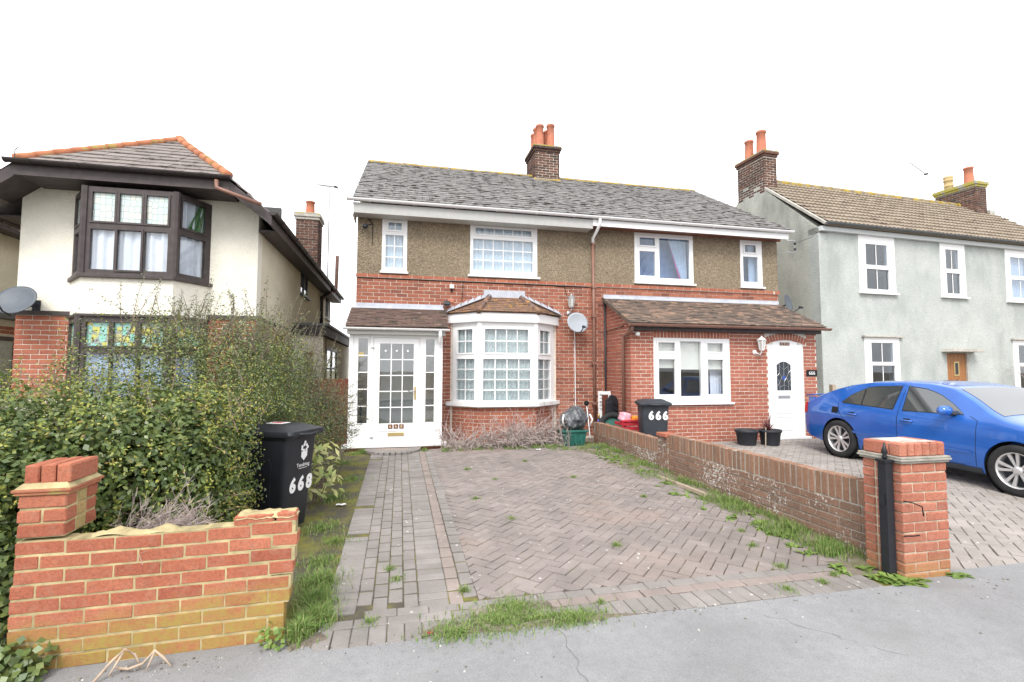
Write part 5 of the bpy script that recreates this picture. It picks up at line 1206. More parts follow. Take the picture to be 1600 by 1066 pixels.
for t_ in ts:
    s_ = section(t_); ring = [(-y, z) for y, z in s_[1:]]+[(y, z) for y, z in s_[::-1][1:-1]]+[(s_[0][0], s_[0][1])]
    b0 = len(mb.v); mb.v += [CP(t_, y, z) for y, z in ring]; n = len(ring)
    if prev is not None:
        for k in range(n): mb.f.append((prev+k, prev+(k+1) % n, b0+(k+1) % n, b0+k))
    else: mb.f.append(tuple(range(b0, b0+n)))
    prev = b0
mb.f.append(tuple(range(prev, prev+n))[::-1])
body = mb.build('body', 'car_blue', car, smooth=True)
AX = (1.0, 3.55); RWc = .318
cut_ = MB()
for t_ in AX:
    for sg in (-1, 1): cut_.lathe([(.36, 0), (.36, .36)], CP(t_, sg*1.0, .318), (-sg, 0, 0), 40)
co = cut_.build('cutter', 'black_matt', None)
bmod = body.modifiers.new('b', 'BOOLEAN'); bmod.object = co; bmod.operation = 'DIFFERENCE'; bmod.solver = 'EXACT'
bpy.context.view_layer.update(); dg = bpy.context.evaluated_depsgraph_get(); nm = bpy.data.meshes.new_from_object(body.evaluated_get(dg)); body.modifiers.clear(); body.data = nm; bpy.data.objects.remove(co)
smooth_by_angle(body, 35)
def wheel(t_, sg):
    c = CP(t_, sg*.80, .318); ax = (sg, 0, 0)
    w_ = MB().lathe([(.225, -.10), (.29, -.105), (.314, -.085), (.318, 0), (.314, .075), (.30, .092), (.26, .098), (.222, .085)], c, ax, 36, cap=False).build('wheel', 'rubber', car, smooth=True)
    MB().lathe([(.222, -.09), (.205, -.05), (.205, .05), (.212, .082), (.226, .086), (.224, .074)], c, ax, 36, cap=False).build('rim', 'alloy', w_, smooth=True)
    MB().lathe([(.20, 0), (.20, .01)], c-Vector(ax)*.03, ax, 28).build('brake_disc', 'bin_grey', w_)
    MB().lathe([(.03, .0), (.055, .03), (.05, .066), (.02, .07)], c, ax, 20).build('hub', 'alloy', w_, smooth=True)
    for k in range(10):
        a = R(72*(k//2)+(13 if k % 2 else -13)+8); d = Vector((0, math.cos(a), math.sin(a))); s2 = Vector((0, -math.sin(a), math.cos(a))); x_ = Vector(ax)
        p, q = c+d*.035+x_*.055, c+d*.215+x_*.07
        MB().hexa([p-s2*.012-x_*.02, p+s2*.012-x_*.02, p+s2*.012, p-s2*.012, q-s2*.022-x_*.025, q+s2*.022-x_*.025, q+s2*.020, q-s2*.020]).build('spoke', 'alloy', w_, bevel=.004)
    MB().lathe([(.02, -.278), (.358, -.276), (.358, .06)], c, ax, 36, cap=False).build('wheel_arch', 'black_matt', car)
for t_ in AX:
    for sg in (-1, 1): wheel(t_, sg)
def patch(name, poly, mat, sg, offs=.004, parent=None, n=14):     # polygon (t, z) laid on the side of the body
    zs = [p[1] for p in poly]; z0, z1 = min(zs), max(zs); mb = MB(); rows = []
    for k in range(n+1):
        z = z0+(z1-z0)*k/n; z = min(max(z, z0+1e-4), z1-1e-4); xs = []
        for i in range(len(poly)):
            (a, b), (c, d) = poly[i], poly[(i+1) % len(poly)]
            if (b-z)*(d-z) < 0: xs.append(a+(c-a)*(z-b)/(d-b))
        rows.append((min(xs), max(xs), z) if len(xs) > 1 else None)
    rows = [r for r in rows if r]
    def f(a, b):
        r = rows[min(int(a*(len(rows)-1)+.5), len(rows)-1)]; t_ = r[0]+(r[1]-r[0])*b; return CP(t_, sg*(hw(t_, r[2])+offs), r[2])
    return mb.grid(f, len(rows)-1, 12).build(name, mat, parent or car, smooth=True, fix=False)
RG_ = [(1.03, .955), (1.10, .945), (1.95, .925), (2.00, 1.275), (1.75, 1.268), (1.45, 1.225), (1.2, 1.10)]
FG_ = [(2.12, .92), (2.93, .925), (2.95, .95), (2.80, 1.07), (2.60, 1.185), (2.40, 1.25), (2.12, 1.277)]
for sg in (-1, 1):
    for g in (RG_, FG_):
        cx_, cz_ = sum(p[0] for p in g)/len(g), sum(p[1] for p in g)/len(g)
        patch('window_trim', [(cx_+(p[0]-cx_)*1.035, cz_+(p[1]-cz_)*1.07) for p in g], 'black_plastic', sg, .002)
        patch('side_window', g, 'dark_glass', sg, .005)
    patch('pillar_strip', [(1.40, .945), (1.425, .945), (1.43, 1.205), (1.405, 1.20)], 'black_plastic', sg, .008)
    for pts in ([(2.06, .30), (2.045, .6), (2.05, .92), (2.07, 1.28)], [(3.10, .28), (3.12, .6), (3.13, .88), (3.02, .94)], [(.97, .955), (1.0, .80), (1.13, .66), (1.32, .45), (1.42, .30)], [(1.42, .29), (2.06, .285), (3.10, .275)]):
        full_ = []
        for (a, b), (c, d) in zip(pts, pts[1:]):
            for k in range(8): full_.append((a+(c-a)*k/8, b+(d-b)*k/8))
        MB().tube([CP(a, sg*(hw(a, b)+.0005), b) for a, b in full_], .0032, 5).build('door_seam', 'black_matt', car)
    patch('door_moulding', [(1.30, .46), (2.03, .455), (2.03, .49), (1.28, .50)], 'car_blue', sg, .014); patch('door_moulding', [(2.08, .455), (3.07, .44), (3.07, .475), (2.08, .49)], 'car_blue', sg, .014)
    patch('sill_skirt', [(1.40, .19), (3.16, .19), (3.16, .265), (1.42, .265)], 'bin_grey', sg, .006)
    for t_, z in ((1.27, .775), (2.20, .775)):
        patch('handle_recess', [(t_-.05, z-.025), (t_+.05, z-.025), (t_+.05, z+.03), (t_-.05, z+.03)], 'black_plastic', sg, .002, n=4)
        MB().tube([CP(t_-.09, sg*(hw(t_, z)+.002), z-.003), CP(t_-.06, sg*(hw(t_, z)+.03), z), CP(t_+.06, sg*(hw(t_, z)+.03), z-.003), CP(t_+.09, sg*(hw(t_, z)+.002), z-.006)], .013, 8).build('door_handle', 'car_blue', car, smooth=True)
    mi = MB().lathe([(.0, -.10), (.05, -.09), (.068, -.05), (.070, .03), (.055, .08), (.0, .10)], CP(2.80, sg*(hw(2.8, .95)+.12), .985), (1, 0, .0), 16).build('mirror', 'car_blue', car, smooth=True)
    MB().tube([CP(2.86, sg*(hw(2.86, .92)), .935), CP(2.82, sg*(hw(2.8, .92)+.07), .95)], .022, 8).build('mirror_arm', 'black_plastic', mi)
    patch('tail_light', [(.11, .66), (.28, .72), (.25, .90), (.15, .88)], 'tail_red', sg, .004)
    patch('headlight', [(4.05, .66), (4.42, .58), (4.40, .68), (4.0, .77)], 'headlamp', sg, .004)
patch('fuel_flap_opening', [(.86, .76), (.99, .76), (.99, .865), (.86, .865)], 'black_matt', -1, .003, n=5)
mb = MB(); mb.grid(lambda a, b: CP(2.78+a*.58, (b*2-1)*.86*hw(2.78+a*.58, zt(2.78+a*.58)-crown(2.78+a*.58)), topz(2.78+a*.58, (b*2-1)*.86*hw(2.78+a*.58, zt(2.78+a*.58)-crown(2.78+a*.58)))+.005), 12, 20); mb.build('windscreen', 'screen', car, smooth=True, fix=False)
mb = MB(); mb.grid(lambda a, b: CP(.45+a*.6, (b*2-1)*.85*hw(.45+a*.6, zt(.45+a*.6)-crown(.45+a*.6)), topz(.45+a*.6, (b*2-1)*.85*hw(.45+a*.6, zt(.45+a*.6)-crown(.45+a*.6)))+.005), 12, 16); mb.build('rear_window', 'dark_glass', car, smooth=True, fix=False)
sp_c = MB(); n = 17; prof = [(0, 0), (.20, .035), (.22, .055), (.0, .04)]
for i in range(n-1):
    y0, y1 = -.68+1.36*i/(n-1), -.68+1.36*(i+1)/(n-1)
    f = lambda y: .05+.06*(y/.68)**2
    sp_c.prism([CP(f(y0)+a, y0, .99+b) for a, b in prof], [CP(f(y1)+a, y1, .99+b) for a, b in prof])
sp_c.build('spoiler', 'car_blue', car, smooth=True)
for y in (-.62, .62): MB().box(CXc+y-.03, CXc+y+.03, YR-.26, YR-.14, dz(8.1)+.90, dz(8.1)+.985).build('spoiler_foot', 'car_blue', car)
MB().hexa([CP(4.52, -.45, .33), CP(4.52, .45, .33), CP(4.50, .45, .5), CP(4.50, -.45, .5), CP(4.57, -.42, .33), CP(4.57, .42, .33), CP(4.545, .42, .5), CP(4.545, -.42, .5)]).build('grille', 'black_plastic', car)

# ------------------------------------------------------------------ wheeled bins
def wheelie(label, loc, fdir, mat, number, nxoff, crest=False, h=.98, w_=.48, d=.55, nsize=.16, nz=.62, pitch=.62):
    f = Vector((*fdir, 0)).normalized(); s = Vector((-f.y, f.x, 0))*1.0; c = Vector(loc)     # s points to the bin's own left as seen from the front
    b = root('wheelie_bin', label, 'bin', loc, 0, 'wheelie bins with house numbers')
    P = lambda u, v, z: c+s*u+f*v+Zv*z
    def ring(wt, dt, z, r=.05, v0=0):
        out = []
        for sx_, sy_, a0 in ((1, 1, 0), (-1, 1, 90), (-1, -1, 180), (1, -1, 270)):
            for k in range(4): a = R(a0+30*k); out.append(P(sx_*(wt/2-r)+r*math.cos(a), sy_*(dt/2-r)+r*math.sin(a)+v0, z))
        return out
    def loft(rings, nm, parent, m_=mat):
        mb = MB(); n = len(rings[0])
        for r_ in rings: mb.v += r_
        for i in range(len(rings)-1):
            for k in range(n): mb.f.append((i*n+k, i*n+(k+1) % n, (i+1)*n+(k+1) % n, (i+1)*n+k))
        mb.f += [tuple(range(n))[::-1], tuple(range((len(rings)-1)*n, len(rings)*n))]; o = mb.build(nm, m_, parent); smooth_by_angle(o, 32); return o
    bw_, bd = w_*.80, d*.76
    body = loft([ring(bw_, bd, .05, .05, -.02), ring(bw_+.01, bd+.01, .08, .06, -.02), ring(w_*.93, d*.93, h*.80), ring(w_*.95, d*.95, h*.88), ring(w_, d, h*.885), ring(w_, d, h*.915)], 'body', b)
    lid = loft([ring(w_+.05, d+.06, h*.905, .04, .015), ring(w_+.06, d+.07, h*.925, .04, .015), ring(w_+.05, d+.06, h*.955, .05, .015), ring(w_*.86, d*.82, h*.985, .09, -.0), ring(w_*.7, d*.62, h*1.005, .1, -.0)], 'lid', b)
    MB().tube([P(-w_*.42, -d/2+.0, h*.93), P(-w_*.42, -d/2-.09, h*.96), P(w_*.42, -d/2-.09, h*.96), P(w_*.42, -d/2, h*.93)], .017, 8).build('handle', mat, b, smooth=True)
    MB().tube([P(-w_*.3, d/2+.045, h*.925), P(0, d/2+.065, h*.915), P(w_*.3, d/2+.045, h*.925)], .014, 8).build('lid_grip', mat, lid, smooth=True)
    for sg in (-1, 1):
        wh = MB().lathe([(.06, -.022), (.098, -.022), (.102, 0), (.098, .022), (.06, .022)], P(sg*w_*.40, -d*.40, .10), tuple(s), 24).build('wheel', 'rubber', b, smooth=True)
        MB().lathe([(.05, -.026), (.05, .026)], P(sg*w_*.40, -d*.40, .10), tuple(s), 16).build('hub', mat, wh)
        # raised rib panel on each side
        mb = MB(); q = [(-.10, .16), (.10, .16), (.13, .66), (.10, .72), (-.10, .72), (-.13, .66)]
        def sidew(z): return lerp(z, [.08, h*.8], [(bw_+.01)/2, w_*.93/2])
        mb.prism([P(sg*(sidew(z)-.01), y-.02, z) for y, z in q], [P(sg*(sidew(z)+.010), y-.02, z) for y, z in q]); mb.build('rib_panel', mat, b, bevel=.004)
    def fd(z): return lerp(z, [.08, h*.80], [(bd+.01)/2-.02, d*.93/2])
    ya = (P(0, fd(.8), .8)-P(0, fd(.3), .3)).normalized(); xa = s*1.0
    xa = -s if (-s).cross(ya).dot(f) > 0 else s
    for k, chx in enumerate(number):
        u = nxoff+(k-1)*nsize*pitch; p = c+xa*u+f*(fd(nz)+.003)+Zv*nz
        text('number_sticker', chx, nsize, p, xa, ya, 'white_print', b, .001, .009, sx=.92)
    if crest:
        z = .735; p0 = c+xa*nxoff+f*(fd(z)+.004)+Zv*z
        mb = MB(); mb.prism([p0+xa*x+ya*y for x, y in ((-.042, .03), (.042, .03), (.042, -.02), (0, -.06), (-.042, -.02))], [p0+f*.002+xa*x+ya*y for x, y in ((-.042, .03), (.042, .03), (.042, -.02), (0, -.06), (-.042, -.02))])
        for a in range(7): q = p0+ya*.065+xa*(.042*math.cos(a*.9))+ya*(.028*math.sin(a*.9)); mb.lathe([(.015, 0), (.015, .002)], q, tuple(f), 8)
        mb.lathe([(.016, 0), (.016, .002)], p0+ya*.115, tuple(f), 8); mb.build('crest', 'white_print', b)
        text('council_name', 'Tendring', .052, c+xa*nxoff+f*(fd(.635)+.004)+Zv*.635, xa, ya, 'white_print', b, .0006)
        MB().ob(c+xa*nxoff+f*(fd(.605)+.004)+Zv*.605, (xa, f, ya), .12, .002, .004).build('council_rule', 'white_print', b)
    return b
ca, sa = math.cos(R(27)), math.sin(R(27))
nc = Vector((-.985, 4.93)); ctr = nc+Vector((-ca, sa))*.30+Vector((sa, ca))*.23
bl = wheelie('black wheelie bin numbered 668 standing beside the green hedge', (ctr.x, ctr.y, gz(ctr.y)-.015), (ca, -sa), 'black_plastic', '668', .03, True, h=1.02, d=.60, w_=.46, nz=.45, nsize=.18, pitch=.66)
mb = MB(); f_ = Vector((ca, -sa, 0)); s_ = Vector((sa, ca, 0)); q = Vector((ctr.x, ctr.y, gz(ctr.y)+1.014)); mb.ob(q, (f_, s_, Zv), .17, .13, .004); mb.build('lid_label', 'white_print', bl)
MB().ob(q+Vector((0, 0, .003)), (f_, s_, Zv), .10, .06, .003).build('lid_label_mark', 'red_plastic', bl)
wheelie('dark grey wheelie bin numbered 666 under the extension window', (4.43, 8.18, gz(8.18)), (-.30, -.95), 'bin_grey', '666', .05, False, h=.955, w_=.50, d=.52, nsize=.20, nz=.68, pitch=.60)
# ------------------------------------------------------------------ fittings on the houses
def dish(label, c, facing, r, mat, armside, group='satellite dishes on the house walls', wall=None):
    c = Vector(c); f = Vector(facing).normalized(); b = root('satellite_dish', label, 'satellite dish', tuple(c), 0, group)
    x = f.cross(Zv).normalized(); y = x.cross(f).normalized(); mb = MB(); n = 28; rings = 6
    for sgn, o in ((1, 0), (-1, -.008)):
        b0 = len(mb.v); mb.v.append(c+f*o)
        for i in range(1, rings+1):
            for k in range(n):
                a = 2*math.pi*k/n; q = i/rings; mb.v.append(c+(x*math.cos(a)*r+y*math.sin(a)*r*.92)*q+f*(.16*r*q*q+o))
        for k in range(n): mb.f.append((b0, b0+1+k, b0+1+(k+1) % n))
        for i in range(rings-1):
            for k in range(n): p = b0+1+i*n+k; q = b0+1+i*n+(k+1) % n; mb.f.append((p, q, q+n, p+n))
    for k in range(n): p, q = 1+(rings-1)*n+k, 1+(rings-1)*n+(k+1) % n; off_ = 1+rings*n; mb.f.append((p, q, q+off_, p+off_))
    mb.build('reflector', mat, b, smooth=True)
    l = c+f*(r*1.15)-y*(r*.75); MB().tube([c-y*r*.9-f*.02, c-y*r*1.0+f*(r*.5), l], .012, 8).build('arm', 'bin_grey', b, smooth=True)
    MB().lathe([(.022, -.04), (.03, 0), (.03, .05), (.02, .06)], l+f*.02, tuple(-f+y*.4), 14).build('receiver_head', 'bin_grey', b, smooth=True)
    w_ = Vector(wall); MB().tube([c-f*.01, c-f*.08-y*.05, w_], .018, 8).build('bracket', 'bin_grey', b, smooth=True)
    MB().ob(w_, ((1, 0, 0), (0, 1, 0), (0, 0, 1)), .10, .02, .16).build('wall_plate', 'bin_grey', b); return b
d1 = dish('light grey satellite dish on the brick wall above the green box', (3.72, 10.12, 2.47), (.10, -.95, .22), .245, 'grey_dish', 1, wall=(3.74, 10.36, 2.42))
MB().tube([(3.73, 10.34, 2.36), (3.75, 10.352, 2.2), (3.76, 10.352, .55)], .010, 6).build('white_cable', 'white_print', d1)
d2 = dish('dark grey satellite dish on the pier of the cream house', (-5.55, 8.75, 2.45), (-.05, -.85, .45), .27, 'dark_dish', 1, wall=(-5.45, 8.99, 2.42))
d3 = dish('dark blue-grey satellite dish half hidden behind the extension roof', (9.35, 10.45, 3.12), (.45, -.8, .15), .24, 'dark_dish', 1, wall=(9.04, 10.55, 3.1))
def lantern(label, c, wall, mat, r=.075, h=.20):
    c = Vector(c); b = root('wall_lantern', label, 'lantern', tuple(c), 0)
    for z0, r0, z1, r1, nm in ((-h*.5, r*.55, -h*.42, r*.62, 'base'), (h*.36, r*1.12, h*.42, r*1.12, 'rim'), (h*.42, r*1.05, h*.62, r*.35, 'roof'), (h*.62, r*.3, h*.72, r*.12, 'finial')):
        MB().lathe([(r0, z0), (r1, z1)], c, n=6).build(nm, mat, b)
    MB().lathe([(r*.58, -h*.42), (r*.95, h*.36)], c, n=6).build('glass', 'upvc_grey', b)
    for k in range(6):
        a = R(60*k); p = c+Vector((0, 0, -h*.42)); u = Vector((0, 0, 1)).orthogonal()
        u = Vector((math.cos(a), math.sin(a), 0)); MB().tube([p+u*r*.60, c+Zv*h*.36+u*r*.98], .006, 5).build('glazing_rib', mat, b)
    w_ = Vector(wall); MB().tube([c-Zv*h*.5, c-Zv*h*.72+(w_-c)*.2, w_+Vector((0, -.05, -.02)), w_], .013, 8).build('arm', mat, b, smooth=True)
    MB().lathe([(.05, 0), (.05, .012), (.03, .022)], w_, (0, -1, 0), 14).build('backplate', mat, b); return b
lantern('grey wall lantern on the brickwork above the satellite dish', (3.62, 10.20, 2.93), (3.62, 10.365, 2.70), 'steel', .085, .25)
lantern('white wall lantern beside the white entrance door', (7.40, 9.0, 2.0), (7.34, 9.147, 1.84), 'white_paint', .085, .25)
r_ = root('security_lamp', 'small white security lamp at the corner of the brick extension', 'lamp', (4.60, 9.10, 2.19))
MB().lathe([(.0, 0), (.045, .01), (.05, .05), (.03, .08), (0, .085)], (4.60, 9.08, 2.14), (.1, -.4, .9), 14).build('head', 'white_paint', r_, smooth=True); MB().tube([(4.58, 9.09, 2.20), (4.56, 9.13, 2.22), (4.55, 9.147, 2.22)], .012, 6).build('bracket', 'white_paint', r_)
r_ = root('house_number_plaque', 'black slate plaque with white number 666 on the extension wall', 'plaque', (8.76, 9.14, 1.40))
MB().fb(frE, 8.62, 8.89, 1.335, 1.47, .003, .018).build('slate', 'black_matt', r_, bevel=.004); text('numerals', '666', .11, frE.p(8.755, 1.40, .019), (1, 0, 0), (0, 0, 1), 'white_print', r_, .0006)
r_ = root('alarm_sensor', 'small white box fixed under the string course above the bay roof', 'sensor', (1.03, 10.34, 3.16))
MB().fb(frM, .99, 1.08, 3.15, 3.23, .004, .07).build('housing', 'white_paint', r_, bevel=.008); MB().fb(frM, 1.02, 1.05, 3.08, 3.15, .004, .03).build('stem', 'black_matt', r_)
r_ = root('black_floodlight', 'small black floodlight on the brickwork beside the bay roof flashing', 'lamp', (.93, 10.33, 2.83))
MB().ob((.93, 10.28, 2.83), ((1, 0, 0), (0, .9, -.43), (0, .43, .9)), .13, .06, .09).build('housing', 'black_plastic', r_, bevel=.008); MB().tube([(.93, 10.30, 2.86), (.93, 10.365, 2.90)], .012, 6).build('bracket', 'black_plastic', r_); MB().fb(frM, .955, 1.08, 2.86, 2.93, .006, .02).build('junction_plate', 'brick_orange' if False else 'pot_clay', r_)
r_ = root('cable_bracket', 'black cable bracket on the pebbledash beside the narrow upper window', 'bracket', (-.72, 10.3, 4.35))
MB().tube([(-.68, 10.36, 4.50), (-.64, 10.25, 4.47), (-.58, 10.22, 4.38), (-.70, 10.2, 4.33)], .012, 6).build('arm', 'black_matt', r_)
MB().lathe([(.03, -.05), (.05, -.02), (.05, .02), (.03, .05)], (-.72, 10.21, 4.32), (1, .2, .3), 12).build('insulator', 'black_plastic', r_, smooth=True); MB().tube([(-.585, 10.36, 4.42), (-.585, 10.36, 3.98)], .006, 6).build('cable', 'black_matt', r_)
r_ = root('pole_bracket', 'metal cable bracket at the gutter end next to the pale cottage', 'bracket', (9.08, 10.0, 4.45))
MB().tube([(9.03, 10.05, 4.58), (9.20, 10.0, 4.58), (9.20, 10.0, 4.28), (9.03, 10.05, 4.30)], .012, 6).build('frame', 'steel', r_)
for z in (4.5, 4.36): MB().lathe([(.02, -.03), (.035, 0), (.02, .03)], (9.20, 9.98, z), n=10).build('insulator', 'bin_grey', r_, smooth=True)
MB().tube([(9.2, 9.98, 4.5), (9.8, 10.1, 4.72), (10.45, 10.6, 5.02)], .005, 5).build('line', 'black_matt', r_)
def aerial(label, base, h, d, n, L, grp='television aerials on the chimneys'):
    b = root('tv_aerial', label, 'aerial', base, 0, grp); B = Vector(base); d = Vector(d).normalized(); x = d.cross(Zv).normalized(); t_ = B+Zv*h
    MB().tube([B, t_], .016, 6).build('mast', 'steel', b); MB().tube([t_-d*L*.35, t_+d*L*.65], .013, 5).build('boom', 'steel', b)
    for k in range(n): p = t_+d*L*(-.3+.95*k/n); MB().tube([p-x*.12, p+x*.12], .007, 4).build('element', 'steel', b)
    p = t_-d*L*.33; MB().ob(p, (d, x, Zv), .012, .13, .07).build('reflector', 'bin_grey', b)
aerial('thin television aerial on the brown chimney of the pale cottage', tuple(Q(8.1, 3.0, 7.0)), 1.75, (-.95, -.3, .12), 12, 1.3)
aerial('thin television aerial behind the tall chimney of the cream house', (-2.10, 15.2, 4.1), 2.75, (-.6, .5, .2), 9, .8)
r_ = root('bird_spike', 'small wire spike on the gutter end of the cream house', 'wire', (-5.5, 8.4, 4.45)); MB().tube([(-5.42, 8.33, 4.44), (-5.42, 8.33, 4.58), (-5.38, 8.33, 4.62)], .006, 5).build('wire', 'bin_grey', r_)

# ------------------------------------------------------------------ fence, clutter, pots
fn = root('wooden_fence', 'red-brown wooden board fence closing the passage left of the white porch', 'fence', (-1.6, 9.9, 0))
for k in range(12): MB().box(-2.30+k*.117, -2.30+k*.117+.110, 9.88+.006*(k % 2), 9.90+.006*(k % 2), -.03, 1.28+random.gauss(0, .006)).build('board', 'fence_wood', fn)
for z in (.3, 1.0): MB().box(-2.3, -.92, 9.91, 9.95, z, z+.07).build('rail', 'fence_wood', fn)
rb_ = root('recycling_box', 'dark green plastic recycling box on the gravel beside the low wall', 'box', (3.30, 9.28, 0))
mb = MB(); mb.hexa([(3.09, 9.12, 0), (3.49, 9.12, 0), (3.49, 9.44, 0), (3.09, 9.44, 0), (3.05, 9.08, .27), (3.53, 9.08, .27), (3.53, 9.48, .27), (3.05, 9.48, .27)]); mb.build('body', 'green_plastic', rb_, bevel=.012)
MB().box(3.03, 3.55, 9.06, 9.50, .262, .30).build('rim', 'green_plastic', rb_, bevel=.01)
for k in range(3): MB().box(3.16+k*.12, 3.20+k*.12, 9.088, 9.112, .04, .25).build('rib', 'green_plastic', rb_)
bag = root('rubbish_sack', 'crumpled black plastic sack heaped on the green recycling box', 'sack', (3.32, 9.3, .3))
bm = bmesh.new(); bmesh.ops.create_icosphere(bm, subdivisions=4, radius=1)
for v in bm.verts:
    p = v.co.copy(); n_ = math.sin(p.x*7+p.z*5)*.05+math.sin(p.y*11-p.z*6+1)*.045+math.sin(p.x*17+p.y*13)*.03+abs(math.sin(p.x*9-p.y*8+p.z*10))*.05
    p *= 1+n_; z = max(p.z, -.75); tpr = 1-.35*max(0, z); v.co = Vector((p.x*.275*tpr+.04*z, p.y*.21*tpr, .20+z*.24))
me = bpy.data.meshes.new('film'); bm.to_mesh(me); bm.free(); me.transform(Matrix.Translation((.02, -.0, .0)))
t = NT('sack_film'); t.color(t.ramp(t.noise(14, 4), [(.3, (.03, .034, .04)), (.7, (.11, .115, .125))])); t.set(Roughness=.28, Specular_IOR_Level=.6); t.bump(t.noise(24, 4, .6), .7, .02); M['sack_film'] = t.mat
mkobj('film', me, 'sack_film', bag)
for x in (-.24, .29): MB().tube([(3.32+x, 9.14, .38), (3.32+x*1.14, 9.1, .50), (3.32+x*1.0, 9.14, .60)], .016, 6).build('white_tie', 'white_print', bag, smooth=True)
sg_ = root('white_sign_board', 'white board with black digits on its edge leaning behind the tyre', 'board', (4.30, 10.0, 0))
mb = MB(); slab(mb, Fr((0, 10.02, 0), (1, 0, 0), (0, -1, 0)), 4.16, 4.44, .1, 1.0, .02, [(4.24, 4.385, .35, .93)]); mb.build('panel', 'white_print', sg_)
MB().box(4.24, 4.385, 10.025, 10.035, .35, .93).build('picture', 'bronze_tile', sg_)
for k, chx in enumerate('07807'): text('digit', chx, .085, (4.20, 9.998, .93-k*.075), (0, 0, -1), (1, 0, 0), 'black_matt', sg_, .0005)
ty = root('car_tyre', 'black rubber tyre standing behind the low brown wall', 'tyre', (4.24, 9.50, 0))
ca_ = Vector((-.15, -.95, .25)).normalized(); MB().lathe([(.21, -.08), (.27, -.09), (.305, -.07), (.31, 0), (.305, .07), (.27, .09), (.21, .08), (.20, 0), (.21, -.08)], (4.25, 9.50, .285), tuple(ca_), 36, cap=False).build('tread', 'rubber', ty, smooth=True)
MB().lathe([(.20, -.02), (.20, .02)], (4.25, 9.50, .285), tuple(ca_), 28).build('wheel_disc', 'green_plastic', ty)
tr_ = root('black_plastic_tray', 'large black ribbed plastic car part propped behind the tyre', 'car part', (4.31, 9.75, 0))
frT = Fr((0, 9.72, 0), (1, 0, 0), (0, -.97, .24)); q = [(4.17, .15), (4.47, .15), (4.47, .80), (4.43, .90), (4.36, .93), (4.28, .93), (4.25, .86), (4.19, .84)]
MB().fprism(frT, q, -.02, .02).build('shell', 'black_plastic', tr_, bevel=.01)
for k in range(5): MB().fprism(frT, [(4.36, .30+k*.11), (4.45, .26+k*.11), (4.45, .29+k*.11), (4.36, .33+k*.11)], .018, .045).build('rib', 'black_plastic', tr_)
MB().fprism(frT, [(4.20, .2), (4.33, .2), (4.33, .80), (4.20, .78)], .018, .05).build('raised_panel', 'black_plastic', tr_, bevel=.012)
sh = root('garden_spade', 'old spade leaning on the brick wall between the sack and the downpipe', 'spade', (3.86, 10.1, 0)); MB().tube([(3.95, 9.98, .02), (3.96, 10.2, .70)], .016, 8).build('shaft', 'steel', sh); MB().lathe([(.0, -.06), (.05, -.03), (.055, .03), (.0, .06)], (3.95, 10.18, .74), n=12).build('head', 'black_matt', sh, smooth=True)
cr = root('red_crate', 'red slatted plastic crate full of packets beside the grey bin', 'crate', (4.42, 8.88, 0))
for k in range(5): MB().box(4.09, 4.71, 8.72, 8.74, .07+k*.085, .13+k*.085).build('slat', 'red_plastic', cr, bevel=.005)
for k in range(5): MB().box(4.09, 4.11, 8.742, 9.06, .07+k*.085, .13+k*.085).build('slat', 'red_plastic', cr, bevel=.005); MB().box(4.69, 4.71, 8.742, 9.06, .07+k*.085, .13+k*.085).build('slat', 'red_plastic', cr, bevel=.005)
for x in (4.095, 4.40, 4.69): MB().box(x, x+.018, 8.705, 8.719, .0, .50).build('post', 'red_plastic', cr)
MB().box(4.08, 4.72, 8.70, 8.76, .48, .515).build('rim', 'red_plastic', cr, bevel=.006); MB().box(4.10, 4.70, 8.745, 9.06, 0, .03).build('base', 'red_plastic', cr)
plain('packet_orange', (.75, .25, .02), .4, .4, var=.3, sc=25); plain('packet_pink', (.70, .35, .42), .5, .4, var=.3, sc=25)
for nm, lb, m_, c, s3, rz in (('orange_packet', 'bright orange packet on top of the red crate', 'packet_orange', (4.40, 8.80, .515), (.20, .14, .13), .1), ('pink_bag', 'pink and white carrier bag on top of the red crate', 'packet_pink', (4.20, 8.84, .55), (.20, .18, .19), .3), ('white_bottle', 'white round bottle lying on top of the red crate', 'white_print', (4.62, 8.80, .53), (.11, .11, .12), 0), ('dark_tin', 'dark tin with white label in the red crate', 'black_plastic', (4.52, 8.84, .56), (.08, .08, .16), .2)):
    bm = bmesh.new(); bmesh.ops.create_icosphere(bm, subdivisions=3, radius=.5)
    for v in bm.verts:
        p = v.co; k = 1+.10*math.sin(p.x*14+p.y*9)+.08*math.sin(p.z*17+p.x*6); q_ = [math.copysign(abs(x*2)**.55/2, x)*k for x in p]; v.co = Vector((q_[0]*s3[0], q_[1]*s3[1], q_[2]*s3[2]))
    me = bpy.data.meshes.new(nm); bm.to_mesh(me); bm.free(); me.transform(Matrix.Rotation(rz, 4, 'Y'))
    for p_ in me.polygons: p_.use_smooth = True
    o = mkobj(nm, me, m_, None); o.location = c; tag(o, lb, nm.split('_')[1], 'things heaped in the red crate')
sb_ = root('spray_bottle', 'small yellow and blue bottle on the low wall end', 'bottle', (3.98, 9.64, 0)); MB().lathe([(.035, 0), (.04, .2), (.035, .40), (.015, .44)], (4.04, 9.72, 0), n=14).build('body', 'blue_glass', sb_, smooth=True); MB().lathe([(.022, .44), (.025, .52), (.012, .56)], (4.04, 9.72, 0), n=12).build('cap', 'brass', sb_, smooth=True)
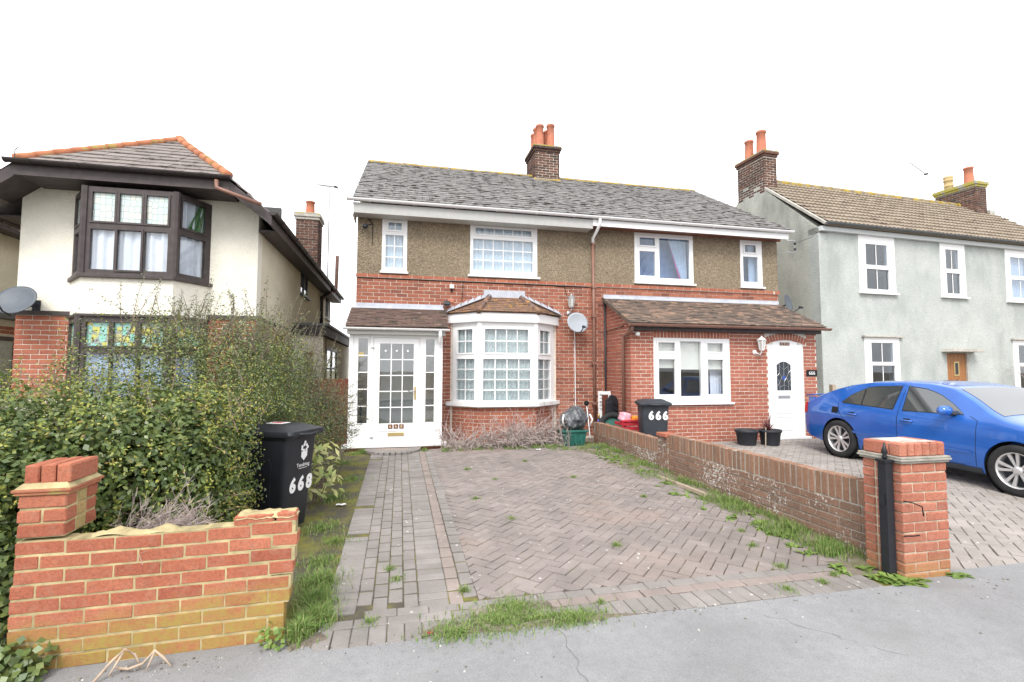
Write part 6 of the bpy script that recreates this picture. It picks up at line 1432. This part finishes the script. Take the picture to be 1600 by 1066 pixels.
def flowerpot(label, x, y, r, h):
    p = root('flower_pot', label, 'plant pot', (x, y, gz(y)), 0, 'black plastic flower pots by the door'); z0 = gz(y)
    MB().lathe([(r*.78, 0), (r*.80, .01), (r*.96, h*.82), (r*1.05, h*.84), (r*1.06, h), (r*.94, h), (r*.92, h*.88)], (x, y, z0), n=28, cap=False).build('shell', 'pot_plastic', p, smooth=True)
    MB().lathe([(r*.93, h*.88), (.01, h*.90)], (x, y, z0), n=20).build('soil', 'soil', p); MB().lathe([(r*.78, .002), (.01, .003)], (x, y, z0), n=20).build('base', 'pot_plastic', p); return p
flowerpot('empty black flower pot left of the planted one by the white door', 6.72, 8.66, .21, .30)
flowerpot('black flower pot holding the red spiky plant by the white door', 7.19, 8.58, .205, .30)
cp = root('cordyline_plant', 'small dark red spiky cordyline growing in a black pot', 'plant', (7.17, 8.6, .24)); V = []; nl = 0
for k in range(34):
    a = random.random()*6.283; el_ = random.uniform(.25, 1.45); L_ = random.uniform(.24, .40); d = Vector((math.cos(a)*math.cos(el_), math.sin(a)*math.cos(el_), math.sin(el_))); sd_ = d.cross(Zv).normalized(); b_ = Vector((7.17, 8.6, .25)); prevp = None
    for i in range(4):
        u = i/3; p = b_+d*L_*u-Zv*.10*u*u*math.cos(el_); w2 = .013*(1-u)**.6+.001
        if prevp: V += [prevp[0]-sd_*prevp[1], prevp[0]+sd_*prevp[1], p+sd_*w2, p-sd_*w2]; nl += 1
        prevp = (p, w2)
quads('leaves', np.array([tuple(v) for v in V]), nl, 'cordyline', cp); MB().tube([(7.17, 8.6, .22), (7.17, 8.6, .30)], .02, 8).build('stem', 'bark', cp)
st_ = root('leaning_stick', 'thin pale stick leaning on the planted flower pot', 'stick', (6.98, 8.5, 0)); MB().tube([(6.95, 8.42, gz(8.42)), (7.03, 8.50, .34)], .010, 6).build('stick', 'weathered_timber', st_)
tm = root('timber_strip', 'weathered timber strip lying in the grass along the low wall', 'plank', (3.6, 6.0, gz(6)))
MB().ob((3.60, 5.95, gz(5.95)+.025), (Vector((-.02, -1, .0215)).normalized(), Vector((1, -.02, 0)), Vector((0, .02, 1))), 1.15, .045, .04).build('strip', 'weathered_timber', tm)
bp = root('boundary_post', 'short weathered wooden post between the extension and the pale cottage', 'post', (10.2, 10.0, 0)); MB().box(10.16, 10.26, 10.0, 10.1, -.05, 1.12).build('post', 'weathered_timber', bp)
dp2 = root('cottage_downpipe', 'grey downpipe on the corner of the pale cottage', 'downpipe', (9.35, 9.9, 0)); MB().tube([(9.45, 9.95, 0), (9.45, 9.95, 1.5)], .04, 10).build('pipe', 'steel', dp2, smooth=True); MB().tube([(9.57, 9.97, 0), (9.57, 9.97, 1.35)], .03, 10).build('pipe', 'upvc_grey', dp2, smooth=True)
# ------------------------------------------------------------------ plants
def lump(D, s): # smooth lumpy variation over directions
    return 1+.10*np.sin(D[:, 0]*5+s)*np.cos(D[:, 2]*6-s)+.08*np.sin(D[:, 1]*9+2*s)+.06*np.sin(D[:, 2]*13+D[:, 0]*8+s)
def blob_pts(blobs, n, lo=.55, hi=1.0, up=.35):
    ar = np.array([r[0]*r[1]+r[0]*r[2]+r[1]*r[2] for c, r in blobs]); idx = rng.choice(len(blobs), n, p=ar/ar.sum())
    D = rng.normal(size=(n, 3)); D /= np.linalg.norm(D, axis=1)[:, None]
    C = np.array([b[0] for b in blobs])[idx]; Rr = np.array([b[1] for b in blobs])[idx]
    q = lo+(hi-lo)*rng.random(n)**.45; q = q*lump(D, 1.3)*lump(D[:, [1, 2, 0]], idx*.7)
    P = C+D*Rr*q[:, None]; P += rng.normal(size=(n, 3))*.02; N = D+rng.normal(size=(n, 3))*.65+np.array([0, 0, up]); return P, N
def keep(P, N, *conds):
    m_ = np.ones(len(P), bool)
    for c in conds: m_ &= c(P)
    return P[m_], N[m_]
bin_c = np.array([ctr.x, ctr.y]); ax1 = np.array([-ca, sa]); ax2 = np.array([sa, ca])
def no_bin(P):
    d = P[:, :2]-bin_c; return ~((np.abs(d@ax1) < .36) & (np.abs(d@ax2) < .30) & (P[:, 2] < 1.02))
def no_wall(P): return ~((P[:, 1] < 3.33) & (P[:, 0] > -2.02) & (P[:, 0] < -.5) & (P[:, 2] < .62)) & ~((P[:, 1] < 3.56) & (P[:, 0] > -2.02) & (P[:, 0] < -1.73) & (P[:, 2] < .955))
above = lambda P: P[:, 2] > -.12+.02*(P[:, 1]-3)
def shoots(parent, n, start, spread, L, leafmat, ll, lw, name='shoots', dens=26, updir=(0, 0, 1), jit=.35, twig='bark', rad=.004):
    mb = MB(); P = []; N = []
    for k in range(n):
        b = Vector([start[i]+random.uniform(-1, 1)*spread[i] for i in range(3)]); d = (Vector(updir)+Vector([random.gauss(0, jit) for _ in range(3)])).normalized(); l = L*random.uniform(.45, 1.1); c = Vector([random.gauss(0, .12) for _ in range(3)])
        pts = [b+d*l*u+c*l*u*u for u in (0, .33, .66, 1)]; mb.tube(pts, [rad, rad*.8, rad*.6, rad*.25], 4, cap=False)
        for i in range(int(dens*l/.5)):
            u = random.uniform(.05, 1); P.append(tuple(b+d*l*u+c*l*u*u+Vector([random.gauss(0, .012) for _ in range(3)]))); N.append(tuple(Vector([random.gauss(0, 1) for _ in range(3)])+Vector((0, -.3, .5))))
    tag(mb.build('twigs', twig, parent, fix=False), kind='stuff'); leaves(name, np.array(P), np.array(N), ll*rng.uniform(.7, 1.3, len(P)), lw, leafmat, parent)

# clipped hedge behind the front wall
h1 = root('garden_hedge', 'dense dark green hedge with yellow leaf tips behind the front brick wall', 'hedge', (-2.4, 4.2, -.1))
B1 = [((-2.75, 4.05, .50), (.80, .80, .82)), ((-2.25, 4.05, .60), (.55, .62, .70)), ((-1.80, 4.25, .66), (.55, .58, .78)), ((-1.52, 4.45, .60), (.34, .46, .70)), ((-3.3, 4.3, .5), (.7, .9, .82)), ((-2.35, 3.55, .40), (.30, .36, .62))]
P, N = keep(*blob_pts(B1, 40000, .55, 1.0), above, no_bin, no_wall); leaves('foliage', P, N, .042*rng.uniform(.55, 1.35, len(P)), .024, 'leaf_dark', h1)
P, N = keep(*blob_pts(B1, 34000, .86, 1.06, .6), above, no_bin, no_wall, lambda P: np.sin(P[:, 0]*11+P[:, 2]*9)+np.sin(P[:, 2]*19-P[:, 0]*6)+np.sin(P[:, 0]*31+P[:, 1]*17)+rng.normal(size=len(P))*.5 > .15); leaves('leaf_tips', P, N, .026*rng.uniform(.7, 1.3, len(P)), .014, 'leaf_yellow', h1)
P, N = blob_pts(B1, 16000, .3, .75); P, N = keep(P, N, above, no_bin, no_wall); leaves('inner_leaves', P, N, .06, .04, 'leaf_dark', h1)
mb = MB()
for k in range(46):
    b = Vector((random.uniform(-3, -1.7), random.uniform(3.9, 4.4), -.1)); mb.tube([b, b+Vector((random.gauss(0, .15), random.gauss(0, .15), .5)), b+Vector((random.gauss(0, .2), random.gauss(0, .16), random.uniform(.6, .95)))], [.014, .009, .004], 5, cap=False)
mb.build('stems', 'bark', h1, fix=False)
shoots(h1, 60, (-2.0, 4.1, 1.15), (.9, .4, .2), .35, 'leaf_yellow', .026, .013, 'shoot_leaves', 24, (.1, -.3, .8), .5)
shoots(h1, 26, (-1.36, 4.35, .75), (.12, .2, .45), .26, 'leaf_yellow', .026, .013, 'shoot_leaves', 26, (.85, -.45, .25), .35)
# larger open shrub behind it with upright shoots
h2 = root('cotoneaster_shrub', 'tall loose green shrub with spiky upright shoots in front of the cream house', 'shrub', (-1.9, 5.4, -.08))
B2 = [((-2.30, 5.20, .85), (.72, .60, .95)), ((-1.80, 5.50, .95), (.66, .62, 1.05)), ((-1.45, 5.80, .95), (.52, .58, .95)), ((-2.9, 5.2, .65), (.7, .6, .78)), ((-1.55, 5.1, .7), (.42, .45, .75))]
P, N = keep(*blob_pts(B2, 34000, .5, 1.02), above, no_bin); leaves('foliage', P, N, .030*rng.uniform(.7, 1.3, len(P)), .016, 'leaf_dark', h2)
P, N = keep(*blob_pts(B2, 16000, .86, 1.10, .6), above, no_bin); leaves('pale_leaves', P, N, .024*rng.uniform(.7, 1.3, len(P)), .013, 'leaf_greygreen', h2)
P, N = keep(*blob_pts(B2, 15000, .88, 1.08, .6), above, no_bin); leaves('leaf_tips', P, N, .024*rng.uniform(.7, 1.3, len(P)), .012, 'leaf_yellow', h2)
shoots(h2, 120, (-1.90, 5.5, 1.65), (.62, .40, .2), .52, 'leaf_greygreen', .022, .011, 'shoot_leaves', 46, (.05, -.05, 1), .30)
shoots(h2, 14, (-2.15, 5.6, 1.75), (.30, .25, .1), .55, 'leaf_greygreen', .022, .011, 'shoot_leaves', 34, (.22, 0, 1), .14)
shoots(h2, 12, (-1.45, 6.1, 1.75), (.20, .2, .1), .62, 'leaf_greygreen', .022, .011, 'shoot_leaves', 34, (.15, 0, 1), .16)
# fine grey-green shrub by the passage
h3 = root('grey_green_shrub', 'fine-leaved grey-green shrub between the black bin and the wooden fence', 'shrub', (-1.3, 7.2, 0))
B3 = [((-1.62, 6.7, .98), (.60, .68, 1.05)), ((-1.28, 7.1, .78), (.52, .66, .88)), ((-1.02, 7.5, .62), (.38, .50, .70)), ((-1.95, 7.3, 1.0), (.6, .6, 1.0))]
P, N = keep(*blob_pts(B3, 46000, .45, 1.05), above); leaves('foliage', P, N, .024*rng.uniform(.7, 1.3, len(P)), .012, 'leaf_greygreen', h3)
P, N = keep(*blob_pts(B3, 9000, .3, .8), above); leaves('inner_leaves', P, N, .035, .02, 'leaf_dark', h3)
P, N = keep(*blob_pts(B3, 2600, .95, 1.1), above); leaves('leaf_tips', P, N, .024, .012, 'leaf_yellow', h3)
shoots(h3, 130, (-1.5, 7.0, 1.25), (.55, .5, .45), .50, 'leaf_greygreen', .020, .010, 'shoot_leaves', 50, (.25, -.05, .9), .42)
shoots(h3, 40, (-.95, 7.6, .75), (.2, .4, .4), .42, 'leaf_greygreen', .020, .010, 'shoot_leaves', 44, (.9, -.2, .4), .4)
shoots(h3, 10, (-1.45, 7.0, 1.75), (.35, .3, .1), .50, 'leaf_greygreen', .020, .010, 'shoot_leaves', 34, (.25, 0, 1), .15)
# dead heather between wall and hedge, brushwood under the bay
def twigs(parent, n, org, spread, L, mat, up_=(0, 0, 1), jit=.5, r=.0035, name='twigs', branch=3):
    mb = MB()
    for k in range(n):
        b = Vector([org[i]+random.uniform(-1, 1)*spread[i] for i in range(3)]); d = (Vector(up_)+Vector([random.gauss(0, jit) for _ in range(3)])).normalized(); l = L*random.uniform(.4, 1.15); c = Vector([random.gauss(0, .2) for _ in range(3)])
        f_ = lambda u: b+d*l*u+c*l*u*u
        mb.tube([f_(0), f_(.5), f_(1)], [r, r*.8, r*.4], 4, cap=False)
        for i in range(branch):
            u = random.uniform(.25, .9); p = f_(u); e = (d+Vector([random.gauss(0, .6) for _ in range(3)])).normalized(); mb.tube([p, p+e*l*random.uniform(.12, .3)], [r*.6, r*.25], 3, cap=False)
    return tag(mb.build(name, mat, parent, fix=False), kind='stuff')
hd = root('dead_heather', 'brown dried heather stems leaning between the brick pillar and the hedge', 'dead plant', (-1.5, 3.55, -.1))
twigs(hd, 150, (-1.55, 3.52, .34), (.12, .08, .14), .36, 'dead_twig', (.55, -.1, .28), .26, .0028, branch=7); twigs(hd, 70, (-1.22, 3.58, .34), (.10, .08, .1), .24, 'dead_twig', (-.45, -.05, .4), .2, .0026, branch=7)
bp_ = root('brushwood_pile', 'heap of grey cut branches lying on the ground under the bay window', 'branches', (2.0, 9.3, 0))
for o_, n, s3, l in (((2.45, 9.35, .14), 330, (.50, .20, .16), .45), ((1.75, 9.22, .09), 220, (.6, .20, .09), .45), ((1.05, 9.20, .04), 80, (.3, .2, .04), .55)): twigs(bp_, n, o_, s3, l, 'dead_twig', (.1, 0, .10), .55, .0062, branch=4)
twigs(bp_, 16, (2.95, 9.5, .1), (.25, .15, .05), .85, 'dead_twig', (.1, 0, 1), .25, .004, branch=6)
twigs(bp_, 14, (3.05, 9.05, .02), (.12, .12, .05), .45, 'dead_twig', (0, 0, 1), .3, .0035, branch=6)
# spotted laurel behind the bin
la = root('spotted_laurel', 'young spotted laurel with pale yellow-green leaves beside the black bin', 'plant', (-.92, 6.1, -.06)); P = []; N = []
n = 130; ang = rng.uniform(0, 6.28, n); rad = rng.uniform(.06, .30, n); P = np.stack([-.90+rad*np.cos(ang), 6.1+rad*np.sin(ang), rng.uniform(.02, .62, n)], 1); N = np.stack([np.cos(ang)*.6, np.sin(ang)*.6-.5, rng.uniform(.2, 1, n)], 1)
leaves('leaves', P, N, .12, .042, 'leaf_laurel', la); twigs(la, 10, (-.90, 6.1, -.05), (.06, .06, 0), .65, 'bark', (0, 0, 1), .25, .006, 'stems', 2)

# ---- grass and weeds
def patch_pts(x0, x1, y0, y1, n, fn=None, zf=dz):
    P = np.stack([rng.uniform(x0, x1, n), rng.uniform(y0, y1, n), np.zeros(n)], 1)
    k = np.sin(P[:, 0]*9+P[:, 1]*5)+np.sin(P[:, 1]*11-P[:, 0]*4)+np.sin(P[:, 0]*23+1)+rng.normal(size=n)*.7
    m_ = k > (-.2 if fn is None else fn); P = P[m_]; P[:, 2] = np.array([zf(y) for y in P[:, 1]])-.004; return P
def tuft(c, r, n, zf=dz): 
    a = rng.uniform(0, 6.283, n); q = np.abs(rng.normal(size=n))*.5*r; P = np.stack([c[0]+q*np.cos(a)*(c[2] if len(c) > 2 else 1), c[1]+q*np.sin(a), np.zeros(n)], 1); P[:, 2] = [zf(y) for y in P[:, 1]]; P[:, 2] -= .004; return P
def G_(name, label, pts, hmin, hmax, wid=.005, lean=.6): return tag(grass(name, np.concatenate(pts), 'grass_blade', None, hmin, hmax, wid, lean), label, 'grass', kind='stuff')
zp = lambda y: max(dz(y), -.127)
G_('kerb_grass', 'ragged grass tuft growing where the driveway meets the pavement', [tuft((.62, 3.16, 1.6), .22, 2600, zp), tuft((.35, 3.07, 1.5), .16, 900, zp), tuft((1.1, 3.08, 2.2), .13, 1500, zp), tuft((.78, 3.30, 1.3), .16, 900, zp), tuft((.9, 3.12, 2.5), .15, 700, zp)], .012, .055, .0045, 1.1)
zl = lambda y: dz(y)-.02
G_('wall_end_grass', 'long green grass beside the end of the front brick wall', [tuft((-.50, 3.40, .9), .16, 1500, zl), tuft((-.52, 3.65, .8), .17, 1300, zl), tuft((-.56, 3.95, 1.0), .2, 1000, zl), tuft((-.55, 3.22, .7), .11, 700, zp)], .03, .14, .005, 1.0)
G_('path_edge_grass', 'patchy grass along the soil edge of the path', [tuft((-.6, 4.35), .22, 600, zl), tuft((-.72, 5.2), .3, 700, zl), tuft((-.55, 4.8), .2, 300, zl), tuft((-.75, 6.3), .35, 700, zl), tuft((-.62, 7.2), .3, 500, zl), tuft((-.85, 8.3), .3, 500, zl), tuft((-.75, 9.05), .15, 300, zl)], .02, .08, .006, .8)
G_('low_wall_grass', 'green grass and weeds along the foot of the low brown wall', [patch_pts(3.72, 3.87, 3.5, 9.3, 5200, .35), patch_pts(3.45, 3.82, 3.35, 5.4, 3000, .5), patch_pts(3.35, 3.80, 6.0, 9.2, 3000, .3), tuft((3.72, 4.2), .25, 900), tuft((3.72, 5.2), .25, 700), tuft((3.68, 3.7), .2, 700)], .025, .115, .0055, .8)
G_('house_foot_grass', 'short grass and weeds under the bay window', [patch_pts(.75, 3.1, 8.95, 9.25, 2600, 0), patch_pts(2.6, 3.85, 8.7, 9.2, 1800, 0), tuft((-.62, 9.15), .12, 250), tuft((.45, 9.12), .1, 150)], .02, .09, .006, .8)
pts = []
for x, y in [(2.75, 3.15), (1.35, 3.25), (.47, 3.62), (1.15, 5.1), (1.9, 4.2), (.9, 5.9), (2.4, 6.7), (1.3, 6.8), (3.1, 3.95), (3.25, 4.3), (3.0, 3.5), (2.9, 5.6), (3.3, 5.0), (1.0, 7.5), (2.0, 7.9), (-.05, 4.1), (.0, 3.9), (-.16, 3.32), (3.3, 3.3), (3.1, 3.2)]: pts.append(tuft((x, y), random.uniform(.04, .09), random.randint(60, 190)))
G_('joint_grass', 'small grass sprigs growing from the driveway joints', pts, .012, .05, .004, 1.0)
def soil(name, label, L):
    mb = MB()
    for x, y, rx, ry, h in L:
        b = len(mb.v); n = 22; mb.v.append(Vector((x, y, zp(y)+h)))
        for q in (.5, 1):
            for k in range(n):
                a = 6.283*k/n; s_ = q*(1+.22*math.sin(a*3+x*9)+.14*math.sin(a*7+y*5)); yy = y+ry*s_*math.sin(a); mb.v.append(Vector((x+rx*s_*math.cos(a), yy, zp(yy)+(h*.8+random.gauss(0, .003) if q < 1 else -.004))))
        for k in range(n): mb.f.append((b, b+1+k, b+1+(k+1) % n)); mb.f.append((b+1+k, b+1+n+k, b+1+n+(k+1) % n, b+1+(k+1) % n))
    return tag(mb.build(name, 'earth', fix=False, smooth=True), label, 'soil', kind='stuff')
soil('kerb_soil', 'bare soil under the ragged grass where the driveway meets the pavement', [(.55, 3.13, .34, .11, .012), (1.05, 3.09, .42, .07, .010), (.8, 3.28, .22, .12, .009), (-.52, 3.2, .12, .12, .012)])
soil('wall_foot_soil', 'soil strip along the foot of the low brown wall', [(3.80, 3.6+.45*k, .14+.05*math.sin(k*2.1), .3, .012) for k in range(13)]+[(3.6, 3.4, .2, .15, .008), (3.5, 7.4, .25, .5, .006), (3.4, 8.6, .35, .4, .006)])
# broad-leaved weeds
wd = root('dandelion_weeds', 'clump of broad-leaved weeds at the foot of the gate pillar', 'weeds', (3.7, 3.1, -.13)); 
def rosettes(name, L, parent, mat='leaf_fresh', hl=.11):
    V = []; c_ = 0
    for x, y, n, s in L:
        for k in range(n):
            a = random.random()*6.283; el_ = random.uniform(.15, .9); l = hl*s*random.uniform(.6, 1.2); d = Vector((math.cos(a)*math.cos(el_), math.sin(a)*math.cos(el_), math.sin(el_))); sd_ = d.cross(Zv).normalized(); b_ = Vector((x+random.gauss(0, .02*s), y+random.gauss(0, .02*s), max(dz(y), -.128))); pp = None
            for i in range(4):
                u = i/3; p = b_+d*l*u-Zv*l*.45*u*u; w2 = l*(.05+.13*math.sin(math.pi*min(u*.85+.1, 1)))
                if pp: V += [pp[0]-sd_*pp[1], pp[0]+sd_*pp[1], p+sd_*w2, p-sd_*w2]; c_ += 1
                pp = (p, w2)
    return quads(name, np.array([tuple(v) for v in V]), c_, mat, parent)
rosettes('leaves', [(3.64, 3.12, 26, 1.05), (3.72, 3.04, 24, 1.1), (3.80, 3.06, 18, .9), (3.56, 3.16, 16, .8), (3.9, 3.06, 10, .6)], wd)
w2_ = root('pillar_corner_weed', 'small green weed at the street corner of the gate pillar', 'weed', (4.2, 3.05, -.13)); rosettes('leaves', [(4.22, 3.08, 26, .9), (4.28, 3.06, 10, .6)], w2_)
w3_ = root('wall_foot_weeds', 'leafy weeds scattered along the drive edge by the low wall', 'weeds', (3.5, 4.4, -.1)); rosettes('leaves', [(random.uniform(3.3, 3.85), random.uniform(3.3, 8.8), random.randint(6, 14), random.uniform(.5, .9)) for _ in range(95)], w3_)
w4_ = root('front_wall_weed', 'small round-leaved weed at the end of the front brick wall', 'weed', (-.72, 3.12, -.13)); P = np.stack([rng.normal(-.68, .05, 46), rng.normal(3.14, .03, 46), -.12+rng.uniform(0, .11, 46)], 1); leaves('leaves', P, rng.normal(size=(46, 3))*.4+np.array([0, -.5, .8]), .032, .028, 'leaf_fresh', w4_); twigs(w4_, 12, (-.68, 3.15, -.125), (.05, .02, 0), .10, 'leaf_fresh', (0, -.2, 1), .4, .0015, 'stems', 1)
iv = root('ground_ivy', 'dark ivy spreading over the pavement at the left end of the front wall', 'ivy', (-2.05, 3.1, -.13)); n = 1500; P = np.stack([rng.normal(-2.02, .13, n), rng.normal(3.10, .09, n), -.125+np.abs(rng.normal(0, .07, n))], 1); m_ = (P[:, 1] < 3.185) & (P[:, 0] < -1.74); P = P[m_]; leaves('leaves', P, rng.normal(size=(len(P), 3))*.4+np.array([.1, -.5, .9]), .045, .040, 'leaf_dark', iv)
P = np.stack([rng.uniform(-2.35, -2.0, 900), rng.uniform(3.1, 3.5, 900), rng.uniform(-.1, .55, 900)], 1); leaves('climbing_leaves', P, rng.normal(size=(900, 3))*.5+np.array([.1, -.8, .4]), .042, .036, 'leaf_dark', iv)
# roots / dry twigs on the pavement in front of the wall
rt_ = root('dry_root', 'pale dry root lying on the pavement against the front brick wall', 'root', (-1.25, 3.1, -.127))
for pts in ([tuple([-1.32+(x+1.25)*.62, 3.03+(y-3.1)*.8, z]) for x, y, z in q] for q in ([(-1.50, 3.02, -.12), (-1.43, 3.12, -.06), (-1.36, 3.17, -.02), (-1.28, 3.16, -.05), (-1.22, 3.14, -.115)], [(-1.40, 3.14, -.10), (-1.30, 3.12, -.105), (-1.20, 3.13, -.09), (-1.13, 3.16, -.04), (-1.05, 3.14, -.075), (-.98, 3.12, -.118)], [(-1.36, 3.15, -.03), (-1.42, 3.08, -.115)], [(-1.13, 3.16, -.045), (-1.16, 3.10, -.118)])):
    MB().tube(pts, [.007]*(len(pts)-1)+[.003], 6).build('root_strand', 'pale_root', rt_, smooth=True)
# leaf litter and soil crumbs in the bed beside the path
n = 1100; P = np.stack([rng.uniform(-1.4, -.42, n), rng.uniform(3.4, 9.2, n), np.zeros(n)], 1); P[:, 2] = [dz(y)-.022 for y in P[:, 1]]; tag(leaves('leaf_litter', P, rng.normal(size=(n, 3))*.35+np.array([0, 0, 1]), .035, .022, 'dry_leaf', None), 'dry brown leaf litter on the soil beside the path', 'leaf litter', kind='stuff')
def scrap(name, label, x, y, mat, sz, z=None):
    mb = MB(); mb.grid(lambda a, b: (x+(a-.5)*sz[0]+.006*math.sin(b*7), y+(b-.5)*sz[1], (dz(y) if z is None else z)+.006+.010*abs(math.sin(a*5+b*4))), 6, 6); return tag(mb.build(name, mat, fix=False), label, 'litter')
scrap('paper_scrap', 'crumpled white paper scrap on the soil left of the path', -.62, 5.95, 'white_print', (.11, .06)); scrap('bottle_cap', 'tiny red bottle cap on the pavers near the grass tuft', .20, 3.10, 'red_plastic', (.03, .02)); scrap('sweet_wrapper', 'white wrapper on the driveway below the brushwood', 2.5, 8.85, 'white_print', (.10, .06)); scrap('purple_lid', 'dark purple lid in the grass beside the green box', 3.62, 8.85, 'blue_glass', (.17, .10))
gx = np.concatenate([rng.uniform(-.4, 5.5, 120), rng.normal(.8, .7, 230), rng.uniform(-1.6, -.5, 90)]); gy = np.concatenate([3.04-np.abs(rng.normal(0, .25, 120)), 3.1-np.abs(rng.normal(0, .07, 230)), 3.12-np.abs(rng.normal(0, .09, 90))]); mb = MB()
for x, y in zip(gx, gy):
    if 2.2 < y < 3.13: r_ = random.uniform(.0012, .0042)*random.choice((1, 1, 1, 1.5)); mb.hexa([Vector((x+r_*a*random.uniform(.7, 1.3), y+r_*b*random.uniform(.7, 1.3), -.1275+r_*(1+c_)*.6)) for c_ in (-1, 1) for a, b in ((-1, -1), (1, -1), (1, 1), (-1, 1))])
t = NT('grit'); t.color(t.ramp(t.island(), [(0, (.10, .085, .07)), (.6, (.24, .22, .19)), (1, (.55, .54, .51))])); M['grit'] = t.mat
tag(mb.build('grit', 'grit', fix=False), 'loose grit and small stones along the pavement edge', 'grit', kind='stuff')
# bare shrub by the cottage window, bare trees
def bare_tree(name, label, base, h, depth, seed, cat='tree', mat='bark', r0=.16, spread=.55):
    r = random.Random(seed); b = root(name, label, cat, base); mb = MB(); tw_ = MB()
    def grow(p, d, l, rad, n):
        c = Vector([r.gauss(0, .18) for _ in range(3)]); q = p+d*l*.5+c*l*.12; e = p+d*l+c*l*.3
        (mb if n > depth-2 else tw_).tube([p, q, e], [rad, rad*.85, rad*.68], 7 if n > depth-2 else 4, cap=False)
        if n == 0: return
        for k in range(r.choice((2, 3, 3))):
            nd_ = (d+Vector([r.gauss(0, spread) for _ in range(3)])+Vector((0, 0, .12))).normalized(); grow(p+(e-p)*r.uniform(.7, 1), nd_, l*r.uniform(.62, .85), rad*.62, n-1)
    grow(Vector(base), Vector((r.gauss(0, .04), r.gauss(0, .04), 1)).normalized(), h*.28, r0, depth); mb.build('trunk', mat, b, fix=False, smooth=True); tw_.build('crown', mat, b, fix=False); return b
bare_tree('bare_tree', 'leafless tree showing behind the roof end of the pale cottage', (37.0, 23.5, 0), 15, 7, 5, r0=.2)
bare_tree('bare_shrub', 'leafless brown shrub in front of the cottage window behind the car', (17.3, 10.2, 0), 2.6, 6, 9, 'shrub', 'dead_twig', .02, .6)
for k, (x, s_) in enumerate(((16.5, 4), (-6, 8))):
    bare_tree('bare_tree', ('large leafless tree across the street reflected in the cottage windows', 'leafless tree across the street opposite the cream house')[k], (x, -14, -.1), 12, 6, s_, r0=.22)
